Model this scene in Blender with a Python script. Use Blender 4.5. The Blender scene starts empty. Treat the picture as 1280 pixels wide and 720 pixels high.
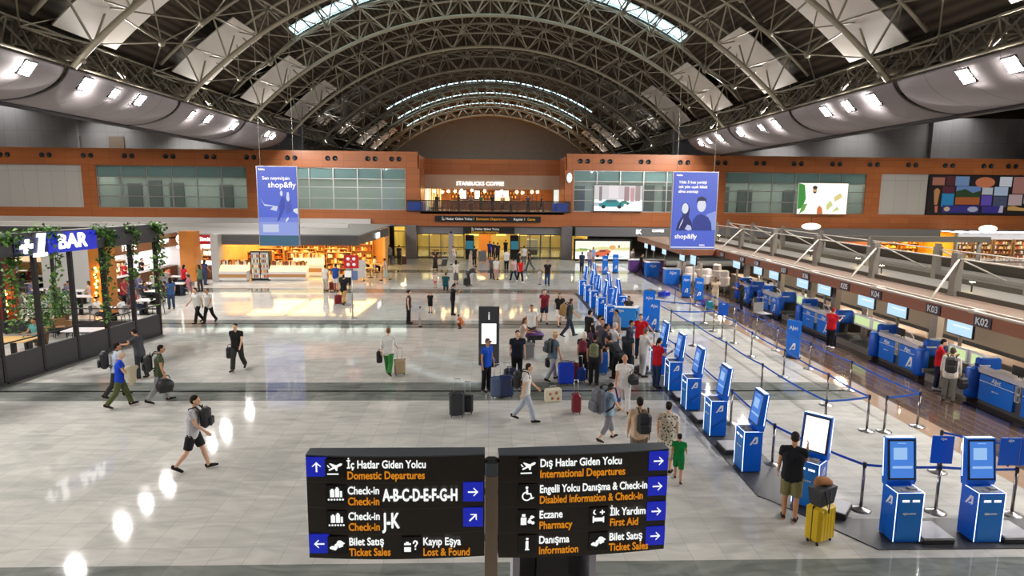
import bpy, bmesh, math, random
from mathutils import Vector, Matrix
random.seed(7)
S = bpy.context.scene
COL = S.collection
PI = math.pi
R = math.radians
# ---------------------------------------------------------------- camera
CAMZ = 6.3
F_PX = 800.0
psi, th, rho = R(2.066), R(8.371), R(.57)
Fv = Vector((math.sin(psi)*math.cos(th), math.cos(psi)*math.cos(th), -math.sin(th)))
R0 = Vector((math.cos(psi), -math.sin(psi), 0)); U0 = R0.cross(Fv)
Rv = math.cos(rho)*R0 + math.sin(rho)*U0
Uv = -math.sin(rho)*R0 + math.cos(rho)*U0
cd = bpy.data.cameras.new('camera'); cam = bpy.data.objects.new('camera', cd); COL.objects.link(cam)
cd.sensor_width = 36; cd.lens = 36*F_PX/1280; cd.clip_end = 400; cd.clip_start = .1
M = Matrix((Rv, Uv, -Fv)).transposed().to_4x4(); M.translation = Vector((0, 0, CAMZ)); cam.matrix_world = M
S.camera = cam
def ray(px, py): return Fv + (px-640)/F_PX*Rv - (py-360)/F_PX*Uv
def at(px, py, z=0.0):
    d = ray(px, py); t = (z-CAMZ)/d.z; return Vector((0, 0, CAMZ)) + t*d
def aty(px, py, Y):
    d = ray(px, py); t = Y/d.y; return Vector((0, 0, CAMZ)) + t*d
# ---------------------------------------------------------------- world, exposure
W = bpy.data.worlds.new('sky'); S.world = W; W.use_nodes = True
W.node_tree.nodes['Background'].inputs[0].default_value = (.80, .95, .97, 1)
W.node_tree.nodes['Background'].inputs[1].default_value = 6.5
S.view_settings.view_transform = 'Standard'; S.view_settings.look = 'None'
S.view_settings.exposure = -0.08; S.view_settings.gamma = 1; S.view_settings.use_curve_mapping = False
S.cycles.max_bounces = 6; S.cycles.diffuse_bounces = 3; S.cycles.glossy_bounces = 3
S.cycles.transmission_bounces = 4; S.cycles.transparent_max_bounces = 8
S.cycles.sample_clamp_indirect = 6; S.cycles.caustics_reflective = False; S.cycles.caustics_refractive = False
AISLE = 30.0  # lens radiance of the added aisle fill lamps
LAMP = 500.0       # soffit floodlight lens radiance
UP = 2000.0        # reflector floodlights on the soffit tops, watts each
# ---------------------------------------------------------------- materials
def lin(c):
    c = c/255.0
    return c/12.92 if c <= .04045 else ((c+.055)/1.055)**2.4
def rgb(r, g, b): return (lin(r), lin(g), lin(b), 1)
MATS = {}
def mat(name, col, rough=.5, metal=0, emit=None, es=0, noise=0, nscale=8, spec=.5, alpha=1, trans=0, coat=0):
    if name in MATS: return MATS[name]
    m = bpy.data.materials.new(name); m.use_nodes = True
    nt = m.node_tree; b = nt.nodes['Principled BSDF']
    c = rgb(*col)
    b.inputs['Base Color'].default_value = c
    b.inputs['Roughness'].default_value = rough; b.inputs['Metallic'].default_value = metal
    b.inputs['Specular IOR Level'].default_value = spec
    if coat: b.inputs['Coat Weight'].default_value = coat
    if emit is not None:
        b.inputs['Emission Color'].default_value = rgb(*emit); b.inputs['Emission Strength'].default_value = es
    if trans: b.inputs['Transmission Weight'].default_value = trans
    if alpha < 1: b.inputs['Alpha'].default_value = alpha
    if noise:
        tc = nt.nodes.new('ShaderNodeTexCoord'); n = nt.nodes.new('ShaderNodeTexNoise'); n.inputs['Scale'].default_value = nscale
        n.inputs['Detail'].default_value = 4
        nt.links.new(tc.outputs['Object'], n.inputs['Vector'])
        mx = nt.nodes.new('ShaderNodeMix'); mx.data_type = 'RGBA'
        mx.inputs[6].default_value = tuple(x*(1-noise) for x in c[:3])+(1,)
        mx.inputs[7].default_value = tuple(min(1, x*(1+noise)) for x in c[:3])+(1,)
        nt.links.new(n.outputs['Fac'], mx.inputs[0]); nt.links.new(mx.outputs[2], b.inputs['Base Color'])
    MATS[name] = m
    return m
def emat(name, col, s):      # a lamp, screen or backlit surface
    return mat(name, (20, 20, 20), .4, emit=col, es=s)
def node(nt, t, **k):
    n = nt.nodes.new(t)
    for a, v in k.items(): setattr(n, a, v)
    return n
def math_n(nt, op, a, b=None, c=None):
    n = nt.nodes.new('ShaderNodeMath'); n.operation = op
    for i, v in enumerate((a, b, c)):
        if v is None: continue
        if isinstance(v, (int, float)): n.inputs[i].default_value = v
        else: nt.links.new(v, n.inputs[i])
    return n.outputs[0]
def mixc(nt, f, a, b):
    n = nt.nodes.new('ShaderNodeMix'); n.data_type = 'RGBA'
    if isinstance(f, (int, float)): n.inputs[0].default_value = f
    else: nt.links.new(f, n.inputs[0])
    for i, v in ((6, a), (7, b)):
        if isinstance(v, tuple): n.inputs[i].default_value = v
        else: nt.links.new(v, n.inputs[i])
    return n.outputs[2]
# ---------------------------------------------------------------- mesh helpers
class MB:
    def __init__(s): s.v = []; s.f = []; s.m = []; s.sm = []
    def add(s, vs, fs, mi=0, smooth=False):
        o = len(s.v); s.v += [tuple(v) for v in vs]
        for f in fs: s.f.append(tuple(i+o for i in f)); s.m.append(mi); s.sm.append(smooth)
        return s
    def box(s, x0, x1, y0, y1, z0, z1, mi=0):
        v = [(x, y, z) for z in (z0, z1) for y in (y0, y1) for x in (x0, x1)]
        return s.add(v, [(0, 2, 3, 1), (4, 5, 7, 6), (0, 1, 5, 4), (2, 6, 7, 3), (0, 4, 6, 2), (1, 3, 7, 5)], mi)
    def cbox(s, x0, x1, y0, y1, z0, z1, c, mi=0):    # box with chamfered vertical edges and top
        p = [(x0+c, y0), (x1-c, y0), (x1, y0+c), (x1, y1-c), (x1-c, y1), (x0+c, y1), (x0, y1-c), (x0, y0+c)]
        cx, cy = (x0+x1)/2, (y0+y1)/2; kx = (x1-x0-2*c)/(x1-x0); ky = (y1-y0-2*c)/(y1-y0)
        q = [(cx+(a-cx)*kx, cy+(b-cy)*ky) for a, b in p]
        v = [(a, b, z0+c) for a, b in p]+[(a, b, z1-c) for a, b in p]+[(a, b, z1) for a, b in q]+[(a, b, z0) for a, b in q]
        f = [tuple(range(16, 24)), tuple(range(31, 23, -1))]
        for i in range(8):
            j = (i+1) % 8
            f += [(i, j, 8+j, 8+i), (8+i, 8+j, 16+j, 16+i), (24+i, 24+j, j, i)]
        return s.add(v, f, mi)
    def bar(s, p, q, r, n=4, mi=0, r2=None, cap=True, smooth=None):
        p, q = Vector(p), Vector(q); d = q-p
        if d.length < 1e-6: return s
        d.normalize(); a = d.orthogonal() if abs(d.z) > .98 else d.cross(Vector((0, 0, 1)))
        a.normalize(); b = d.cross(a); r2 = r if r2 is None else r2
        vs = []
        for c, rr in ((p, r), (q, r2)):
            for i in range(n):
                t = 2*PI*(i+.5)/n; vs.append(c + rr*(math.cos(t)*a+math.sin(t)*b))
        fs = [(i, (i+1) % n, n+(i+1) % n, n+i) for i in range(n)]
        if cap: fs += [tuple(range(n-1, -1, -1)), tuple(range(n, 2*n))]
        return s.add(vs, fs, mi, n > 5 if smooth is None else smooth)
    def path(s, pts, r, n=6, mi=0):
        for a, b in zip(pts, pts[1:]): s.bar(a, b, r, n, mi)
        return s
    def tube(s, pts, rad, n=8, mi=0, cap=True):      # continuous tube through points, radius list or number
        pts = [Vector(p) for p in pts]; k = len(pts)
        rs = rad if isinstance(rad, (list, tuple)) else [rad]*k
        vs = []; up = None
        for i, p in enumerate(pts):
            d = (pts[min(i+1, k-1)]-pts[max(i-1, 0)]).normalized()
            if up is None: up = d.orthogonal().normalized()
            up = (up-d*up.dot(d)).normalized(); b = d.cross(up)
            for j in range(n):
                t = 2*PI*j/n; vs.append(p+rs[i]*(math.cos(t)*up+math.sin(t)*b))
        fs = [(i*n+j, i*n+(j+1) % n, (i+1)*n+(j+1) % n, (i+1)*n+j) for i in range(k-1) for j in range(n)]
        if cap: fs += [tuple(range(n-1, -1, -1)), tuple(range((k-1)*n, k*n))]
        return s.add(vs, fs, mi, True)
    def lathe(s, prof, c=(0, 0, 0), n=16, mi=0):     # profile of (radius, z)
        vs = []; k = len(prof)
        for r, z in prof:
            for j in range(n):
                t = 2*PI*j/n; vs.append((c[0]+r*math.cos(t), c[1]+r*math.sin(t), c[2]+z))
        fs = [(i*n+j, i*n+(j+1) % n, (i+1)*n+(j+1) % n, (i+1)*n+j) for i in range(k-1) for j in range(n)]
        fs += [tuple(range(n-1, -1, -1)), tuple(range((k-1)*n, k*n))]
        return s.add(vs, fs, mi, True)
    def prism(s, poly, w0, w1, axis='y', mi=0):      # polygon extruded along an axis
        def P(a, b, w): return {'y': (a, w, b), 'x': (w, a, b), 'z': (a, b, w)}[axis]
        n = len(poly)
        vs = [P(a, b, w0) for a, b in poly]+[P(a, b, w1) for a, b in poly]
        fs = [tuple(range(n)), tuple(range(2*n-1, n-1, -1))]+[(i, i+n, (i+1) % n+n, (i+1) % n) for i in range(n)]
        return s.add(vs, fs, mi)
    def ball(s, c, rx, ry=None, rz=None, nu=12, nv=8, mi=0):
        ry = rx if ry is None else ry; rz = rx if rz is None else rz
        vs = [(c[0], c[1], c[2]-rz)]
        for i in range(1, nv):
            a = -PI/2+PI*i/nv
            for j in range(nu):
                t = 2*PI*j/nu; vs.append((c[0]+rx*math.cos(a)*math.cos(t), c[1]+ry*math.cos(a)*math.sin(t), c[2]+rz*math.sin(a)))
        vs.append((c[0], c[1], c[2]+rz)); L = len(vs)-1
        fs = [(0, 1+(j+1) % nu, 1+j) for j in range(nu)]
        for i in range(nv-2):
            for j in range(nu):
                fs.append((1+i*nu+j, 1+i*nu+(j+1) % nu, 1+(i+1)*nu+(j+1) % nu, 1+(i+1)*nu+j))
        fs += [(1+(nv-2)*nu+j, 1+(nv-2)*nu+(j+1) % nu, L) for j in range(nu)]
        return s.add(vs, fs, mi, True)
    def quad(s, a, b, c, d, mi=0): return s.add([a, b, c, d], [(0, 1, 2, 3)], mi)
    def xf(s, Mx):
        s.v = [tuple(Mx @ Vector(v)) for v in s.v]; return s
    def mesh(s, name, mats):
        me = bpy.data.meshes.new(name); me.from_pydata(s.v, [], s.f)
        for m in (mats if isinstance(mats, (list, tuple)) else [mats]): me.materials.append(m)
        me.polygons.foreach_set('material_index', s.m); me.polygons.foreach_set('use_smooth', s.sm)
        me.update()
        bm = bmesh.new(); bm.from_mesh(me); bmesh.ops.recalc_face_normals(bm, faces=bm.faces); bm.to_mesh(me); bm.free()
        return me
    def build(s, name, mats, parent=None):
        return link(name, s.mesh(name, mats), parent)
def link(name, me, parent=None, loc=None, rz=0):
    o = bpy.data.objects.new(name, me); COL.objects.link(o)
    if parent is not None:
        o.parent = parent; KIDS.setdefault(parent.name, []).append(o)
    if loc is not None: o.location = loc
    if rz: o.rotation_euler.z = rz
    return o
KIDS = {}
def tag(o, label=None, cat=None, group=None, kind=None):
    if label: o['label'] = label
    if cat: o['category'] = cat
    if group: o['group'] = group
    if kind: o['kind'] = kind
    return o
def thing(name, label, cat, loc=(0, 0, 0), rz=0, group=None):
    o = bpy.data.objects.new(name, None); COL.objects.link(o); o.location = loc; o.rotation_euler = (0, 0, rz)
    o.empty_display_size = .1
    return tag(o, label, cat, group)
def struct(name, mb, m): return tag(mb.build(name, m), kind='structure')
def copy_tree(o, label=None, loc=None, rz=None, group=None, parent=None):
    c = o.copy(); COL.objects.link(c)
    if parent is not None:
        c.parent = parent; KIDS.setdefault(parent.name, []).append(c)
    if label: c['label'] = label
    if group: c['group'] = group
    if loc is not None: c.location = loc
    if rz is not None: c.rotation_euler.z = rz
    for ch in kids(o): copy_tree(ch, parent=c)
    return c
def kids(o): return list(KIDS.get(o.name, []))
ORD = ['first', 'second', 'third', 'fourth', 'fifth', 'sixth', 'seventh', 'eighth', 'ninth', 'tenth', 'eleventh', 'twelfth', 'thirteenth', 'fourteenth', 'fifteenth', 'sixteenth', 'seventeenth', 'eighteenth', 'nineteenth', 'twentieth']
# lettering: text turned into a mesh lying in its local XZ plane, facing -Y
TXT = {}
def text(s, size, m, parent, loc, rz=0, depth=.01, bold=0, align='CENTER', name='lettering', sx=1, shear=0, tilt=0):
    k = (s, size, bold, align, m.name, depth, sx, shear)
    if k not in TXT:
        cu = bpy.data.curves.new('txt', 'FONT'); cu.body = s; cu.size = size; cu.extrude = depth/2
        cu.align_x = align; cu.align_y = 'CENTER'; cu.resolution_u = 3; cu.shear = shear
        o = bpy.data.objects.new('txt', cu); COL.objects.link(o)
        dg = bpy.context.evaluated_depsgraph_get(); me = bpy.data.meshes.new_from_object(o.evaluated_get(dg))
        bpy.data.objects.remove(o); bpy.data.curves.remove(cu)
        
        if bold:      # heavier strokes: the outline laid over itself with small shifts
            b2 = bmesh.new(); q = bold*.8/max(sx, .01)
            for dx, dy, dz in ((-q, 0, 0), (q, 0, .0004), (0, bold*.8, .0008), (0, -bold*.8, .0012)):
                m2 = me.copy(); m2.transform(Matrix.Translation((dx, dy, dz))); b2.from_mesh(m2); bpy.data.meshes.remove(m2)
            b2.to_mesh(me); b2.free()
        me.transform(Matrix.Rotation(PI/2, 4, 'X') @ Matrix.Scale(sx, 4, (1, 0, 0))); me.materials.clear(); me.materials.append(m); me.name = name
        TXT[k] = me
    o = link(name, TXT[k], parent, loc); o.rotation_euler = (tilt, 0, rz)
    return o
# ================================================================ SETTING
BAY = 10.65; Y0 = 19.95
YK = [Y0+BAY*k for k in range(-2, 11)]
WALLY = 63.0
def floor_mat():
    m = bpy.data.materials.new('marble_floor'); m.use_nodes = True; nt = m.node_tree; b = nt.nodes['Principled BSDF']; L = nt.links.new
    tc = node(nt, 'ShaderNodeTexCoord'); sp = node(nt, 'ShaderNodeSeparateXYZ'); L(tc.outputs['Object'], sp.inputs[0])
    X, Y = sp.outputs[0], sp.outputs[1]
    br = node(nt, 'ShaderNodeTexBrick'); br.offset = 0.0; br.squash = 1
    mp = node(nt, 'ShaderNodeMapping'); L(tc.outputs['Object'], mp.inputs[0]); L(mp.outputs[0], br.inputs['Vector'])
    br.inputs['Scale'].default_value = 1; br.inputs['Brick Width'].default_value = .6; br.inputs['Row Height'].default_value = .9
    br.inputs['Mortar Size'].default_value = .006; br.inputs['Color1'].default_value = (0, 0, 0, 1); br.inputs['Color2'].default_value = (1, 1, 1, 1); br.inputs['Mortar'].default_value = (.3, .3, .3, 1)
    n1 = node(nt, 'ShaderNodeTexNoise'); n1.inputs['Scale'].default_value = 1.6; n1.inputs['Detail'].default_value = 7; n1.inputs['Distortion'].default_value = 1.5
    mp2 = node(nt, 'ShaderNodeMapping'); mp2.inputs['Scale'].default_value = (.5, 1.6, 1); L(tc.outputs['Object'], mp2.inputs[0]); L(mp2.outputs[0], n1.inputs['Vector'])
    n2 = node(nt, 'ShaderNodeTexNoise'); n2.inputs['Scale'].default_value = .35; n2.inputs['Detail'].default_value = 2; L(tc.outputs['Object'], n2.inputs['Vector'])
    f = math_n(nt, 'ADD', math_n(nt, 'MULTIPLY', n1.outputs['Fac'], .75), math_n(nt, 'MULTIPLY', br.outputs['Color'], .14))
    f = math_n(nt, 'ADD', f, math_n(nt, 'MULTIPLY', n2.outputs['Fac'], .25))
    cr = node(nt, 'ShaderNodeValToRGB'); L(f, cr.inputs[0])
    cr.color_ramp.elements[0].position = .26; cr.color_ramp.elements[0].color = rgb(170, 170, 166)
    cr.color_ramp.elements[1].position = .72; cr.color_ramp.elements[1].color = rgb(212, 210, 204)
    marble = mixc(nt, math_n(nt, 'MULTIPLY', br.outputs['Fac'], .45), cr.outputs[0], rgb(150, 150, 146))
    cg = node(nt, 'ShaderNodeValToRGB'); L(f, cg.inputs[0])
    cg.color_ramp.elements[0].position = .3; cg.color_ramp.elements[0].color = rgb(92, 98, 94)
    cg.color_ramp.elements[1].position = .8; cg.color_ramp.elements[1].color = rgb(150, 154, 149)
    dy = math_n(nt, 'ABSOLUTE', math_n(nt, 'SUBTRACT', math_n(nt, 'MODULO', math_n(nt, 'SUBTRACT', math_n(nt, 'ADD', Y, BAY*4.5), Y0), BAY), BAY*.5))
    stripe = math_n(nt, 'LESS_THAN', dy, .95); groove = math_n(nt, 'LESS_THAN', dy, .07)
    c = mixc(nt, stripe, marble, cg.outputs[0]); c = mixc(nt, groove, c, rgb(38, 38, 36))
    # timber floor in front of and behind the desks
    n3 = node(nt, 'ShaderNodeTexNoise'); n3.inputs['Scale'].default_value = 2; n3.inputs['Detail'].default_value = 5
    mp3 = node(nt, 'ShaderNodeMapping'); mp3.inputs['Scale'].default_value = (6, .35, 1); L(tc.outputs['Object'], mp3.inputs[0]); L(mp3.outputs[0], n3.inputs['Vector'])
    wood = mixc(nt, n3.outputs['Fac'], rgb(58, 46, 42), rgb(104, 86, 76))
    xs = math_n(nt, 'LESS_THAN', math_n(nt, 'MODULO', X, .3), .012)
    wood = mixc(nt, math_n(nt, 'MULTIPLY', xs, .7), wood, rgb(150, 135, 122))
    edge = mixc(nt, n3.outputs['Fac'], rgb(142, 118, 100), rgb(186, 162, 142))
    inx = math_n(nt, 'MULTIPLY', math_n(nt, 'GREATER_THAN', X, 11.75), math_n(nt, 'LESS_THAN', X, 26.0))
    iny = math_n(nt, 'LESS_THAN', Y, 57.0)
    c = mixc(nt, math_n(nt, 'MULTIPLY', inx, iny), c, mixc(nt, math_n(nt, 'GREATER_THAN', X, 12.55), edge, wood))
    L(c, b.inputs['Base Color'])
    r = math_n(nt, 'ADD', math_n(nt, 'MULTIPLY', n1.outputs['Fac'], .05), .03); L(r, b.inputs['Roughness'])
    b.inputs['Specular IOR Level'].default_value = .22
    return m
def panel_mat(name, c1, c2, w, h, mortar, rough=.4, plane='XZ'):
    m = bpy.data.materials.new(name); m.use_nodes = True; nt = m.node_tree; b = nt.nodes['Principled BSDF']; L = nt.links.new
    tc = node(nt, 'ShaderNodeTexCoord'); sp = node(nt, 'ShaderNodeSeparateXYZ'); L(tc.outputs['Object'], sp.inputs[0])
    cb = node(nt, 'ShaderNodeCombineXYZ'); a = {'XZ': (0, 2), 'YZ': (1, 2), 'XY': (0, 1), 'YX': (1, 0)}[plane]
    L(sp.outputs[a[0]], cb.inputs[0]); L(sp.outputs[a[1]], cb.inputs[1])
    br = node(nt, 'ShaderNodeTexBrick'); br.offset = 0; L(cb.outputs[0], br.inputs['Vector']); br.inputs['Scale'].default_value = 1
    br.inputs['Brick Width'].default_value = w; br.inputs['Row Height'].default_value = h; br.inputs['Mortar Size'].default_value = mortar
    br.inputs['Color1'].default_value = rgb(*c1); br.inputs['Color2'].default_value = rgb(*c2)
    br.inputs['Mortar'].default_value = tuple(x*.45 for x in rgb(*c1)[:3])+(1,)
    L(br.outputs['Color'], b.inputs['Base Color']); b.inputs['Roughness'].default_value = rough
    return m
def deck_mat():   # ribbed dark roof deck
    m = bpy.data.materials.new('roof_deck'); m.use_nodes = True; nt = m.node_tree; b = nt.nodes['Principled BSDF']; L = nt.links.new
    tc = node(nt, 'ShaderNodeTexCoord'); w = node(nt, 'ShaderNodeTexWave'); w.bands_direction = 'X'; w.inputs['Scale'].default_value = .9; w.inputs['Distortion'].default_value = 0
    L(tc.outputs['Object'], w.inputs['Vector'])
    L(mixc(nt, w.outputs['Fac'], rgb(52, 45, 38), rgb(80, 70, 58)), b.inputs['Base Color']); b.inputs['Roughness'].default_value = .9; b.inputs['Specular IOR Level'].default_value = .15
    return m
m_orange = panel_mat('copper_cladding', (176, 104, 58), (164, 95, 52), 2.0, .62, .012, .38)
m_orange_s = panel_mat('copper_cladding_side', (174, 102, 58), (162, 94, 52), 1.5, .62, .012, .38, 'YZ')
m_greypanel = panel_mat('grey_wall_panels', (186, 184, 180), (180, 178, 175), 1.3, 4, .01, .5)
m_darkpanel = panel_mat('dark_grey_cladding', (110, 112, 116), (103, 105, 109), 1.2, 6, .012, .55)
m_conc = mat('warm_grey_plaster', (150, 142, 134), .7, noise=.12, nscale=1.2)
m_white = mat('white_paint', (225, 222, 218), .5)
m_slab = mat('pale_grey_soffit', (196, 192, 190), .5, noise=.05)
m_dark = mat('charcoal_metal', (52, 51, 54), .42, .3)
m_black = mat('black_paint', (22, 22, 24), .4)
m_steel = mat('olive_grey_steel', (150, 142, 124), .45, .1)
m_steel2 = mat('olive_grey_steel_dark', (122, 114, 98), .5, .1)
m_refl = mat('reflector_panel', (200, 194, 186), .45)
m_soffit = panel_mat('perforated_soffit', (146, 139, 141), (140, 133, 136), 2.1, 30, .02, .85, 'YX')
m_chrome = mat('brushed_steel', (176, 174, 172), .28, .9)
m_alu = mat('aluminium', (190, 188, 186), .35, .7)
def glass_mat(name, tint, a=.25, rough=.03):
    m = bpy.data.materials.new(name); m.use_nodes = True; nt = m.node_tree; L = nt.links.new
    nt.nodes.remove(nt.nodes['Principled BSDF']); out = nt.nodes['Material Output']
    t = node(nt, 'ShaderNodeBsdfTransparent'); t.inputs[0].default_value = rgb(*tint)
    g = node(nt, 'ShaderNodeBsdfGlossy'); g.inputs['Roughness'].default_value = rough; g.inputs[0].default_value = (.9, .95, .95, 1)
    d = node(nt, 'ShaderNodeBsdfDiffuse'); d.inputs[0].default_value = rgb(168, 174, 174)
    fr = node(nt, 'ShaderNodeLayerWeight'); fr.inputs[0].default_value = .5
    m1 = node(nt, 'ShaderNodeMixShader'); m1.inputs[0].default_value = a; L(t.outputs[0], m1.inputs[1]); L(d.outputs[0], m1.inputs[2])
    m2 = node(nt, 'ShaderNodeMixShader'); L(math_n(nt, 'ADD', math_n(nt, 'MULTIPLY', math_n(nt, 'POWER', fr.outputs['Facing'], 4.0), .8), .045), m2.inputs[0]); L(m1.outputs[0], m2.inputs[1]); L(g.outputs[0], m2.inputs[2])
    L(m2.outputs[0], out.inputs[0]); return m
m_glass = glass_mat('tinted_glass', (226, 238, 238), .10)
m_clear = glass_mat('clear_glass', (236, 242, 242), .02)
m_sky = glass_mat('skylight_glass', (240, 250, 252), .25)

b = MB(); b.quad((-62, -14, 0), (62, -14, 0), (62, 66, 0), (-62, 66, 0)); b.quad((-62, 66, 0), (62, 66, 0), (62, 84, 0), (-62, 84, 0))
struct('floor', b, floor_mat())
# ---- shell out of view
b = MB(); b.box(-62.3, -62, -14, 130, 0, 20); struct('wall_left', b, m_conc)
b = MB(); b.box(62, 62.3, -14, 130, 0, 20); struct('wall_right', b, m_conc)
b = MB(); b.box(-62, 62, -14.3, -14, 0, 30); struct('wall_back', b, m_conc)
# ---- vault roof deck, with skylight slots
RC = -5.7; RB = 25.6; RT = 27.25; RD = 27.75
def arc(Rr, a, y): return Vector((Rr*math.sin(a), y, RC+Rr*math.cos(a)))
AM = R(46)
SKY = [(48.4, 51.6), (92.6, 95.4), (103.6, 106.6), (115.0, 118.2)]; SA = R(31.8)
def deck(y0, y1, a0, a1, n=40):
    b = MB(); vs = []
    for i in range(n+1):
        a = a0+(a1-a0)*i/n; vs += [arc(RD, a, y0), arc(RD, a, y1), arc(RD+.25, a, y0), arc(RD+.25, a, y1)]
    fs = []
    for i in range(n):
        k = 4*i; fs += [(k, k+4, k+5, k+1), (k+2, k+3, k+7, k+6), (k, k+2, k+6, k+4), (k+1, k+5, k+7, k+3)]
    b.add(vs, fs, 0, True); return b
mdeck = deck_mat()
ys = [-14.0]+[v for s_ in SKY for v in s_]+[130.0]
b = MB()
for i in range(0, len(ys), 2):
    d = deck(ys[i], ys[i+1], -AM, AM); b.add(d.v, d.f, 0, True)
for y0, y1 in SKY:
    for a0, a1 in ((-AM, -SA), (SA, AM)):
        d = deck(y0, y1, a0, a1, 6); b.add(d.v, d.f, 0, True)
struct('ceiling', b, mdeck)
for k, (y0, y1) in enumerate(SKY):
    g = deck(y0, y1, -SA, SA, 30); o = struct('window_%d' % (k+1), g, m_sky)
    f = MB()
    for i in range(25):
        a = -SA+2*SA*i/24; f.bar(arc(RD-.02, a, y0), arc(RD-.02, a, y1), .05)
    for yy in (y0, y1):
        for i in range(24): f.bar(arc(RD-.02, -SA+2*SA*i/24, yy), arc(RD-.02, -SA+2*SA*(i+1)/24, yy), .07)
    f.build('window_frame', m_dark, o)
# side aisle roofs
b = MB()
xe = RD*math.sin(AM); ze = RC+RD*math.cos(AM)
for s_ in (-1, 1):
    b.quad((s_*(xe-.3), -14, ze), (s_*62, -14, 19.5), (s_*62, 130, 19.5), (s_*(xe-.3), 130, ze))
struct('ceiling_aisles', b, mdeck)
b = MB()   # end wall of the vault
n = 40; pts = [(-62, 0), (62, 0), (62, 19.5), ]+[(arc(RD, AM-2*AM*i/n, 0).x, arc(RD, AM-2*AM*i/n, 0).z) for i in range(n+1)]+[(-62, 19.5)]
b.prism(pts, 126.5, 127); struct('wall_end', b, m_conc)
# ---- arch trusses
def node_a(i, n): return -R(46.5)+R(93)*i/n
NB = 18
def truss():
    parts = {}
    b = MB(); n = 48
    b.tube([arc(RB, -R(47)+R(94)*i/n, 0) for i in range(n+1)], .14, 8); parts['bottom_chord'] = b
    tops = []
    for s_ in (-1.7, 1.7):
        t = MB(); t.tube([arc(RT, -R(45)+R(90)*i/n, s_) for i in range(n+1)], .11, 6); tops.append(t)
    parts['top_chord'] = tops
    w = MB()
    for i in range(NB):
        p = arc(RB, node_a(i+.5, NB), 0)
        for s_ in (-1.7, 1.7):
            for j in (i, i+1):
                w.bar(p, arc(RT, node_a(j, NB), s_), .055, 4)
        w.bar(arc(RT, node_a(i, NB), -1.7), arc(RT, node_a(i, NB), 1.7), .05, 4)
        w.bar(arc(RT, node_a(i, NB), -1.7), arc(RT, node_a(i+1, NB), 1.7), .04, 4)
    parts['web'] = w
    return parts
tr0 = None
names = ['nearest', 'second nearest', 'third nearest', 'fourth nearest', 'fifth nearest', 'sixth', 'seventh', 'eighth', 'ninth', 'farthest']
for k in range(9):
    y = Y0+BAY*(k+1)
    lab = 'curved grey steel lattice arch carrying the hall roof, %s counted from the viewer' % ORD[k]
    if tr0 is None:
        tr0 = thing('roof_truss', lab, 'roof truss', (0, y, 0), 0, 'steel arches of the hall roof')
        p = truss()
        p['bottom_chord'].build('bottom_chord', m_steel, tr0); p['web'].build('web', m_steel, tr0)
        for t in p['top_chord']: t.build('top_chord', m_steel, tr0)
    else: copy_tree(tr0, lab, (0, y, 0))
# bracing between arches: purlins, star nodes with crossing rods
br0 = MB()
for i in range(0, NB+1, 1):
    a = node_a(i, NB)
    br0.bar(arc(RD-.15, a, 1.7), arc(RD-.15, a, BAY-1.7), .06, 4)
for i in range(0, NB-1, 1):
    a, a2, am = node_a(i, NB), node_a(i+2, NB), node_a(i+1, NB)
    c = arc(RT-1.0-.5*(i % 2), am, BAY/2)
    for p in (arc(RT, a, 1.7), arc(RT, a2, 1.7), arc(RT, a, BAY-1.7), arc(RT, a2, BAY-1.7)): br0.bar(c, p, .045, 4)
    br0.bar(c, arc(RD-.2, am, BAY/2), .06, 4); br0.ball(c, .22, nu=6, nv=4)
    br0.bar(arc(RT, am, 1.7), c, .05, 4); br0.bar(arc(RT, am, BAY-1.7), c, .05, 4)
me = br0.mesh('ceiling_bracing', m_steel2)
for k in range(0, 10): tag(link('ceiling_bracing', me, loc=(0, Y0+BAY*k, 0)), kind='structure')
# reflector panels under the deck on both haunches
def reflector(s_):
    t = MB(); n = 8; a0, a1 = R(34.5), R(45.0); vs = []
    for i in range(n+1):
        a = s_*(a0+(a1-a0)*i/n)
        for r_ in (RT-.30, RT-.24):
            vs += [arc(r_, a, -.7), arc(r_, a, 4.1)]
    fs = []
    for i in range(n):
        k = 4*i; fs += [(k, k+4, k+5, k+1), (k+2, k+3, k+7, k+6), (k, k+2, k+6, k+4), (k+1, k+5, k+7, k+3)]
    fs += [(0, 1, 3, 2), (4*n, 4*n+2, 4*n+3, 4*n+1)]
    t.add(vs, fs); return t
for s_, side in ((-1, 'left'), (1, 'right')):
    me = reflector(s_).mesh('ceiling_reflector', m_refl)
    for k in (0, 1, 2, 3, 4, 7, 8):
        o = link('reflector_panel', me, loc=(0, Y0+BAY*k, 0))
        tag(o, 'pale rectangular reflector panel under the %s haunch of the %s steel arch' % (side, ORD[k-1] if k else 'overhead'), 'ceiling panel', 'pale panels along the %s roof haunch' % side)
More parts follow.
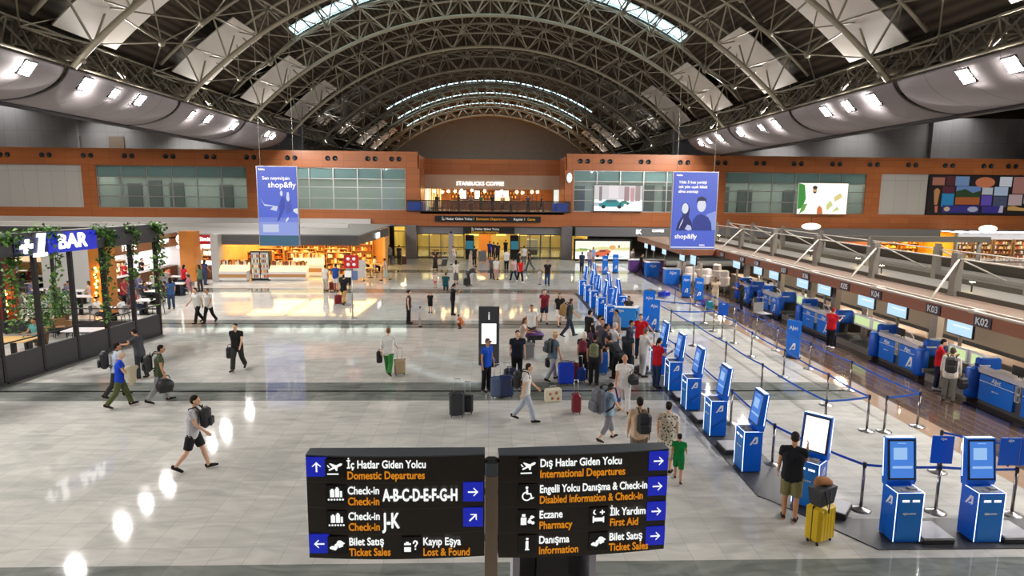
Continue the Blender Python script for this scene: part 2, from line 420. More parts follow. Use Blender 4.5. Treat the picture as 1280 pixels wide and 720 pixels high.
# side space frame above and beyond the soffits
def side_frame(s_):
    b = MB(); rs = random.Random(3)
    xs = [19.6, 23.0, 26.0]; step = BAY/4
    for j in range(4):
        y = j*step
        top = [(s_*x, y, ze-.3+.02*(x-20)) for x in xs]; bot = [(s_*(x+1.7), y+step/2, ze-2.6) for x in xs[:-1]]
        top2 = [(s_*x, y+step, ze-.3) for x in xs]
        for a, c in zip(top, top[1:]): b.bar(a, c, .06, 4)
        for a, c in zip(bot, bot[1:]): b.bar(a, c, .06, 4)
        for i in range(len(bot)):
            b.bar(bot[i], (bot[i][0], bot[i][1]+step, bot[i][2]), .06, 4)
            for p in (top[i], top[i+1], top2[i], top2[i+1]): b.bar(bot[i], p, .05, 4)
        for i in range(len(xs)): b.bar(top[i], top2[i], .06, 4)
    # branching column heads and the longitudinal truss right behind the soffit
    for x, z in ((19.2, 11.9), (21.5, 11.2)):
        b.bar((s_*x, 0, z), (s_*x, BAY, z), .1, 6)
    for j in range(6):
        y = j*BAY/6; y2 = (j+1)*BAY/6
        b.bar((s_*19.2, y, 11.9), (s_*20.6, (y+y2)/2, 13.9), .06, 4); b.bar((s_*19.2, y2, 11.9), (s_*20.6, (y+y2)/2, 13.9), .06, 4)
        b.bar((s_*21.5, y, 11.2), (s_*20.6, (y+y2)/2, 13.9), .05, 4); b.bar((s_*21.5, y2, 11.2), (s_*20.6, (y+y2)/2, 13.9), .05, 4)
        b.bar((s_*19.2, y, 11.9), (s_*21.5, y2, 11.2), .04, 4)
    b.bar((s_*20.6, 0, 13.9), (s_*20.6, BAY, 13.9), .08, 6)
    b.bar((s_*21.4, 0, 11.3), (s_*21.4, 0, 14.6), .26, 8)
    for p in ((17.6, -3.2, 16.6), (17.6, 3.2, 16.6), (24.5, -3, 14.4), (24.5, 3, 14.4), (18.2, 0, 12.0)): b.bar((s_*21.4, 0, 12.6), (s_*p[0], p[1], p[2]), .11, 6)
    return b
for s_, side in ((-1, 'left'), (1, 'right')):
    me = side_frame(s_).mesh('ceiling_frame', m_steel2)
    for k in range(-1, 6): tag(link('ceiling_frame', me, loc=(0, Y0+BAY*k, 0)), kind='structure')
# ---- curved metal soffits with floodlights
def soffit_p(t): return (22.35-3.35*math.sin(t*1.4), 10.25+1.42*(1-math.cos(t*1.4))/(1-math.cos(1.4)))
def soffit_seg(s_, L):
    b = MB(); n = 14; vs = []
    for i in range(n+1):
        x, z = soffit_p(i/n); vs += [(s_*x, 0, z), (s_*x, L, z), (s_*(x+.06), 0, z+.1), (s_*(x+.06), L, z+.1)]
    fs = []
    for i in range(n):
        k = 4*i; fs += [(k, k+4, k+5, k+1), (k+2, k+3, k+7, k+6), (k, k+2, k+6, k+4), (k+1, k+5, k+7, k+3)]
    fs += [(0, 1, 3, 2), (4*n, 4*n+2, 4*n+3, 4*n+1)]
    b.add(vs, fs, 0, True); return b
for s_ in (-1, 1):
    me = soffit_seg(s_, BAY-.34).mesh('ceiling_soffit', m_soffit)
    tr = MB(); tr.bar((s_*22.42, 0, 10.2), (s_*22.42, BAY, 10.2), .13, 6); tr.box(s_*22.5-.05, s_*22.5+.05, 0, BAY, 10.25, 10.75)
    for q in (0.0, .35, .7, 1.0):
        x, z = soffit_p(q); tr.bar((s_*(x+.2), 0, z+.2), (s_*(x+.2), BAY, z+.2), .07)
    tm = tr.mesh('trim_soffit', m_dark)
    for k in range(-2, 4):
        tag(link('ceiling_soffit', me, loc=(0, Y0+BAY*k+.17, 0)), kind='structure')
        tag(link('trim_soffit', tm, loc=(0, Y0+BAY*k, 0)), kind='structure')
m_lens = emat('floodlight_lens', (255, 250, 244), LAMP)
def floodlight(s_, label, Y, t, w, grp):
    x, z = soffit_p(t); x2, z2 = soffit_p(t+.03)
    ang = math.atan2(z2-z, -(x2-x))    # slope of soffit
    o = thing('floodlight', label, 'floodlight', (s_*x, Y, z-.03), 0, grp)
    b = MB(); h = w/2
    b.box(-h-.06, h+.06, -h-.06, h+.06, 0.0, .12); f = b.build('housing', m_dark, o)
    b = MB(); b.quad((-h, -h, -.012), (-h, h, -.012), (h, h, -.012), (h, -h, -.012)); b.box(-h, h, -h, h, -.011, 0, 1)
    ln = b.build('lens', [m_lens, m_alu], o)
    o.rotation_euler = (0, s_*ang, 0)
    return o
def lamp_from_px(px, py, s_):     # place on the soffit curve where the photo shows it
    best = None
    for i in range(60):
        t = .1+.85*i/60; x, z = soffit_p(t); d = ray(px, py); k = s_*x/d.x; e = abs(CAMZ+k*d.z-z)
        if k > 0 and (best is None or e < best[0]): best = (e, t, k*d.y)
    return best[1], best[2]
LL = [(34, 85, .62), (107, 105, .62), (143, 116, .5), (175, 125, .62), (240, 143, .45), (260, 148, .6), (293, 157, .6), (334, 167, .5), (341, 171, .5)]
LR = [(1266, 80, .62), (1207, 95, .62), (1092, 124, .62), (1060, 132, .62), (1032, 139, .62), (970, 155, .6), (952, 159, .5), (925, 166, .55), (900, 172, .6), (886, 176, .5), (876, 179, .5)]
for lst, s_, side in ((LL, -1, 'left'), (LR, 1, 'right')):
    for k, (px, py, w) in enumerate(lst):
        t, Y = lamp_from_px(px, py, s_)
        floodlight(s_, 'square white floodlight in the %s curved soffit, %s one from the viewer' % (side, ORD[k]), Y, t, w, 'floodlights in the %s soffit' % side)
    for k, Y in enumerate((20.5, 16.5, 12.5, 8.5, 4.5, 0.5)):     # the same row goes on over the viewer's side of the hall
        floodlight(s_, 'square white floodlight in the %s curved soffit beside the viewer, %s one back' % (side, ORD[k]), Y, .62, .62, 'floodlights in the %s soffit' % side)
# reflector floodlights standing on the soffit's top edge, aimed at the pale panels
for s_ in (-1, 1):
    for k in range(0, 9):
        ld = bpy.data.lights.new('reflector_floodlight', 'SPOT'); ld.energy = UP; ld.spot_size = R(95); ld.spot_blend = .6; ld.shadow_soft_size = .25; ld.color = (1, .95, .88)
        lo = bpy.data.objects.new('reflector_floodlight', ld); COL.objects.link(lo)
        lo.location = (s_*19.6, Y0+BAY*(k+.5), 12.3)
        tgt = Vector((s_*13.5, Y0+BAY*(k), 17.5)); lo.rotation_euler = (tgt-lo.location).to_track_quat('-Z', 'Y').to_euler()
# added lamps hidden behind the soffits brighten aisles and far wall; rear uplights
m_aisle = emat('aisle_fill_lens', (255, 248, 238), AISLE)
dl = MB(); dl.box(-1.6, 1.6, -1.6, 1.6, 0, .18); dl.box(-1.6, -1.55, -1.6, 1.6, -1.5, 0); dl.box(1.55, 1.6, -1.6, 1.6, -1.5, 0); dl.box(-1.55, 1.55, -1.6, -1.55, -1.5, 0); dl.box(-1.55, 1.55, 1.55, 1.6, -1.5, 0); dl.quad((-1.5, -1.5, -.005), (-1.5, 1.5, -.005), (1.5, 1.5, -.005), (1.5, -1.5, -.005), 1)  # deep baffle sides keep the added lens out of floor reflections
dm = dl.mesh('ceiling_fill_lamp', [m_dark, m_aisle])
for s_ in (-1, 1):
    for x, z in ((30, 13.5), (38, 14.9), (48, 16.7)):
        for k in (0, 1, 2, 3, 4, 5, 5.8, 6.85): tag(link('ceiling_fill_lamp', dm, loc=(s_*x, 10+8*k, z)), kind='structure')
m_warmlens = emat('warm_uplight_lens', (255, 170, 96), 200)
ul = MB(); ul.box(-.5, .5, -.3, .3, 0, .2); ul.quad((-.45, -.26, .205), (.45, -.26, .205), (.45, .26, .205), (-.45, .26, .205), 1)
um = ul.mesh('roof_uplight', [m_dark, m_warmlens])
for x in (-9, -5.4, -1.8, 1.8, 5.4, 9): tag(link('roof_uplight', um, loc=(x, 109, 9.2)), kind='structure')
# ---- far wall
def wallbox(name, x0, x1, z0, z1, y0=WALLY, y1=WALLY+.5, m=None): 
    b = MB(); b.box(x0, x1, y0, y1, z0, z1); return struct(name, b, m or m_orange)
RX0, RX1 = -6.75, 7.3        # recess
ZT, ZW1, ZW0, ZB = 10.2, 8.62, 4.62, 3.1
wallbox('wall_far', -62, RX0-.2, ZW1, ZT); wallbox('wall_far', RX1+.2, 62, ZW1, ZT)
wallbox('wall_far', -62, RX0-.2, ZB+.1, ZW0); wallbox('wall_far', RX1+.2, 62, ZB+.1, ZW0); wallbox('wall_far', RX0-.2, RX1+.2, ZB, 4.5)
for x0, x1 in ((-38.7, -37.4), (-23.3, -22.0), (-8.15, -6.75), (7.3, 8.2), (22.0, 23.2), (37.3, 38.8)): wallbox('wall_far', x0, x1, ZW0, ZW1)
wallbox('wall_panel', -62, -38.7, ZW0, ZW1, WALLY+.1, WALLY+.4, m_greypanel); wallbox('wall_panel', 38.8, 62, ZW0, ZW1, WALLY+.1, WALLY+.4, m_greypanel)
# top cap and the roof of the block behind
b = MB(); b.box(-62, -8.5, WALLY+.5, 74, ZT-.3, ZT-.1); b.box(8.5, 62, WALLY+.5, 74, ZT-.3, ZT-.1); b.box(-8.5, 8.5, 70, 126, 9.0, 9.2); b.box(-62, -8.5, 74, 126, 9.0, 9.2); b.box(8.5, 62, 74, 126, 9, 9.2)
struct('roof_block', b, m_conc)
# upper set-back dark walls
b = MB(); b.box(-41, -19, 67, 67.4, ZT-.4, 17.6); struct('wall_upper_left', b, m_darkpanel)
b = MB(); b.prism([(19, ZT-.4), (46, ZT-.4), (46, 14.6), (42, 16.5), (36, 17.6), (30, 17.6), (19, 17.6)], 67, 67.4); struct('wall_upper_right', b, m_darkpanel)
b = MB(); b.box(-62, -41, 66.6, 67, ZT-.4, 17); b.box(46, 62, 66.6, 67, ZT-.4, 14.5); struct('wall_upper_ends', b, m_darkpanel)
for k, px in enumerate((92, 146)):
    p = aty(px, 180, 66.95); b = MB(); b.box(p.x-.75, p.x+.75, 66.9, 67.0, ZT-.3, 11.6); o = MB(); struct('door_%d' % (k+1), b, mat('roof_door', (90, 80, 70), .6))
# recess of the coffee shop
b = MB(); b.box(RX0-.2, RX1+.2, 67.5, 68.0, 8.2, 9.8); struct('wall_recess', b, m_orange)
b = MB()
for x, d in ((RX0, -1), (RX1, 1)):
    b.add([(x, WALLY+.01, 4.5), (x, 68, 4.5), (x, 68, 9.9), (x, WALLY+.01, 9.9), (x+d*.3, WALLY+.3, 4.5), (x+d*.3, 68, 4.5), (x+d*.3, 68, 9.9), (x+d*.3, WALLY+.3, 9.9)], [(0, 1, 2, 3), (4, 7, 6, 5), (0, 4, 5, 1), (3, 2, 6, 7), (0, 3, 7, 4), (1, 5, 6, 2)])
struct('wall_recess_sides', b, m_orange_s)
b = MB(); b.box(RX0, RX1, WALLY, 75, 4.3, 4.5); struct('floor_mezzanine', b, m_slab)
b = MB(); b.box(-62, 62, WALLY+.5, 75, ZB-.1, ZB); struct('ceiling_lower', b, mat('grey_lower_ceiling', (150, 146, 146), .5))
b = MB(); b.box(RX0, RX1, 67.6, 67.9, 6.75, 8.2); struct('wall_signband', b, mat('bronze_band', (196, 166, 142), .35, .2, noise=.1, nscale=1))
b = MB(); b.box(RX0, RX1, 68, 75, 6.95, 7.05); struct('ceiling_coffee', b, mat('warm_cream', (214, 190, 160), .6))
b = MB(); b.box(RX0, RX1, 73.5, 73.8, 4.5, 7.0); struct('wall_coffee', b, mat('wood_wall', (150, 96, 56), .5, noise=.25, nscale=3))
b = MB(); b.box(-62, -9.7, 75, 75.2, 0, ZB); b.box(10.1, 62, 75, 75.2, 0, ZB); struct('wall_rear', b, m_conc)
# air nozzles in pairs
nz = MB(); nz.lathe([(.24, 0), (.24, .05), (.19, .07), (.16, -.05), (.05, -.08)], n=14); nz.xf(Matrix.Rotation(PI/2, 4, 'X'))
nm = nz.mesh('air_nozzle', m_black)
NP = [(5, 194), (57, 194.3), (109, 195), (160.5, 195.5), (212, 195.8), (263, 196.5), (313, 197), (364, 198), (414, 198.8), (464, 199), (494, 199.5), (730, 202.5), (758, 203), (806, 203.5), (855, 204), (902, 204.5), (950, 205), (997, 205.5), (1045, 206), (1092, 206.3), (1140, 207), (1186, 207.5), (1234, 208), (1265, 208.5)]
for px, py in NP:
    for d in (-4.6, 4.6):
        p = aty(px+d, py, WALLY)
        tag(link('air_nozzle', nm, loc=(p.x, WALLY-.01, 9.5)), 'round black air nozzle in the upper band of the orange far wall', 'air nozzle', 'round air nozzles in pairs on the far wall')
# windows in the far wall, rooms behind them
m_room = mat('office_wall', (176, 178, 172), .7, noise=.05, nscale=.7)
m_roomdark = mat('office_dark', (84, 86, 86), .6)
m_down = emat('office_downlight', (255, 246, 230), 6)
def far_window(n, x0, x1, cols, seed):
    rs = random.Random(seed)
    o = MB(); o.box(x0, x1, WALLY+.18, WALLY+.2, ZW0, ZW1); g = struct('window_%d' % n, o, m_glass)
    f = MB()
    for i in range(cols+1):
        x = x0+(x1-x0)*i/cols; f.box(x-.05, x+.05, WALLY+.12, WALLY+.24, ZW0, ZW1)
    for z in (ZW0+.04, ZW0+1.1, ZW0+2.15, ZW1-1.05, ZW1-.04): f.box(x0, x1, WALLY+.13, WALLY+.23, z-.035, z+.035)
    f.build('window_frame', m_alu, g)
    p = MB(); p.box(x0, x1, WALLY+.26, WALLY+.3, ZW1-1.05, ZW1); p.build('window_spandrel', mat('spandrel_teal', (214, 228, 226), .3), g)
    r = MB(); r.box(x0, x1, 67, 67.2, ZW0, ZW1); r.box(x0-.1, x0, WALLY+.5, 67, ZW0, ZW1); r.box(x1, x1+.1, WALLY+.5, 67, ZW0, ZW1); r.box(x0, x1, WALLY+.5, 67, ZW1-.9, ZW1-.8); r.box(x0, x1, WALLY+.5, 67, ZW0-.1, ZW0)
    struct('wall_office', r, m_room)
    d = MB()
    w = (x1-x0)
    for i in range(cols):
        if rs.random() < .55:
            a = x0+w*(i+.1+.3*rs.random())/cols; d.box(a, a+w/cols*(.35+.3*rs.random()), 66.8, 66.99, ZW0, ZW0+2.2+.6*rs.random())
    struct('door_office', d, m_roomdark)
    l = MB()
    for i in range(cols):
        for yy in (64.3, 65.8):
            x = x0+w*(i+.5)/cols; l.box(x-.9, x+.9, yy-.4, yy+.4, ZW1-.95, ZW1-.91)
    tag(l.build('ceiling_downlights', m_down), kind='structure')
far_window(11, -37.4, -23.3, 6, 1); far_window(12, -22.0, -8.15, 6, 5); far_window(13, 8.2, 22.0, 6, 3); far_window(14, 23.2, 37.3, 6, 8)
# ================================================================ FAR SIDE: coffee shop, entrance, posters, banners
m_txt = emat('white_lit_letters', (255, 252, 246), 2.2)
m_txtw = mat('white_lettering', (240, 240, 238), .4, emit=(240, 240, 238), es=.35)
m_txto = mat('amber_lettering', (240, 170, 40), .4, emit=(240, 165, 30), es=.3)
m_blackglass = mat('black_gloss', (20, 20, 22), .15)
t = thing('shop_sign', 'white lit letters naming the coffee shop on the mezzanine', 'sign', (-1.0, 67.55, 7.3))
text('STARBUCKS COFFEE', .54, m_txt, t, (0, 0, 0), bold=.012, depth=.08)
t = thing('round_shop_sign', 'oval lit sign on the orange pier right of the mezzanine coffee shop', 'sign', (7.75, 62.98, 7.9))
b = MB(); b.lathe([(.5, 0), (.5, .12), (.42, .14)], n=20); b.xf(Matrix.Scale(.55, 4, (1, 0, 0)) @ Matrix.Rotation(PI/2, 4, 'X') ); b.build('face', emat('sign_white', (235, 238, 235), 1.2), t)
b = MB(); b.lathe([(.54, 0), (.54, .08)], n=20); b.xf(Matrix.Scale(.55, 4, (1, 0, 0)) @ Matrix.Rotation(PI/2, 4, 'X')); b.build('rim', m_dark, t)
# pendant lamps
m_bulb = emat('warm_bulb', (255, 206, 130), 30)
pb = MB(); pb.ball((0, 0, 0), .15, nu=8, nv=6)
pc = MB(); pc.bar((0, 0, .12), (0, 0, .62), .015, 4); pc.lathe([(.05, .13), (.07, .16), (.03, .24)], n=8)
lamp0 = None
for k, (px, py) in enumerate([(543, 239), (560.5, 239), (569, 239), (577, 238), (646, 240), (653, 241), (665, 240), (672, 240), (590, 238), (606, 239), (627, 239), (553, 240)]):
    p = aty(px, py, 69.2+.4*(k % 3))
    lab = 'glowing warm pendant bulb above the mezzanine coffee tables'
    if lamp0 is None:
        lamp0 = thing('pendant_lamp', lab, 'lamp', p, 0, 'pendant bulbs of the coffee shop'); pb.build('bulb', m_bulb, lamp0); pc.build('cord', m_black, lamp0)
    else: copy_tree(lamp0, lab, p)
# menu boards, back bar
for k, (x0, x1) in enumerate(((-3.35, -2.5), (-1.65, -1.05), (.55, 2.1))):
    t = thing('menu_board', 'lit white menu board over the coffee bar, %s' % ('left narrow one', 'narrow one in the middle', 'wide one to the right')[k], 'menu board', ((x0+x1)/2, 70.4, 5.7))
    w = (x1-x0)/2; b = MB(); b.box(-w, w, -.04, .04, 0, .95); b.build('frame', m_dark, t); b = MB(); b.box(-w+.05, w-.05, -.06, -.03, .05, .9); b.build('screen', emat('menu_lit', (255, 248, 232), 3.0), t)
t = thing('coffee_bar', 'long wooden coffee bar with glass pastry case on the mezzanine', 'bar counter', (0, 70, 4.5))
b = MB(); b.box(-4.2, 3.4, -.4, .4, 0, 1.0); b.box(-4.2, 3.4, .9, 1.0, 0, 2.1, 1); b.build('body', [mat('bar_wood', (120, 72, 38), .5, noise=.2), mat('bottle_shelf', (86, 46, 24), .5)], t)
b = MB(); b.box(-4.3, 3.5, -.48, .48, 1.0, 1.06); b.build('worktop', m_white, t)
b = MB(); b.box(.2, 2.4, -.36, .3, 1.06, 1.4); b.build('pastry_case', emat('case_glow', (255, 226, 170), 1.6), t)
b = MB(); rs = random.Random(2)
for i in range(40): x = -4+7.2*i/40; b.bar((x, .85, 1.3+.4*(i % 2)), (x, .85, 1.55+.4*(i % 2)), .05, 6)
b.build('bottles', m_txto, t)
t = thing('shelf_wall', 'dark slatted shelving at the right of the mezzanine coffee bar', 'shelf', (4.4, 70.6, 4.5))
b = MB()
for i in range(9): b.box(-.75, .75, -.15, .15, .2*i+.1, .2*i+.15)
for x in (-.75, -.25, .25, .75): b.box(x-.03, x+.03, -.15, .15, 0, 2.1)
b.build('shelves', mat('dark_walnut', (70, 42, 26), .5), t)
t = thing('curtain_light', 'glowing vertical light fringe at the left end of the mezzanine coffee shop', 'light', (-5.9, 69, 4.5))
b = MB()
for i in range(9): b.box(-.7+.17*i, -.64+.17*i, 0, .04, .3, 2.3)
b.build('strips', emat('fringe_glow', (255, 208, 128), 3.0), t); b = MB(); b.box(-.8, .8, -.05, .09, 2.3, 2.4); b.build('rail', m_black, t)
# low warm lamps of the coffee shop ceiling
b = MB()
for x in (-5, -2.5, 0, 2.5, 5):
    for y in (68.8, 71.5): b.box(x-.25, x+.25, y-.25, y+.25, 6.92, 6.95)
tag(b.build('ceiling_lamps_coffee', emat('coffee_downlight', (255, 200, 130), 70)), kind='structure')
# balcony railing
t = thing('balcony_railing', 'glass balcony railing with dark handrail along the mezzanine edge', 'railing', (0, 62.85, 4.5))
b = MB(); b.box(-8.0, 7.9, -.03, .03, 1.06, 1.13); b.box(-8.0, 7.9, -.05, .05, 0, .08); b.build('handrail', m_black, t)
b = MB(); b.box(-8.0, 7.9, -.008, .008, .08, 1.06); b.build('pane', glass_mat('smoky_glass', (206, 206, 206), .06), t)
b = MB()
for i in range(13): x = -8+15.9*i/12; b.box(x-.03, x+.03, -.03, .03, 0, 1.1)
b.build('posts', m_dark, t)
for x, lab in ((-7.2, 'left'), (6.9, 'right')):
    o = MB(); o.box(-.75, .75, 0, .05, 0, .8); o = link('blue_board', o.mesh('blue_board', mat('blue_glow', (40, 90, 220), .4, emit=(50, 100, 235), es=.5)), None, (x, 62.99, 4.62)); tag(o, 'blue board behind the balcony glass at its %s end' % lab, 'board')
# balcony tables
def cafe_table(name, label, group, loc, h=.74, r=.35, m=None):
    o = thing(name, label, 'table', loc, 0, group)
    b = MB(); b.lathe([(r, h-.03), (r, h)], n=16); b.build('table_top', m or m_dark, o)
    b = MB(); b.lathe([(r*.7, 0), (r*.65, .03), (.04, .06), (.04, h-.03)], n=10); b.build('pedestal', m_black, o); return o
ct = None
for k, x in enumerate((-5.6, -3.9, -2.3, -.6, 1.1, 2.8, 4.5)):
    lab = 'small round dark cafe table behind the balcony glass, %s from the left' % ORD[k]
    if ct is None: ct = cafe_table('cafe_table', lab, 'cafe tables on the balcony', (x, 64.3+.5*(k % 2), 4.5))
    else: copy_tree(ct, lab, (x, 64.3+.5*(k % 2), 4.5))
def chair(name, label, group, loc, rz, m, mleg):
    o = thing(name, label, 'chair', loc, rz, group)
    b = MB(); b.cbox(-.21, .21, -.21, .21, .43, .47, .015); b.build('seat', m, o)
    b = MB(); vs = []
    b.cbox(-.21, .21, -.22, -.18, .56, .86, .012); b.bar((-.18, -.2, .45), (-.18, -.2, .6), .015, 6); b.bar((.18, -.2, .45), (.18, -.2, .6), .015, 6); b.build('backrest', m, o)
    for sx in (-1, 1):
        for sy in (-1, 1):
            l = MB(); l.bar((sx*.18, sy*.18, .44), (sx*.2, sy*.21, 0), .016, 6); l.build('leg', mleg, o)
    return o
ch0 = None
for k, x in enumerate((-6.2, -5.0, -4.5, -3.3, -1.6, .1, 1.8, 3.5, 5.1)):
    lab = 'dark cafe chair behind the balcony glass, %s from the left' % ORD[k]
    rz = PI/2 if k % 2 else -PI/2
    if ch0 is None: ch0 = chair('cafe_chair', lab, 'cafe chairs on the balcony', (x, 64.5, 4.5), rz, m_dark, m_black)
    else: copy_tree(ch0, lab, (x, 64.5+.4*(k % 2), 4.5), rz)
# overhead signs of the entrance
def sign_board(name, label, loc, w, h, lines, d=.21):
    t = thing(name, label, 'sign', loc); b = MB(); b.box(-w/2, w/2, 0, d, 0, h); b.build('board', m_black, t)
    for s_, x, z, sz, m in lines: text(s_, sz, m, t, (x, -.012, z), align='LEFT')
    return t
sign_board('departures_sign', 'long black sign on the orange band pointing to domestic departures and gates', (-.15, 62.8, 3.55), 10.3, .56,
    [('İç Hatlar Giden Yolcu /', -4.5, .28, .33, m_txtw), ('Domestic Departures', -1.15, .28, .33, m_txto), ('Kapılar /', 2.5, .28, .33, m_txtw), ('Gates', 3.85, .28, .33, m_txto)])
sign_board('entrance_sign', 'black two-line sign hanging over the glass entrance under the orange band', (-.05, 62.4, 2.42), 5.0, .66,
    [('İç Hatlar Giden Yolcu', -1.7, .46, .3, m_txtw), ('Domestic Departures', -1.7, .17, .3, m_txto)])
# ground floor columns and glass front
for n_, x in enumerate((-7.65, 7.6)):
    b = MB(); b.box(x-.52, x+.52, 62.6, 63.6, 0, ZB+.05); struct('column_entrance', b, mat('steel_clad_column', (132, 126, 126), .35, .5))
m_yel = mat('yellow_lit_wall', (206, 184, 112), .6, noise=.08, nscale=.6)
b = MB(); b.box(-9.5, 10, 74, 74.2, 0, ZB); b.box(-9.6, -9.5, 64.5, 74, 0, ZB); b.box(9.9, 10, 64.5, 74, 0, ZB); struct('wall_security', b, m_yel)
b = MB(); b.box(-8, 8, 63.4, 63.6, 2.35, ZB+.05); b.box(8.1, 19, 63.4, 63.6, 2.2, ZB+.1); struct('wall_lintel', b, mat('grey_lintel', (128, 124, 128), .5))
def glass_front(n, x0, x1, y, z1, cols):
    o = MB(); o.box(x0, x1, y-.01, y+.01, .05, z1); g = struct('window_%d' % n, o, m_clear); f = MB()
    for i in range(cols+1): x = x0+(x1-x0)*i/cols; f.box(x-.04, x+.04, y-.05, y+.05, 0, z1)
    for z in (.04, 1.0, z1-.04): f.box(x0, x1, y-.04, y+.04, z-.04, z+.04)
    f.build('window_frame', m_dark, g)
glass_front(21, -7.1, -2.5, 63.5, 2.35, 4); glass_front(22, 3.0, 7.1, 63.5, 2.35, 4); glass_front(23, -9.4, -8.2, 63.5, 2.6, 1)
b = MB()
for x in (-8.5, -6, -3.5, -1, 1.5, 4, 6.5, 9):
    for y in (65.2, 68, 71): b.box(x-.5, x+.5, y-.12, y+.12, ZB-.12, ZB-.09)
tag(b.build('ceiling_lamps_entrance', emat('entrance_downlight', (255, 222, 150), 70)), kind='structure')
for k, (x0, x1, c) in enumerate(((-6.1, -4.9, (216, 186, 120)), (-4.7, -3.4, (220, 190, 124)), (-1.1, .2, (216, 138, 60)))):
    t = thing('wall_panel_screen', 'tall %s panel inside the glass entrance, %s from the left' % ('orange' if k == 2 else 'pale yellow', ORD[k]), 'panel', ((x0+x1)/2, 66.5, 0))
    b = MB(); w = (x1-x0)/2; b.box(-w, w, 0, .08, .25, 2.4); b.build('board', mat('panel%d' % k, c, .5), t); b = MB(); b.box(-w, -w+.06, 0, .1, 0, .25); b.box(w-.06, w, 0, .1, 0, .25); b.build('feet', m_dark, t)
for k, px in enumerate((587, 643)):
    p = aty(px, 320, 62.3); t = thing('info_totem', 'dark totem with a teal screen at the %s side of the entrance' % ('left', 'right')[k], 'totem', (p.x, 62.3, 0))
    b = MB(); b.cbox(-.42, .42, -.12, .12, 0, 2.3, .03); b.build('body', m_blackglass, t); b = MB(); b.box(-.36, .36, -.14, -.12, .95, 1.75); b.build('screen', emat('teal_screen', (40, 120, 140), .8), t)
t = thing('slim_post', 'slim grey post standing before the left half of the glass entrance', 'post', aty(564, 333, 60.5)*1); t.location.z = 0
b = MB(); b.cbox(-.24, .24, -.24, .24, 0, 2.55, .03); b.build('shaft', m_alu, t); b = MB(); b.ball((0, 0, 2.65), .12, nu=8, nv=6); b.build('camera_dome', m_black, t)
for k, x in enumerate((-5.6, 4.6)):
    t = thing('baggage_scanner', 'grey baggage scanner inside the glass entrance, %s one' % ('left', 'right')[k], 'scanner', (x, 68.5, 0)); b = MB(); b.cbox(-.6, .6, -.8, .8, .5, 1.5, .06); b.build('tunnel', mat('scanner_grey', (170, 172, 174), .4), t); b = MB(); b.box(-.4, .4, -2, 2, .4, .5); b.build('belt', m_black, t); b = MB()
    for sy in (-1.8, 1.8): b.box(-.38, .38, sy-.05, sy+.05, 0, .4)
    b.box(-.5, .5, -.7, .7, 0, .5); b.build('base', m_dark, t)
    t = thing('walk_through_gate', 'walk-through detector gate inside the glass entrance, %s one' % ('left', 'right')[k], 'gate', (x+1.4, 68.5, 0)); b = MB()
    for sx in (-.5, .5): b.cbox(sx-.06, sx+.06, -.3, .3, 0, 2.1, .02)
    b.box(-.5, .5, -.3, .3, 2.1, 2.3); b.build('frame', mat('gate_teal', (96, 130, 132), .4), t)
for k, x in enumerate((-6.4, -3.3, -1.6, 1.2, 3.4, 6.2)):
    t = thing('lit_board', 'small lit yellow board high inside the glass entrance, %s from the left' % ORD[k], 'sign', (x, 66.2, 2.0)); b = MB(); b.box(-.5, .5, 0, .1, 0, .5); b.build('face', emat('lit_board', (255, 214, 110), 1.4 if k % 2 else 2.2), t); b = MB(); b.bar((-.4, .05, .5), (-.4, .05, 1.02), .015, 4); b.bar((.4, .05, .5), (.4, .05, 1.02), .015, 4); b.build('hanger', m_dark, t)
# ---- lit pictures
def picture(name, label, cat, loc, w, h, bg, es, shapes, frame=.1, fm=None, d=.12, back=False):
    """a backlit panel: shapes are (rgb, polygon in 0..1 x 0..1)"""
    t = thing(name, label, cat, loc); b = MB(); b.box(-w/2-frame, w/2+frame, .02, d, -frame, h+frame); b.build('frame', fm or m_black, t)
    b = MB(); b.box(-w/2, w/2, -.01, .019, 0, h); b.build('screen', emat('pic_%d_%d_%d_%.1f' % (*bg, es), bg, es), t)
    g = MB(); ms = []
    for k, (c, poly) in enumerate(shapes):
        m = emat('pic_%d_%d_%d_%.1f' % (*c, es), c, es)
        if m not in ms: ms.append(m)
        g.prism([((a-.5)*w, z*h) for a, z in poly], -.012-.0015*k, -.011-.0015*k, 'y', ms.index(m))
    if shapes: g.build('picture', ms, t)
    if loc[2] > 4:
        q = MB()
        for sx in (-.3, .3): q.box(sx*w-.05, sx*w+.05, d-.01, .4, h*.4, h*.6)
        q.build('bracket', m_dark, t)
    return t
def ell(cx, cy, rx, ry, n=14): return [(cx+rx*math.cos(2*PI*i/n), cy+ry*math.sin(2*PI*i/n)) for i in range(n)]
def rect(x0, x1, y0, y1): return [(x0, y0), (x1, y0), (x1, y1), (x0, y1)]
def car(x, y, s, c, glass=(40, 60, 70)):
    return [(c, [(x-.5*s, y), (x+.5*s, y), (x+.52*s, y+.22*s), (x+.34*s, y+.34*s), (x+.2*s, y+.55*s), (x-.2*s, y+.55*s), (x-.36*s, y+.32*s), (x-.52*s, y+.22*s)]),
            (glass, [(x-.26*s, y+.32*s), (x+.28*s, y+.32*s), (x+.16*s, y+.5*s), (x-.16*s, y+.5*s)]),
            ((20, 20, 22), ell(x-.33*s, y, .09*s, .14*s)), ((20, 20, 22), ell(x+.33*s, y, .09*s, .14*s))]
p = aty(772.5, 264, 62.7)
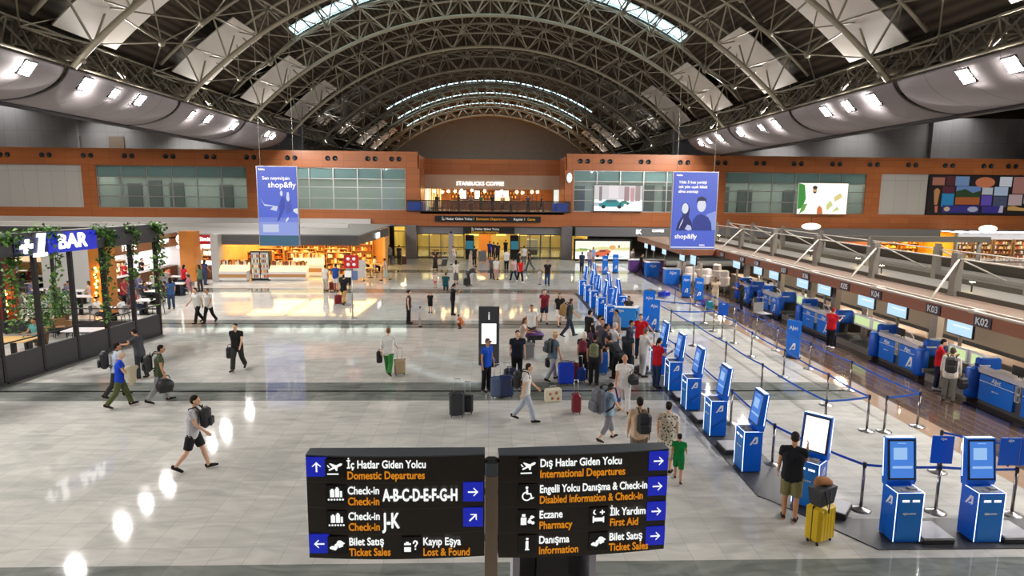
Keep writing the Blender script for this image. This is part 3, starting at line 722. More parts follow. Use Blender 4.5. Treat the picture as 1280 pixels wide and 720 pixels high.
picture('video_screen', 'bright screen showing a teal car in a city street before the upper window', 'screen', (p.x, 62.75, 4.72), 4.75, 2.5, (232, 236, 240), 1.25,
    [((196, 190, 192), rect(0, 1, .45, 1)), ((150, 120, 124), rect(.62, .72, .4, .95)), ((186, 140, 148), rect(.75, .83, .38, .9)), ((120, 116, 116), rect(.1, .16, .4, .95)), ((214, 206, 210), rect(.3, .5, .5, 1)), ((150, 134, 130), rect(.85, .95, .4, 1)), ((238, 242, 246), rect(0, 1, 0, .22)), ((170, 176, 180), rect(0, .5, .2, .32))] + car(.36, .17, .5, (24, 130, 134), (60, 90, 96)) + car(.62, .28, .22, (40, 140, 120)), .06)
p = aty(1027, 268, 62.7)
picture('poster', 'bright white poster with a man in white among green leaves before the right window', 'poster', (p.x, 62.75, 4.62), 4.95, 3.0, (252, 248, 236), 1.3,
    [((60, 130, 60), [(0, .15), (.1, .2), (.16, .5), (.12, .95), (0, 1)]), ((96, 150, 70), [(.04, .0), (.14, .1), (.2, .35), (.1, .3)]), ((255, 255, 252), [(.18, 0), (.46, 0), (.44, .5), (.38, .68), (.3, .68), (.2, .5)]), ((196, 150, 116), ell(.33, .76, .045, .09)), ((60, 44, 34), ell(.33, .86, .048, .06)), ((70, 50, 40), ell(.33, .70, .03, .03)), ((190, 110, 60), [(.4, 0), (.52, 0), (.5, .2), (.44, .28), (.4, .18)]), ((190, 196, 130), [(.6, .1), (.72, .3), (.66, .45), (.58, .3)]), ((206, 190, 130), [(.75, .4), (.9, .55), (.85, .7), (.72, .55)]), ((180, 190, 120), [(.7, .05), (.85, .15), (.8, .25)])], .05, m_alu)
p0 = aty(753, 321, 60.5)
picture('backlit_poster', 'wide backlit landscape poster with an orange car at the foot of the far wall', 'poster', (p0.x, 60.5, .22), 5.2, 1.72, (236, 236, 214), 1.3,
    [((176, 190, 120), [(0, .55), (.1, .62), (.22, .5), (.22, .42), (0, .4)]), ((210, 206, 150), [(.3, .6), (.5, .7), (.7, .62), (1, .66), (1, .5), (.3, .48)]), ((240, 244, 242), [(0, 0), (1, 0), (1, .42), (.6, .34), (0, .4)]), ((196, 208, 200), [(.05, .08), (.4, .14), (.8, .08), (.98, .16), (.5, .2)]), ((120, 150, 90), ell(.16, .54, .09, .05)), ((214, 160, 96), ell(.68, .66, .06, .12)), ((150, 120, 60), ell(.8, .7, .02, .1)), ((206, 96, 60), [(.34, .18), (.5, .12), (.62, .3), (.66, .44), (.58, .54), (.46, .52), (.4, .42), (.33, .36)]), ((90, 40, 30), [(.44, .4), (.56, .42), (.55, .48), (.46, .48)]), ((60, 30, 26), ell(.41, .17, .03, .07)), ((60, 30, 26), ell(.6, .26, .025, .07))], .18)
# mural of collaged photographs
rs = random.Random(11)
sh = [((176, 112, 92), rect(.02, .1, .75, .95)), ((90, 44, 50), rect(.11, .17, .75, .98)), ((120, 150, 190), rect(.17, .26, .74, .98)), ((208, 122, 84), ell(.365, .83, .065, .14)), ((216, 220, 226), rect(.46, .54, .73, .98)), ((170, 120, 110), rect(.55, .63, .55, .98)), ((206, 162, 70), rect(.64, .71, .74, .98)), ((150, 140, 112), rect(.72, .79, .72, .98)), ((160, 156, 132), rect(.81, .9, .72, .98)),
      ((34, 24, 22), rect(.02, .08, .05, .72)), ((196, 136, 90), [(.045, .25), (.065, .25), (.075, .62), (.055, .68), (.035, .62)]), ((206, 120, 100), [(.055, .05), (.07, .05), (.07, .22), (.05, .22)]), ((92, 40, 56), rect(.09, .17, .55, .72)), ((44, 140, 190), rect(.09, .17, .2, .54)), ((110, 140, 190), rect(.18, .34, .5, .73)), ((44, 70, 40), [(.18, .45), (.34, .45), (.34, .62), (.29, .56), (.24, .66), (.18, .6)]), ((176, 96, 50), rect(.18, .34, .26, .45)), ((196, 200, 206), rect(.35, .42, .52, .7)), ((100, 80, 180), rect(.35, .42, .24, .5)), ((180, 196, 220), rect(.43, .52, .5, .72)), ((74, 84, 110), rect(.43, .52, .2, .48)), ((196, 170, 170), rect(.53, .62, .25, .53)), ((120, 60, 50), rect(.63, .71, .54, .72)), ((150, 160, 180), rect(.63, .71, .3, .5)), ((210, 210, 214), [(.74, .52), (.78, .52), (.79, .7), (.745, .7)]), ((120, 110, 210), rect(.82, 1, .48, .72)), ((70, 82, 92), rect(.73, .87, .25, .5)), ((150, 176, 206), rect(.7, .99, .05, .24)), ((36, 70, 110), rect(.7, .99, .05, .1)), ((206, 160, 90), [(.53, .12), (.68, .1), (.68, .16), (.6, .2), (.57, .24), (.53, .22)]), ((56, 48, 130), rect(.1, .34, .05, .24)), ((180, 180, 200), ell(.3, .14, .035, .07)), ((210, 190, 150), ell(.13, .14, .02, .06)), ((60, 50, 140), rect(.36, .5, .05, .22)), ((200, 190, 210), [(.47, .06), (.5, .06), (.5, .24), (.48, .24)])]
p = aty(1157, 268, 62.9)
picture('mural', 'dark collage mural of many small colour photographs on the right grey wall', 'mural', (p.x+7.9, 62.98, 4.68), 15.6, 3.85, (30, 26, 30), .55, sh, .08)
# ---- hanging banners
m_ban = emat('banner_blue', (84, 106, 214), .95)
def banner(label, px0, px1, pyt, pyb, Y, items, figs):
    a = aty(px0, pyt, Y); c = aty(px1, pyb, Y); w = c.x-a.x; h = a.z-c.z
    t = thing('hanging_banner', label, 'banner', ((a.x+c.x)/2, Y, c.z), 0, 'hanging light box banners')
    b = MB(); b.box(-w/2-.04, w/2+.04, 0, .2, -.04, h+.04); b.build('frame', m_alu, t)
    b = MB(); b.box(-w/2, w/2, -.012, .212, 0, h); b.build('fabric', m_ban, t)
    for sx in (-.42, .42):
        q = MB(); xw = (a.x+c.x)/2+sx*w; q.bar((sx*w, .1, h), (sx*w, .1, -5.7+math.sqrt(25.6**2-xw*xw)-.1-c.z), .012, 4); q.build('wire', m_steel, t)
    for s_, x, z, sz, bo, al in items: text(s_, sz, m_txtw, t, (x*w, -.02, z*h), bold=bo, align=al)
    g = MB(); ms = []
    for k, (col, poly) in enumerate(figs):
        m = emat('ban_%d_%d_%d' % col, col, .9)
        if m not in ms: ms.append(m)
        g.prism([((u-.5)*w, v*h) for u, v in poly], -.016-.0012*k, -.014-.0012*k, 'y', ms.index(m))
    g.build('picture', ms, t); return t
banner('blue light box banner on the left, two people sitting on a white wing', 320.5, 374, 208, 307, 41.15,
  [('Sen neymişsin', -.02, .855, .30, .004, 'CENTER'), ('shop&fly', .12, .77, .5, .008, 'CENTER'), ('shop&fly', -.02, .07, .26, .004, 'CENTER'), ('Sabiha', -.46, .965, .16, .006, 'LEFT'), ('Sabiha', .2, .025, .14, .005, 'LEFT')],
  [((150, 166, 236), rect(0, 1, .13, .3)), ((120, 138, 228), rect(0, 1, .3, .36)), ((214, 222, 246), [(.05, .62), (.15, .53), (.5, .5), (.46, .44), (.3, .46), (.38, .5), (.16, .505)]), ((236, 240, 250), [(.88, .44), (1, .4), (1, .48), (.9, .47)]), ((58, 80, 180), [(.52, .5), (.6, .62), (.7, .62), (.68, .48), (.62, .42), (.52, .32), (.46, .31), (.54, .42)]), ((74, 92, 190), [(.7, .48), (.74, .6), (.83, .6), (.86, .44), (.76, .42), (.72, .4)]), ((226, 232, 250), ell(.6, .665, .035, .035)), ((230, 232, 250), [(.72, .6), (.74, .68), (.79, .68), (.8, .58), (.76, .56)]), ((236, 240, 252), [(.68, .32), (.75, .37), (.76, .34), (.7, .3)]), ((206, 214, 242), rect(.1, .5, .17, .27)), ((60, 104, 128), rect(0, 1, 0, .13))])
banner('blue light box banner on the right, a woman and a man in uniform', 842.5, 892.5, 215, 311, 41.15,
  [('Yılda 5 kez yurtiçi', -.38, .87, .25, .006, 'LEFT'), ('tek yön uçak bileti', -.38, .81, .25, .006, 'LEFT'), ('alma avantajı', -.38, .75, .25, .006, 'LEFT'), ('shop&fly', -.17, .16, .42, .008, 'CENTER'), ('Sabiha', -.44, .96, .16, .006, 'LEFT'), ('Sabiha', .15, .05, .14, .005, 'LEFT')],
  [((150, 168, 240), [(.55, .25), (1, .25), (1, .5), (.8, .46)]), ((30, 38, 110), [(.1, .24), (.14, .34), (.24, .44), (.2, .55), (.24, .6), (.34, .6), (.4, .52), (.38, .42), (.46, .34), (.48, .24)]), ((236, 238, 250), ell(.29, .53, .075, .07)), ((230, 234, 250), [(.16, .25), (.25, .36), (.26, .4), (.2, .33)]), ((46, 62, 150), [(.46, .24), (.48, .38), (.56, .44), (.66, .46), (.82, .42), (.9, .34), (.92, .24)]), ((236, 238, 250), ell(.66, .57, .1, .085)), ((30, 34, 84), [(.54, .6), (.56, .67), (.66, .69), (.76, .66), (.77, .6), (.74, .63), (.6, .63)]), ((206, 212, 244), [(.3, .26), (.36, .32), (.44, .3), (.46, .25), (.38, .24)]), ((240, 244, 255), rect(0, 1, .012, .026))])
# letters beside the far end of the check-in hall
t = thing('shop_letters', 'white lit shop letters on the grey band right of the backlit poster', 'sign', (14.9, 62.3, 2.72))
text('IK', .62, m_txt, t, (-.3, 0, 0), bold=.02, depth=.06); text('COFFEE', .34, m_txt, t, (1.6, 0, .12), bold=.012, depth=.06)
b = MB(); b.box(-6.5, 30, .04, 1.2, -.45, .42); b.build('backing', mat('grey_band', (112, 110, 112), .5), t)
# ---- shops under the right part of the far wall
def shop(n, x0, x1, c, es, seed, zt=2.9):
    rs = random.Random(seed)
    b = MB(); b.box(x0, x1, 67, 67.2, 0, zt); b.box(x0-.1, x0, 62.6, 67, 0, zt); b.box(x1, x1+.1, 62.6, 67, 0, zt); struct('wall_shop', b, mat('shopwall%d' % n, c, .6))
    b = MB()
    for i in range(max(1, int((x1-x0)/1.6))): b.box(x0+1.6*i+.4, x0+1.6*i+1.2, 63.5, 66, zt-.06, zt-.03)
    tag(b.build('ceiling_lamps_shop', emat('shoplamp%d' % n, c, es)), kind='structure')
    for i in range(int((x1-x0)/2.2)):
        x = x0+2.2*i+1.1
        shelf_unit('shelf_unit', 'shop shelf with goods under the right part of the far wall', (x, 66.4, 0), rs, 'goods shelves under the right part of the far wall')
GOODS = [mat('goods_%d' % i, c, .5) for i, c in enumerate([(190, 76, 46), (236, 206, 130), (110, 70, 40), (244, 238, 220), (224, 156, 60), (146, 70, 44), (230, 220, 180)])]
SHELFC = {}
def shelf_unit(name, label, loc, rs, group, w=1.9, h=2.0, rz=0, kind='wood'):
    t = thing(name, label, 'shelf', loc, rz, group)
    key = (w, h, kind, rs.randrange(3))
    if key not in SHELFC:
        b = MB(); b.box(-w/2, w/2, .16, .2, 0, h); b.box(-w/2, -w/2+.04, -.2, .2, 0, h); b.box(w/2-.04, w/2, -.2, .2, 0, h)
        ns = 4
        for i in range(ns+1): b.box(-w/2, w/2, -.2, .2, i*(h-.04)/ns, i*(h-.04)/ns+.04)
        g = MB()
        for i in range(ns):
            x = -w/2+.1
            while x < w/2-.2:
                ww = rs.uniform(.08, .22); hh = rs.uniform(.15, .38); g.box(x, x+ww, -.14, .1, i*(h-.04)/ns+.04, i*(h-.04)/ns+.04+hh, rs.randrange(7)); x += ww+rs.uniform(.01, .06)
        SHELFC[key] = (b.mesh('rack', {'wood': mat('shelf_wood', (176, 128, 78), .5), 'black': m_black}[kind]), g.mesh('goods', GOODS))
    link('rack', SHELFC[key][0], t); o = link('goods', SHELFC[key][1], t); o['kind'] = 'stuff'
    return t
shop(1, 28, 38.5, (236, 176, 128), 9, 1); shop(2, 39, 46.5, (255, 204, 90), 16, 2); shop(3, 47, 60, (236, 236, 238), 8, 4)
t = thing('shop_sign', 'small lit oval sign hanging before the orange band over the check-in roof', 'sign', aty(1014, 283, 60)); b = MB(); b.ball((0, 0, 0), .95, .12, .32, 14, 8); b.build('face', emat('cream_sign', (255, 244, 214), 2.2), t); b = MB(); b.bar((0, 0, .3), (0, 0, .9), .03); b.build('bracket', m_dark, t)
t = thing('shop_sign', 'larger lit oval sign hanging under the mural', 'sign', aty(1235, 286, 60)); b = MB(); b.ball((0, 0, 0), .95, .12, .36, 14, 8); b.build('face', emat('cream_sign', (255, 244, 214), 2.2), t); b = MB(); b.bar((0, 0, .3), (0, 0, .9), .03); b.build('bracket', m_dark, t)
# ================================================================ CHECK-IN ISLAND
m_blue = mat('airline_blue', (16, 116, 226), .35)
m_blue2 = mat('airline_blue_dark', (10, 92, 206), .35)
m_grey = mat('desk_grey', (84, 82, 86), .5)
m_worktop = mat('pale_worktop', (206, 200, 206), .35)
m_wl = mat('white_print', (245, 246, 250), .4)
m_led = emat('led_edge', (225, 236, 255), 2.2)
m_brown = mat('brown_fascia', (150, 94, 68), .4, noise=.08, nscale=1)
m_beige = panel_mat('ribbed_beige_roof', (140, 116, 98), (132, 108, 92), 20, .12, .02, .5, 'XY')
m_steelbelt = mat('steel_belt_cover', (150, 142, 132), .4, .4, noise=.1)
m_belt = mat('belt_rubber', (60, 58, 58), .6)
m_pinkband = mat('beige_band', (198, 176, 160), .45)
m_col = mat('island_column', (160, 152, 140), .4, .3)
XF = 15.2
def logo_a(mb, u, v, s, P, mi=0):          # the airline's slanted triangular mark drawn as two strokes in the plane given by P(u, v)
    for poly in ([(0, 0), (.16, 0), (.62, .78), (.62, 1.0), (.5, 1.0)], [(.62, 1.0), (.80, 1.0), (.80, .25), (.62, .05), (.62, .3), (.62, .78)], [(.3, .2), (.66, .36), (.66, .22), (.42, .1)]):
        vs = [P(u+a*s, v+b*s) for a, b in poly]; mb.add(vs, [tuple(range(len(vs)))], mi)
    return mb
def desk_unit(y0, y1, lab, far=False):     # a run of blue desks facing the hall, with rounded pods at both ends
    t = thing('checkin_desk', lab, 'check-in desk', (XF, y0, 0), 0, 'blue check-in desks'); L = y1-y0
    b = MB(); b.box(.06, .75, .25, L-.25, .1, .98); b.box(.1, .7, .3, L-.3, 0, .1); b.build('carcass', m_grey, t)
    b = MB(); b.box(0.0, .82, .2, L-.2, .98, 1.03); b.box(.0, .3, .3, L-.3, 1.03, 1.12); b.build('worktop', m_worktop, t)
    n = 2 if L > 2.2 else 1; w = (L-.5)/n
    for i in range(n):
        ya = .25+w*i+.1; yb = .25+w*(i+1)-.1-(.0 if n == 1 else .1)
        p = MB(); p.box(-.03, .06, ya, yb, .16, .74); p.box(-.03, .06, ya, yb, .77, .96); f = p.build('front_panel', m_blue, t)
        q = MB(); q.box(-.036, -.03, ya, yb, .745, .765); q.build('white_line', m_wl, f)
        text('AJet', .2, m_wl, f, (-.04, (ya+yb)/2, .86), rz=-PI/2, bold=.004)
        if i == 0:
            g = MB(); logo_a(g, 0, 0, .42, lambda u, v: (-.036, ya+.5-u, .22+v)); g.build('logo', m_wl, f)
        else: text('ajet.com', .08, m_wl, f, (-.04, (ya+yb)/2, .55), rz=-PI/2)
    if n == 2:
        q = MB(); ym = .25+w-.1; 
        for z0, z1 in ((.5, .72), (.74, .96)):
            q.box(-.035, .06, ym-.02, ym+.16, z0, z0+.012); q.box(-.035, .06, ym-.02, ym+.16, z1-.012, z1); q.box(-.035, .06, ym-.02, ym-.008, z0, z1); q.box(-.035, .06, ym+.148, ym+.16, z0, z1)
        q.build('notice_frame', m_wl, t)
    for ye in (.12, L-.12):
        p = MB(); p.lathe([(.2, .12), (.22, .2), (.22, 1.0), (.18, 1.06)], (0.02, ye, 0), 12); p.cbox(.1, .8, ye-.14, ye+.14, .8, 1.38, .05); pod = p.build('end_pod', m_blue2, t)
        p = MB(); p.box(.1, .42, ye-.143, ye+.143, 1.12, 1.17); p.box(.3, .7, ye-.1, ye+.1, 1.38, 1.42); p.build('printer_slot', m_wl, pod)
        p = MB(); p.bar((.02, ye, 0), (.02, ye, .13), .04, 8); p.build('foot', m_black, pod)
    c = MB(); c.tube([(.5, L*.45, 1.03), (.5, L*.45, 1.2), (.42, L*.45+.05, 1.34), (.3, L*.45+.1, 1.38)], .022, 8); c.build('gooseneck_light', m_wl, t)
    k = MB(); k.box(.42, .46, L*.6, L*.6+.4, 1.12, 1.4); k.box(.42, .58, L*.6+.15, L*.6+.25, 1.03, 1.06); k.bar((.47, L*.6+.2, 1.05), (.47, L*.6+.2, 1.2), .02, 6); k.build('staff_monitor', m_black, t)
    return t
GR = [(15.4, 19.1), (21.3, 24.25), (27.1, 30.4), (32.4, 35.0), (36.3, 38.3)]
GN = ['nearest the viewer, cut by the frame edge', 'second from the viewer, right of the red-shirted attendant', 'third from the viewer, behind a red-shirted attendant', 'fourth from the viewer', 'fifth from the viewer, by the white trolley']
for (a, c), n_ in zip(GR, GN): desk_unit(a, c, 'blue airline desk block, '+n_)
def bag_belt(y0, y1, lab):
    t = thing('baggage_belt', lab, 'conveyor', (XF, y0, 0), 0, 'baggage belts between the desks'); L = y1-y0
    b = MB(); b.box(.05, 1.4, .1, L-.1, 0, .3); b.build('housing', m_steelbelt, t)
    for i in range(2):
        w = (L-.3)/2; ya = .12+i*(w+.06)
        r = MB(); r.box(-.05, 1.35, ya+.06, ya+w-.06, .3, .34); r.build('belt', m_belt, t)
        e = MB(); e.box(-.08, 1.38, ya, ya+.05, .28, .42); e.box(-.08, 1.38, ya+w-.05, ya+w, .28, .42); e.build('rail', m_alu, t)
        f = MB(); f.box(.75, .83, ya+.02, ya+w-.02, .82, 1.32); sc = f.build('display_frame', m_wl, t); 
        s_ = MB(); s_.box(.742, .75, ya+.1, ya+w-.1, .9, 1.24); s_.build('display', emat('belt_display', (214, 236, 170), 1.0), sc)
        f = MB(); f.bar((.8, ya+w/2, .3), (.8, ya+w/2, .84), .05, 8); f.build('display_stand', m_col, sc)
    return t
for (a, c), n_ in zip(((19.1, 21.3), (24.25, 27.1), (30.4, 32.4), (35.0, 36.3)), ('behind the grey-clad traveller', 'second from the viewer', 'third from the viewer', 'fourth from the viewer')):
    bag_belt(a, c, 'steel baggage belt between blue desks, two white displays, '+n_)
# long band and collecting conveyor behind the desks
t = thing('collecting_conveyor', 'long low conveyor housing with beige top running behind the blue desks', 'conveyor', (16.6, 12, 0))
b = MB(); b.box(.0, .9, 0, 31, 0, 1.0); b.build('housing', m_steelbelt, t)
b = MB(); b.box(-.04, .7, 0, 31, 1.0, 1.04); b.build('beige_top', m_pinkband, t)
b = MB(); b.box(1.1, 2.2, 0, 31, .5, .55); b.box(1.05, 1.1, 0, 31, .5, .75); b.box(2.2, 2.25, 0, 31, .5, .75); b.build('belt', m_belt, t)
# canopy: fascia, ribbed roof, columns, posts, rails, braces
b = MB(); b.box(15.8, 15.95, 6, 44, 2.18, 2.58); b.box(13.5, 15.8, 44, 44.15, 2.18, 2.58); b.box(13.5, 13.65, 44.1, 58, 2.18, 2.58); struct('trim_canopy', b, m_brown)
b = MB(); b.box(15.9, 18, 6, 58, 2.5, 2.58); b.box(13.6, 15.95, 44.1, 58, 2.5, 2.58); struct('roof_canopy', b, m_beige)
b = MB(); b.box(18, 21, 6, 58, 2.48, 2.56); b.box(23.2, 26.2, 6, 58, 2.3, 2.4); struct('roof_canopy_middle', b, mat('canopy_grey', (122, 118, 112), .5, noise=.08))
b = MB(); b.bar((15.82, 6, 2.64), (15.82, 44, 2.64), .05, 6); b.bar((16.4, 6, 2.62), (16.4, 44, 2.62), .03, 6)
for y in (9.5, 14.8, 20.1, 25.4, 30.7, 36, 41.4): b.box(15.78, 16.2, y-.12, y+.12, 2.58, 2.7)
struct('trim_canopy_edge', b, mat('pale_pipe', (206, 198, 186), .4))
b = MB(); b.box(21.2, 21.6, 6, 58, 2.3, 2.75); b.box(22.0, 22.9, 6, 58, 2.35, 2.7); b.box(26.3, 26.8, 6, 58, 2.3, 2.9); b.box(18.0, 18.12, 6, 58, 2.56, 2.76); b.box(20.9, 21.0, 6, 58, 2.56, 2.78)
struct('trim_canopy_beams', b, mat('dark_olive_beam', (82, 76, 66), .5))
b = MB(); b.box(19.0, 19.5, 6, 44, 0, 2.48); b.box(26.0, 26.2, 6, 58, 0, 2.3); struct('wall_island', b, mat('island_wall', (146, 134, 120), .5, noise=.1, nscale=.6))
PY = [7.8, 13.1, 18.4, 23.9, 29.2, 34.5, 39.9, 45.2, 50.5, 55.8]
m_post = mat('grey_post', (140, 134, 126), .45, .3)
for k, y in enumerate(PY):
    b = MB(); b.box(17.86, 18.14, y-.16, y+.16, 2.5, 4.22); b.box(20.86, 21.14, y-.14, y+.14, 2.5, 4.05); b.box(17.8, 18.2, y-.22, y+.22, 2.56, 2.62); b.box(20.9, 21.1, y-.1, y+.1, 4.05, 4.2); struct('column_canopy', b, m_post)
    b = MB(); b.bar((15.85, y-1.7, 2.66), (18.0, y-.1, 4.0), .045, 6); b.bar((21.0, y, 3.95), (22.8, y-2, 2.7), .04, 6)
    if k+1 < len(PY): b.bar((18, y, 4.0), (18, PY[k+1], 4.0), .03, 6); b.bar((21, y, 3.95), (21, PY[k+1], 3.95), .03, 6)
    struct('trim_canopy_rails', b, mat('pale_pipe', (206, 198, 186), .4))
b = MB(); b.box(23.5, 36.2, 45, 45.3, 3.15, 3.55); b.bar((24, 45.15, 0), (24, 45.15, 3.2), .15, 8); b.bar((35.5, 45.15, 0), (35.5, 45.15, 3.2), .15, 8); struct('trim_gantry', b, m_post)
for k, (px, py) in enumerate([(1197, 430), (1103, 400), (1060, 375), (1027, 372), (986, 352), (941, 340)]):
    y = 16.5*800/(px-612); b = MB(); b.box(16.35, 16.6, y-.2, y+.2, .0, 2.5); struct('column_island', b, m_col)
# warm downlights and reflected spots of the island roof
b = MB()
for y in range(9, 56, 4): b.box(16.8, 17.1, y, y+.6, 2.46, 2.49)
tag(b.build('ceiling_lamps_canopy', emat('canopy_lamp', (255, 240, 216), 95)), kind='structure')
m_warm = emat('canopy_spot', (255, 226, 150), 60)
for k, (px, py) in enumerate([(852/1, 300), (965, 311), (1013, 321), (1072, 332), (1145, 342), (1270, 365)]):
    p = at(px, py, 2.56)
    if not 17 < p.x < 21: p.x = 19.5
    t = thing('roof_spotlight', 'small warm spotlight on the check-in roof between two grey posts, %s from the far end' % ORD[k], 'spotlight', (p.x, p.y, 2.56), 0, 'spotlights on the check-in roof')
    b = MB(); b.bar((0, 0, 0), (0, 0, .5), .03, 6); b.lathe([(.03, .5), (.12, .46), (.13, .42)], n=10); b.build('housing', m_dark, t); b = MB(); b.lathe([(.1, .40), (.1, .42)], n=10); b.build('lens', m_warm, t)
# counter numbers on the fascia
SG = [('K02', 1258), ('K03', 1190), ('K04', 1112), ('K05', 1070), ('K06', 1018), ('K07', 989), ('K08', 953), ('K09', 934), ('K10', 908)]
m_plate = mat('number_plate', (62, 60, 66), .4)
for s_, px in SG:
    y = 15.8*800/(px-612)
    t = thing('number_plate', 'dark plate reading %s on the brown check-in fascia' % s_, 'sign', (15.78, y, 2.38)); b = MB(); b.box(-.02, .02, -.36, .36, -.17, .17); b.build('plate', m_plate, t)
    text(s_, .34, m_wl, t, (-.03, 0, 0), rz=-PI/2, bold=.006)
# passenger monitors hung below the fascia
MN = [(1226, 33, 410, 'K02'), (1140, 25, 388, 'K03'), (1098, 20, 377, 'K04'), (1042, 15, 362, 'K05'), (1013, 14, 354, 'K06'), (975, 12, 344, 'K07'), (954, 9, 339, 'K08'), (926, 8, 331, 'K10')]
m_mon = emat('monitor_pale', (186, 222, 244), 1.15); m_mon2 = emat('monitor_white', (236, 244, 250), 1.25)
MO = thing('passenger_monitor', '', 'monitor', (0, 0, 0), 0, 'monitors along the check-in desks')
b = MB(); b.cbox(.03, .12, -.62, .62, -.34, .34, .02); b.build('housing', m_black, MO)
b = MB(); b.box(.02, .035, -.58, .58, -.3, .3); b.box(.0185, .02, -.5, .5, .17, .2, 1); b.box(.0185, .02, -.5, .3, -.02, .02, 1); b.build('screen', [m_mon, m_mon2], MO)
b = MB(); b.bar((.1, 0, -.3), (.1, 0, -2.0), .06, 8); b.bar((.1, 0, .1), (.4, 0, .1), .05, 6); b.build('stand', m_col, MO)
for k, (px, w, py, n_) in enumerate(MN):
    y = 15.95*800/(px-612); lab = 'pale blue passenger monitor below the check-in fascia near plate %s' % n_
    if k == 0: MO.location = (15.95, y, 2.0); MO['label'] = lab
    else: copy_tree(MO, lab, (15.95, y, 2.0))
for k, (px, py) in enumerate([(867, 322), (853, 318), (830, 313), (816, 309), (807, 306)]):
    y = 13.6*800/(px-612); copy_tree(MO, 'pale blue monitor below the far end of the check-in canopy, %s from its corner' % ORD[k], (13.75, y, 2.0))
# far desks and white seats
for k, (px0, px1, py) in enumerate(((806, 819, 342), (830, 846, 352))):
    p = at(px0, py+3); q = at(px1, py+5)
    t = thing('service_desk', 'blue service desk at the far end of the hall, %s of two' % ('left', 'right')[k], 'desk', (p.x, (p.y+q.y)/2, 0))
    w = max(1.0, q.x-p.x); b = MB(); b.box(0, w, 0, .8, .08, 1.1); b.box(.05, w-.05, .05, .75, 0, .08); b.build('body', m_blue, t); b = MB(); b.box(-.05, w+.05, -.05, .85, 1.1, 1.15); b.build('worktop', m_wl, t)
    text('AJet', .3, m_wl, t, (w/2, -.01, .85), bold=.004)
m_cart = mat('white_cover', (226, 214, 206), .5)
def cover_cart(t):
    b = MB(); b.cbox(-.42, .42, -.3, .3, .3, 1.0, .1); b.cbox(-.34, .2, -.24, .24, .95, 1.4, .08); b.build('white_cover', m_cart, t)
    for sx in (-.32, .32):
        for sy in (-.2, .2): w = MB(); w.bar((sx, sy, .09), (sx, sy, .32), .03, 6); w.lathe([(.08, 0), (.08, .05), (.05, .09)], (sx, sy, 0), 8); w.build('leg', m_black, t)
ck = None
for k, (px, py) in enumerate([(852, 349), (862, 358), (873, 352), (884, 361), (896, 354), (905, 364)]):
    p = at(px, py); lab = 'pale covered service cart by the far check-in desks, %s in the row from the left' % ORD[k]
    if ck is None: ck = thing('covered_cart', lab, 'cart', p, .3, 'covered carts by the far desks'); cover_cart(ck)
    else: copy_tree(ck, lab, p, .2*k)
t = thing('queue_divider_board', 'purple and white promotional counter behind the far blue desks', 'counter', aty(809, 345, 52)); t.location.z = 0
b = MB(); b.box(-1.5, 1.5, 0, .6, .1, 1.0); b.box(-1.4, 1.4, .05, .55, 0, .1); b.build('body', mat('purple_print', (96, 58, 130), .4, noise=.4, nscale=3), t); b = MB(); b.box(-1.6, 1.6, -.05, .65, 1.0, 1.06); b.build('worktop', m_wl, t)

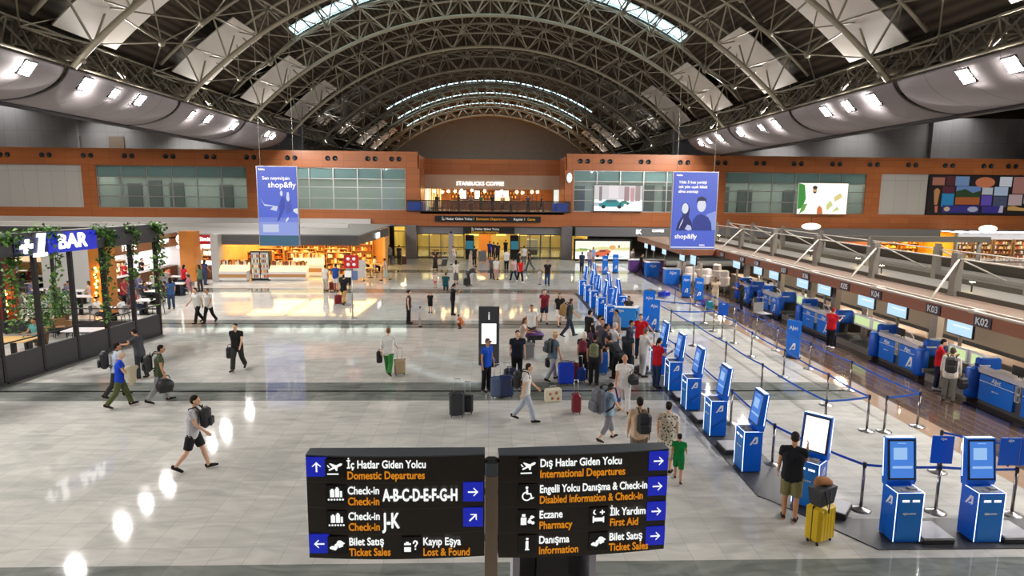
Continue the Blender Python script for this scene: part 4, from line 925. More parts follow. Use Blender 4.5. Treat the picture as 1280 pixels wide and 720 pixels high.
# ================================================================ SELF-SERVICE KIOSKS
m_kb = mat('kiosk_blue', (12, 104, 220), .3); m_kb2 = mat('kiosk_front_blue', (20, 118, 210), .35)
m_scr = emat('kiosk_screen', (70, 130, 220), 1.0); m_scr2 = emat('kiosk_screen_light', (150, 190, 236), 1.1); m_scrw = emat('kiosk_screen_white', (250, 250, 252), 1.5)
KIOSK = {}
def kiosk(label, loc, rz, white=False):      # front faces local -Y; .5 wide, .75 deep
    if white in KIOSK: return copy_tree(KIOSK[white], label, loc, rz)
    t = thing('self_service_kiosk', label, 'kiosk', loc, rz, 'self-service check-in kiosks')
    b = MB(); b.box(-.25, .25, -.23, .2, .02, .97); cab = b.build('cabinet', m_kb, t)
    b = MB(); b.box(-.21, .21, -.236, -.23, .06, .93); b.build('front_panel', m_kb2, cab)
    b = MB()
    for sx in (-.261, .261): b.bar((sx*.96, -.23, .03), (sx*.96, -.23, .97), .008, 4); b.bar((sx*.96, -.23, .972), (sx*.96, .2, .972), .007, 4)
    b.bar((-.25, -.23, .972), (.25, -.23, .972), .005, 4)
    b.build('led_edge', m_led, cab)
    b = MB()
    for x0, x1 in ((-.15, -.02), (.04, .17)): b.box(x0, x1, -.242, -.235, .8, .84)
    b.build('paper_slot', m_scrw, cab)
    text('ajet.com', .07, m_wl, cab, (0, -.242, .58))
    for sx in (-1, 1):
        g = MB(); logo_a(g, 0, 0, .24, lambda u, v: (sx*.253, (-.1+u if sx > 0 else .08-u), .66+v*.8)); g.build('logo', m_wl, cab)
    b = MB(); b.box(-.2, .2, -.19, .03, .968, .976); b.box(-.12, -.02, -.18, -.12, .97, 1.0); b.box(.05, .17, -.13, -.02, .97, 1.01); b.build('reader', mat('reader_grey', (150, 150, 156), .7), cab)
    hd = MB()
    hd.prism([(.1, .98), (.2, .98), (.22, 1.1), (.29, 1.86), (.18, 1.86), (.06, 1.08)], -.28, .28, 'x'); head = hd.build('screen_housing', m_kb, t)
    fr = MB(); fr.add([(-.255, .055, 1.1), (.255, .055, 1.1), (.255, .175, 1.83), (-.255, .175, 1.83), (-.255, .1, 1.1), (.255, .1, 1.1), (.255, .22, 1.83), (-.255, .22, 1.83)], [(0, 1, 2, 3), (0, 4, 5, 1), (3, 2, 6, 7), (0, 3, 7, 4), (1, 5, 6, 2)]); fr.build('bezel', m_black, head)
    def sp(x, v): return (x, .051+.12*v, 1.1+.73*v)
    s_ = MB(); s_.quad(sp(-.225, .04), sp(.225, .04), sp(.225, .96), sp(-.225, .96)); 
    def up(p): return (p[0], p[1]-.003, p[2])
    if not white:
        for x0, x1, v0, v1 in ((-.18, .2, .28, .34), (-.16, .1, .5, .8), (-.08, .08, .9, .92)): s_.quad(up(sp(x0, v0)), up(sp(x1, v0)), up(sp(x1, v1)), up(sp(x0, v1)), 1)
    s_.build('screen', [m_scrw if white else m_scr, m_scr2], head)
    l = MB()
    for sx in (-.272, .272): l.bar((sx*1.03, .19, 1.12), (sx*1.03, .262, 1.84), .009, 4)
    l.box(-.25, .25, .19, .27, 1.86, 1.864); l.build('led_edge', m_led, head)
    KIOSK[white] = t; return t
SC = [None]
def scale_plate(label, loc, rz):
    if SC[0]: return copy_tree(SC[0], label, loc, rz)
    t = thing('luggage_scale', label, 'scale', loc, rz, 'luggage scales beside the kiosks')
    b = MB(); b.cbox(-.3, .3, -.32, .32, 0, .1, .012); b.build('base', m_dark, t); b = MB(); b.cbox(-.29, .29, -.31, .31, .1, .13, .012); b.build('plate', mat('scale_steel', (168, 168, 172), .55, .3), t); SC[0] = t; return t
# dark mats under the kiosks
b = MB(); b.box(5.72, 6.75, 13.2, 21.6, .0, .02); b.prism([(5.72, 13.2), (6.75, 13.2), (6.75, 12.4), (7.2, 11.6), (13.5, 11.6), (13.5, 10.5), (7.05, 10.5), (5.9, 12.4), (5.72, 12.6)], 0, .02, 'z')
mt = tag(b.build('rubber_mat', mat('dark_mat', (60, 62, 66), .5, noise=.1)), 'dark rubber mat under the near row of self-service kiosks, bending round the corner', 'mat')
b = MB(); b.box(5.5, 6.6, 29.2, 40.5, 0, .02); mt2 = tag(b.build('rubber_mat', mat('dark_mat', (60, 62, 66), .5)), 'dark rubber mat under the far row of self-service kiosks', 'mat')
KY = [13.98, 16.17, 18.24, 20.1, 22.0]
lab = ['nearest to the corner', 'second from the corner', 'third from the corner', 'fourth, by the red-shirted woman', 'fifth, by the white-clad man']
for y, l in zip(KY, lab): kiosk('blue kiosk facing left in the near row, '+l, (6.05, y, .02), -PI/2)
for k, y in enumerate((15.05, 17.2, 19.15)): scale_plate('steel luggage scale on the mat between two near kiosks, %s from the corner' % ORD[k], (6.1, y, .02), 0)
kiosk('blue kiosk with bright white screen at the mat corner, a man in black before it', (6.62, 12.25, .02), -R(48), True)
kiosk('blue kiosk facing the viewer, left one of the two in the foreground', (7.68, 10.93, .02), 0); kiosk('blue kiosk facing the viewer, right one of the two at the frame edge', (9.18, 10.9, .02), 0)
scale_plate('steel luggage scale right of the left foreground kiosk', (8.25, 10.95, .02), 0); scale_plate('steel luggage scale at the right frame edge', (9.78, 10.95, .02), 0); scale_plate('steel luggage scale behind the yellow suitcase', (6.98, 11.95, .02), -R(40))
for k, y in enumerate((30.5, 33.0, 35.3, 37.4, 39.8)): kiosk('blue kiosk facing left in the far row, %s from the near end' % ORD[k], (5.9, y, .02), -PI/2)
for k, y in enumerate((33.6, 36.4, 41.5)): kiosk('blue kiosk facing right behind the far row, %s from the near end' % ORD[k], (7.1, y, 0), PI/2)
# ================================================================ QUEUE POSTS AND BELTS
m_tape = mat('blue_webbing', (28, 88, 190), .6); m_steelp = mat('post_steel', (150, 146, 142), .25, .9)
PO = [None]
def stanchion(label, x, y):
    if PO[0]: return copy_tree(PO[0], label, (x, y, 0))
    t = thing('queue_post', label, 'queue post', (x, y, 0), 0, 'steel queue posts')
    b = MB(); b.lathe([(.2, 0), (.2, .015), (.17, .03), (.06, .05), (.03, .07)], n=18); b.build('base', m_chrome, t)
    b = MB(); b.lathe([(.03, .05), (.03, .93)], n=10); b.build('pole', m_steelp, t)
    b = MB(); b.lathe([(.034, .9), (.036, .92), (.036, 1.0), (.03, 1.02)], n=10); b.build('head', m_dark, t); PO[0] = t; return t
def tape(p, q, label):
    a = Vector((p[0], p[1], .96)); c = Vector((q[0], q[1], .96)); d = (c-a).normalized(); n = Vector((-d.y, d.x, 0))*.004; a = a+d*.03; c = c-d*.03; b = MB(); N = 8; vs = []
    for i in range(N+1):
        f = i/N; m = a+(c-a)*f; sag = .05*4*f*(1-f); L = (c-a).length
        for zz, s_ in ((-.026, -1), (.026, -1), (.026, 1), (-.026, 1)): vs.append((m.x+n.x*s_, m.y+n.y*s_, .96+zz-sag*min(1, L/3)))
    fs = [(4*i+j, 4*i+(j+1) % 4, 4*i+4+(j+1) % 4, 4*i+4+j) for i in range(N) for j in range(4)]+[(0, 1, 2, 3), (4*N+3, 4*N+2, 4*N+1, 4*N)]
    b.add(vs, fs); return tag(b.build('queue_belt', m_tape), label, 'queue belt', 'blue belts between the queue posts')
LINES = {
 'left': [(6.75, 19.55), (6.75, 16.9), (6.73, 14.2), (7.59, 12.0), (9.06, 11.87), (10.55, 11.75)],
 'second': [(8.45, 32.2), (8.5, 29.1), (8.65, 26.2), (8.73, 22.7), (8.76, 19.6), (8.93, 16.0)],
 'third': [(10.95, 36.9), (10.98, 34.1), (10.73, 31.0), (10.52, 29.1), (10.6, 26.7), (10.4, 24.4), (10.39, 21.55), (10.32, 18.5), (10.3, 16.35)],
 'right': [(11.95, 36.2), (12.0, 33.2), (12.0, 30.45), (12.0, 27.8), (11.87, 25.4), (11.84, 22.6), (11.89, 19.98), (11.93, 16.68)],
 'leftback': [(6.8, 28.8), (6.78, 25.5), (6.76, 22.4)]}
RN = {'left': 'row along the near kiosks', 'second': 'second row right of the kiosks', 'third': 'third row right of the kiosks', 'right': 'row along the timber floor edge', 'leftback': 'short row behind the far kiosks'}
for key, pts in LINES.items():
    for i, p in enumerate(pts):
        stanchion('steel queue post, %s from the far end, %s' % (ORD[i], RN[key]), *p)
        if i: tape(pts[i-1], p, 'blue queue belt, %s from the far end, %s' % (ORD[i-1], RN[key]))
tape((8.93, 16.0), (10.3, 16.35), 'blue belt crossing between the near ends of the second and third rows'); tape((6.76, 22.4), (6.75, 19.55), 'blue belt linking the short row to the row along the near kiosks')
stanchion('steel queue post just right of the third row near end', 10.75, 16.3); tape((10.75, 16.3), (11.93, 16.68), 'blue belt from the timber edge row across to the extra post')
stanchion('steel queue post behind the two foreground kiosks', 10.44, 13.75); tape((10.44, 13.75), (10.75+1.6, 12.6), 'blue belt running right behind the foreground kiosks'); stanchion('steel queue post at the frame edge behind the right foreground kiosk', 12.38, 12.58)
tape((8.5, 29.1), (10.52, 29.1), 'blue belt crossing the lanes by the blue board'); tape((8.45, 32.2), (10.73, 31.0), 'blue belt crossing the lanes behind the blue desk')
def post_sign(label, x, y, rz=0, w=.42):
    t = thing('queue_sign', label, 'sign', (x, y, 1.02), rz, 'blue signs on queue posts')
    b = MB(); b.cbox(-w/2, w/2, -.012, .012, .02, .6, .006); b.build('board', m_blue2, t); b = MB(); b.bar((0, 0, 0), (0, 0, .05), .02, 6); b.build('socket', m_dark, t)
    text('AJet', .07, m_wl, t, (0, -.014, .54))
post_sign('blue sign on the queue post between the two foreground kiosks', 9.06, 11.87, -.1); post_sign('blue sign on the queue post at the right frame edge, left half of a pair', 10.35, 11.76, .0); post_sign('blue sign on the queue post at the right frame edge, right half of a pair', 10.78, 11.76, .05)
post_sign('blue sign on a queue post of the third row, over the pale lanes', 10.39, 27.6, -.5)
stanchion('steel queue post under the blue sign over the pale lanes', 10.39, 27.6)
def floor_board(label, px, py, rz, w, h, Y=None):
    p = at(px, py); t = thing('floor_board', label, 'board', (p.x, p.y, 0), rz, 'blue airline boards')
    b = MB(); b.cbox(-w/2, w/2, -.04, .04, .05, h, .02); b.build('board', m_blue, t)
    b = MB(); b.box(-w/2, w/2, -.2, .2, 0, .05); b.build('foot', m_dark, t)
    text('AJet', .2, m_wl, t, (0, -.045, h*.8), bold=.003)
    g = MB(); logo_a(g, -.12, .3, .3, lambda u, v: (u, -.042, v)); g.build('logo', m_wl, t); return t
floor_board('blue standing board with white mark in the queue lanes before the desks', 990, 447, -.9, .55, 1.5)
floor_board('blue standing board behind the red-shirted attendant, right of the blue desk', 810, 408, -.2, .55, 1.75)
floor_board('second blue standing board leaning behind the kiosks near the blue desk', 817, 414, -.5, .5, 1.5)
floor_board('narrow blue board by the far desks, left of the pair', 857, 372, -.2, .5, 1.4); floor_board('narrow blue board by the far desks, right of the pair', 873, 376, -.2, .5, 1.4)
floor_board('tall blue board at the far end of the kiosk rows, left one', 756, 343, 0, .45, 1.5); floor_board('tall blue board at the far end of the kiosk rows, right one', 769, 341, 0, .45, 1.5)
# curved blue attendant desk between the kiosk rows
p = at(783, 412); t = thing('attendant_desk', 'blue panelled attendant desk between the kiosk rows, a woman seated behind it', 'desk', (p.x, p.y, 0))
b = MB(); pts = [(-.55, .4), (-.52, 0), (.38, -.16), (.62, .3), (.52, .36), (.34, 0), (-.42, .14), (-.46, .4)]; b.prism(pts, .12, 1.05, 'z'); b.build('front', mat('desk_sky_blue', (28, 128, 216), .35), t)
b = MB(); pts2 = [(-.58, .5), (-.56, -.03), (.4, -.2), (.66, .3), (.56, .5), (.34, .16), (-.4, .3)]; b.prism(pts2, 1.05, 1.09, 'z'); b.build('worktop', m_wl, t)
b = MB(); b.prism([(.55, .3), (.68, .26), (.74, .6), (.58, .64)], 0, 1.05, 'z'); b.build('white_end', m_wl, t)
b = MB(); b.prism([(-.42, .2), (-.4, .08), (.3, -.05), (.5, .28)], 0, .12, 'z'); b.build('plinth', m_grey, t); text('AJet', .16, m_wl, t, (-.3, -.06, .92), rz=-.17)
# ================================================================ WAYFINDING SIGN IN THE FOREGROUND
YS = 6.6
m_sb = mat('sign_brown_black', (44, 37, 30), .28); m_sb2 = mat('sign_pictogram_black', (20, 16, 14), .3); m_sline = mat('sign_groove', (70, 62, 54), .4)
m_sblue = mat('sign_blue', (28, 44, 214), .35, emit=(30, 48, 220), es=.35); m_stop = mat('sign_top_grey', (92, 98, 106), .35, .4)
m_sw = mat('sign_white', (246, 246, 246), .4, emit=(250, 250, 250), es=.45); m_so = mat('sign_amber', (246, 158, 30), .4, emit=(246, 158, 30), es=.45)
def arrow(mb, cx, cz, s, ang, y):
    ca, sa = math.cos(ang), math.sin(ang); w = .085*s
    def T(u, v): return (cx+ca*u-sa*v, y, cz+sa*u+ca*v)
    mb.add([T(-.42*s, -w/1.3), T(.34*s, -w/1.3), T(.34*s, w/1.3), T(-.42*s, w/1.3)], [(0, 1, 2, 3)])
    for d in (1, -1):
        mb.add([T(.42*s, 0), T(.42*s-.14*s, 0), T(.02*s, d*.28*s), T(.02*s+.02*s, d*(.28*s+.1*s))], [(0, 1, 2, 3)])
def picto(mb, kind, cx, cz, s, y):
    def poly(pts): mb.add([(cx+a*s, y, cz+b*s) for a, b in pts], [tuple(range(len(pts)))])
    def disc(a, b, r, n=12): poly([(a+r*math.cos(2*PI*i/n), b+r*math.sin(2*PI*i/n)) for i in range(n)])
    if kind == 'plane':
        poly(rect(-.42, .2, -.36, -.28)); poly([(-.34, -.06), (-.3, -.14), (.36, .16), (.42, .26), (.36, .3), (.24, .27)]); poly([(-.36, .06), (-.42, .2), (-.36, .2), (-.24, .03)]); poly([(-.08, .04), (-.3, .28), (-.22, .3), (.14, .16)]); poly([(0, .0), (.06, -.14), (.14, -.14), (.16, .08)])
    elif kind == 'bags':
        poly(rect(-.3, -.06, -.16, .26)); poly(rect(-.02, .2, -.16, .34)); poly(rect(.23, .36, -.16, .2)); poly(rect(-.24, -.12, .26, .33)); poly(rect(.03, .15, .34, .42))
        for i in range(6): disc(-.38+.155*i, -.3, .06, 8)
    elif kind == 'ticket': 
        poly([(-.4, -.2), (-.1, -.3), (-.02, -.22), (.06, -.06), (-.04, .02), (-.2, -.04), (-.3, -.02), (-.42, -.12)]); poly([(-.18, .02), (.2, .3), (.44, .12), (.3, .02), (.36, -.04), (.1, -.16), (.06, -.02)]); poly([(-.02, .2), (.08, .3), (.18, .3), (.0, .14)])
    elif kind == 'lost':
        poly(rect(-.4, -.02, -.36, -.08)); poly(rect(-.4, -.02, .04, .16)); poly(rect(-.3, -.14, .16, .24)); 
        poly([(.08, .12), (.1, .26), (.2, .34), (.34, .28), (.38, .14), (.28, .0), (.26, -.1), (.18, -.1), (.18, .0), (.28, .12), (.26, .22), (.2, .24), (.16, .12)]); disc(.22, -.2, .05, 8)
    elif kind == 'wheel':
        disc(-.06, .34, .08); poly([(-.1, .24), (0, .24), (.02, .02), (.18, .02), (.26, -.26), (.36, -.22), (.34, -.3), (.2, -.36), (.12, -.06), (-.1, -.06)]); 
        for i in range(10):
            a0, a1 = R(100+24*i), R(124+24*i); poly([(-.06+.2*math.cos(a0), -.16+.2*math.sin(a0)), (-.06+.28*math.cos(a0), -.16+.28*math.sin(a0)), (-.06+.28*math.cos(a1), -.16+.28*math.sin(a1)), (-.06+.2*math.cos(a1), -.16+.2*math.sin(a1))])
    elif kind == 'pharm':
        poly(rect(-.38, -.06, -.34, .1)); poly(rect(-.32, -.12, .14, .3)); disc(.12, -.16, .12); disc(.3, -.24, .1); disc(.24, .1, .1); poly([(.04, .0), (.36, .16), (.4, .08), (.1, -.08)])
    elif kind == 'info': disc(0, .32, .08); poly(rect(-.09, .07, -.3, .2)); poly(rect(-.12, .12, -.36, -.28))
    elif kind == 'aid':
        poly([(-.3, .4), (-.18, .42), (-.26, .32), (-.24, .2), (-.14, .14), (-.28, .12), (-.36, .24)]); poly(rect(.04, .32, .22, .3)); poly(rect(.14, .22, .12, .4)); poly(rect(-.3, .26, -.28, -.06)); poly(rect(-.36, -.28, -.36, .04)); poly(rect(.22, .3, -.36, .0))
def sign_panel(name, label, px0, px1, rz, rows):
    """rows: list of (z fraction of the row centre, items); a row is 1/4 of the panel"""
    a = aty(px0, 570, YS); c = aty(px1, 567, YS); z1 = a.z+.005; z0 = aty(px0+4, 697, YS).z; W_ = (c-a).length; h = z1-z0; r = h/4
    t = thing(name, label, 'sign', (a.x, YS, z0), rz, 'airport wayfinding panels')
    N = 12; bow = .05
    def yb(x): return -bow*(1-((x/W_)*2-1)**2)
    bd = MB(); vs = []
    for i in range(N+1):
        x = W_*i/N; vs += [(x, yb(x), 0), (x, yb(x), h), (x, .17, h), (x, .17, 0)]
    fs = []; ms = []
    for i in range(N):
        k = 4*i
        for j in range(4): fs.append((k+j, k+(j+1) % 4, k+4+(j+1) % 4, k+4+j))
    fs += [(0, 1, 2, 3), (4*N+3, 4*N+2, 4*N+1, 4*N)]
    bd.add(vs, fs); board = bd.build('panel', m_sb, t)
    tp = MB(); vs = []
    for i in range(N+1): x = W_*i/N; vs += [(x, yb(x)-.006, h), (x, yb(x)-.006, h+.012), (x, .18, h+.012), (x, .18, h)]
    tp.add(vs, fs); tp.build('top_cap', m_stop, t)
    gr = MB()
    for k in (1, 2, 3):
        for i in range(N): x, x2 = W_*i/N, W_*(i+1)/N; gr.quad((x, yb(x)-.002, k*r-.004), (x2, yb(x2)-.002, k*r-.004), (x2, yb(x2)-.002, k*r+.004), (x, yb(x)-.002, k*r+.004))
    gr.build('groove', m_sline, t)
    for k, items in enumerate(rows):
        zc = h-(k+.5)*r
        for it in items:
            x = it[1]*W_; y = -bow-.002
            y = yb(x)-.006
            if it[0] == 'arrow':
                s_ = r*.74; q = MB(); q.box(x-s_/2, x+s_/2, y-.012, y+.004, zc-s_/2+.03, zc+s_/2+.03); sq = q.build('arrow_plate', m_sblue, t); g = MB(); arrow(g, x, zc+.03, s_*.62, it[2], y-.014); g.build('arrow', m_sw, sq)
            elif it[0] == 'picto':
                s_ = r*.70; q = MB(); q.box(x-s_/2, x+s_/2, y-.012, y+.004, zc-s_/2+.02, zc+s_/2+.02); sq = q.build('pictogram_plate', m_sb2, t); g = MB(); picto(g, it[2], x, zc+.02, s_*.95, y-.014); g.build('pictogram', m_sw, sq)
            elif it[0] == 'big': text(it[2], r*1.0*it[3], m_sw, t, (x, y-.012, zc+.01), align='LEFT', sx=.56, bold=.006, depth=.006)
            else:
                text(it[2], r*.42, m_sw, t, (x, y-.012, zc+r*.21), align='LEFT', sx=it[4] if len(it) > 4 else .76, bold=.0025, depth=.006)
                text(it[3], r*.42, m_so, t, (x, y-.012, zc-r*.21), align='LEFT', sx=it[4] if len(it) > 4 else .76, bold=.0025, depth=.006)
    return t
UPA, RGT, LFT, NE = PI/2, 0, PI, PI/4
sign_panel('wayfinding_sign', 'left brown-black wayfinding panel reading domestic departures and check-in', 382, 606, 0, [
  [('arrow', .062, UPA), ('picto', .165, 'plane'), ('t', .232, 'İç Hatlar Giden Yolcu', 'Domestic Departures')],
  [('picto', .165, 'bags'), ('t', .232, 'Check-in', 'Check-in'), ('big', .43, 'A-B-C-D-E-F-G-H', .66), ('arrow', .935, RGT)],
  [('picto', .165, 'bags'), ('t', .232, 'Check-in', 'Check-in'), ('big', .43, 'J-K', .84), ('arrow', .935, NE)],
  [('arrow', .062, LFT), ('picto', .165, 'ticket'), ('t', .232, 'Bilet Satış', 'Ticket Sales'), ('picto', .585, 'lost'), ('t', .65, 'Kayıp Eşya', 'Lost & Found')]])
sign_panel('wayfinding_sign', 'right brown-black wayfinding panel reading international departures and pharmacy', 624, 841, R(4.5), [
  [('picto', .165, 'plane'), ('t', .232, 'Dış Hatlar Giden Yolcu', 'International Departures'), ('arrow', .938, RGT)],
  [('picto', .165, 'wheel'), ('t', .232, 'Engelli Yolcu Danışma & Check-in', 'Disabled Information & Check-in', .70), ('arrow', .938, RGT)],
  [('picto', .165, 'pharm'), ('t', .232, 'Eczane', 'Pharmacy'), ('picto', .585, 'aid'), ('t', .65, 'İlk Yardım', 'First Aid'), ('arrow', .938, RGT)],
  [('picto', .165, 'info'), ('t', .232, 'Danışma', 'Information'), ('picto', .585, 'ticket'), ('t', .65, 'Bilet Satış', 'Ticket Sales'), ('arrow', .938, RGT)]])
p = aty(614.5, 585, YS); zt = aty(614.5, 582, YS).z
t = thing('sign_post', 'slender grooved metal post between the two wayfinding panels, rising from the floor', 'post', (p.x, YS+.06, 0))
b = MB()
for dx in (-.055, -.018, .018, .055): b.box(dx-.016, dx+.016, -.05, .05, .0, zt-.12)
b.box(-.06, .06, -.04, .04, 0, zt-.12); b.build('shaft', mat('bronze_post', (150, 132, 116), .35, .7), t)
b = MB(); b.cbox(-.082, .082, -.08, .08, zt-.14, zt+.06, .03); b.build('cap', m_stop, t); b = MB(); b.cbox(-.2, .2, -.2, .2, 0, .04, .01); b.build('base', m_dark, t)
b = MB()
for z in (zt-.35, zt-.9): b.box(-.12, .12, .03, .08, z-.03, z+.03)
b.build('bracket', m_dark, t)
# booth below the sign
t = thing('information_booth', 'grey booth with pale side panels directly below the wayfinding sign', 'booth', (aty(690, 700, 7.4).x, 7.4, 0))
b = MB(); b.box(-.5, -.42, -.3, .6, 0, 2.36); b.box(.42, .5, -.3, .6, 0, 2.36); b.build('side_panel', mat('lilac_white', (196, 196, 210), .4), t); b = MB(); b.box(-.42, .42, .5, .58, 0, 2.2); b.build('back_panel', mat('booth_grey', (120, 118, 120), .5), t)
b = MB(); b.prism([(-.26, .0), (.3, .0), (.16, 2.3), (-.18, 2.3)], -.1, .12, 'y'); b.build('dark_screen', m_dark, t)
# ================================================================ LEFT SIDE: bar terrace, food court, shops
m_par = mat('parapet_grey', (62, 61, 64), .4, .2); m_postd = mat('bar_post', (44, 40, 42), .4, .3)
m_leaf = [mat('leaf_%d' % i, c, .5) for i, c in enumerate([(70, 116, 44), (104, 150, 60), (44, 84, 36)])]
def bx(y): return -15.85+.165*(y-20)          # the bar's hall-side line
BY = [13.2+1.5*i for i in range(11)]; BY[-1] = 28.2
t = thing('bar_terrace_wall', 'dark grey low wall with slim posts and deep fascia enclosing the bar terrace', 'terrace enclosure', (0, 0, 0))
ang = math.atan(1/.165)
def slab(mb, y0, y1, z0, z1, o0, o1): 
    mb.add([(bx(y)+o, y, z) for y in (y0, y1) for o in (o0, o1) for z in (z0, z1)], [(0, 1, 3, 2), (4, 6, 7, 5), (0, 4, 5, 1), (2, 3, 7, 6), (0, 2, 6, 4), (1, 5, 7, 3)])
for a, c in zip(BY, BY[1:]):
    b = MB(); slab(b, a+.03, c-.03, .04, .92, -.05, .05); slab(b, a+.03, c-.03, 0, .06, -.12, .12); b.build('wall_panel', m_par, t)
for y in BY:
    b = MB(); slab(b, y-.05, y+.05, 0, 4.2, -.07, .07); b.build('post', m_postd, t)
b = MB(); slab(b, 13.2, 28.3, 4.1, 4.72, -.12, .1); slab(b, 13.2, 28.3, 4.72, 4.86, -.3, .16); b.build('fascia', m_par, t)
for k in range(5):
    x = bx(28.2)-2.2*(k+1); b = MB(); b.box(x-.05, x+.05, 28.15, 28.27, 0, 4.2); b.build('post', m_postd, t)
    b = MB(); b.box(x+.05, x+2.15, 28.18, 28.24, .04, .6); b.build('wall_panel', m_par, t)
b = MB(); b.box(bx(28.2)-11, bx(28.2), 28.1, 28.3, 4.1, 4.72); b.build('fascia', m_par, t)
b = MB()
for z in (1.15,): b.bar((bx(28.2)-11, 28.2, z), (bx(28.2), 28.2, z), .03, 6)
slab(b, 13.3, 28.2, 1.3, 1.34, -.02, .02); b.build('rail', m_postd, t)
for k in range(4):
    y = 15+3.6*k; b = MB(); b.box(bx(y)-11, bx(y)-.1, y-.06, y+.06, 4.3, 4.5); b.build('roof_beam', m_postd, t)
# bar sign
yc = 23.1; t = thing('bar_sign', 'blue lit sign reading +1 BAR on the terrace fascia', 'sign', (bx(yc)+.14, yc, 4.45), PI/2-math.atan(.165))
b = MB(); b.box(-1.75, 1.75, 0, .06, -.36, .36); b.build('back_panel', mat('sign_navy', (40, 44, 92), .4), t)
b = MB(); b.box(-.45, 1.75, -.02, .0, -.36, .36); b.build('blue_panel', emat('sign_royal_blue', (20, 36, 200), .9), t)
m_sgn = emat('bar_letters', (255, 255, 255), 3.0)
g = MB(); sk = lambda pts: [(x+.22*z, z) for x, z in pts]
g.prism(sk([(-1.55, -.12), (-1.38, -.12), (-1.38, -.28), (-1.24, -.28), (-1.24, -.12), (-1.07, -.12), (-1.07, .03), (-1.24, .03), (-1.24, .19), (-1.38, .19), (-1.38, .03), (-1.55, .03)]), -.06, -.02, 'y')
g.prism(sk([(-1.0, -.42), (-.46, -.42), (-.46, -.3), (-.61, -.3), (-.61, .36), (-.95, .36), (-.95, .24), (-.84, .24), (-.84, -.3), (-1.0, -.3)]), -.06, -.02, 'y'); g.build('plus_one', m_sgn, t)
text('BAR', .72, m_sgn, t, (.6, -.03, .0), bold=.02, depth=.05, sx=.98)
# hanging plants
def ivy(label, pts, r, n, seed):
    rs = random.Random(seed); b = MB()
    L = len(pts)-1
    for i in range(n):
        u = rs.random()*L; k = min(int(u), L-1); f = u-k; p = Vector(pts[k]).lerp(Vector(pts[k+1]), f)+Vector((rs.gauss(0, r), rs.gauss(0, r), rs.gauss(0, r*.7)))
        d = Vector((rs.uniform(-1, 1), rs.uniform(-1, 1), rs.uniform(-1, .3))).normalized(); q = d.orthogonal().normalized(); s_ = rs.uniform(.08, .17)
        nrm = d.cross(q)*s_*.2
        b.add([p, p+d*s_*.5+q*s_*.4+nrm, p+d*s_*1.2, p+d*s_*.5-q*s_*.4+nrm], [(0, 1, 2), (0, 2, 3)], rs.randrange(3))
    st = MB(); st.path(pts, .012, 4)
    o = thing('hanging_ivy', label, 'plant', pts[0], 0, 'ivy on the bar terrace')
    b.v = [tuple(Vector(v)-Vector(pts[0])) for v in b.v]; st.v = [tuple(Vector(v)-Vector(pts[0])) for v in st.v]
    f = b.build('leaves', m_leaf, o); f['kind'] = 'stuff'; st.build('stem', mat('ivy_stem', (80, 66, 40), .7), o); return o
for k, (y, low, n, w) in enumerate([(21.2, 1.6, 420, .5), (22.9, 1.9, 200, .15), (25.2, 1.2, 560, .4), (26.7, 2.8, 200, .2), (28.2, 1.4, 460, .25)]):
    x = bx(y)+.08; ivy('green ivy hanging down a dark terrace post, %s post from the viewer with ivy' % ORD[k], [(x, y-w, 4.8), (x+.05, y, 4.75), (x+.04, y+w, 4.6), (x+.05, y+.05, 3.9), (x, y, 3.0), (x-.02, y, low)], .13, n, k)
ivy('green ivy tufts lying on top of the terrace fascia above the bar sign', [(bx(22)-.1, 21.6, 4.9), (bx(23)-.1, 23.4, 4.92)], .12, 90, 9)
# orange pillars
m_pil = mat('orange_timber', (196, 122, 44), .5, noise=.18, nscale=1.5)
for k, (px, py, w) in enumerate([(127, 394, .42), (236, 352, .5)]):
    p = at(px, py); b = MB(); b.box(p.x-w, p.x+w, p.y, p.y+2*w, 0, 4.0 if k == 0 else 3.5); o = b.build('timber_pillar', m_pil); tag(o, ('orange timber pillar behind the bar terrace posts', 'orange timber pillar between the grill counter and the red shop sign')[k], 'pillar')
bb = MB()
for i in range(7): bb.ball((.06*math.sin(i*2.1), -.08, -.16*i), .055, nu=8, nv=5)
m_edison = emat('edison_bulb', (255, 190, 80), 26)
for k, (px, py) in enumerate([(121, 366), (7, 363), (120, 335)]):
    p = aty(px, py, at(127, 394).y-.06 if k != 1 else 29.5); t = thing('bulb_string', 'string of glowing bulbs '+('on the orange timber pillar', 'before the dark red wall at the left frame edge', 'high on the orange timber pillar')[k], 'lamp', p)
    link('bulbs', bb.mesh('bulbs', m_edison), t); c = MB(); c.bar((0, -.03, .2), (0, -.03, -1.0), .015, 4); c.build('cord', m_black, t)
b = MB(); p = aty(6, 380, 29.6); b.box(p.x-1.6, p.x+.5, p.y, p.y+.2, 0, 3.2); tag(b.build('red_screen_wall', mat('dark_red_wall', (120, 44, 30), .5, noise=.2)), 'dark red partition at the left frame edge inside the terrace', 'partition')
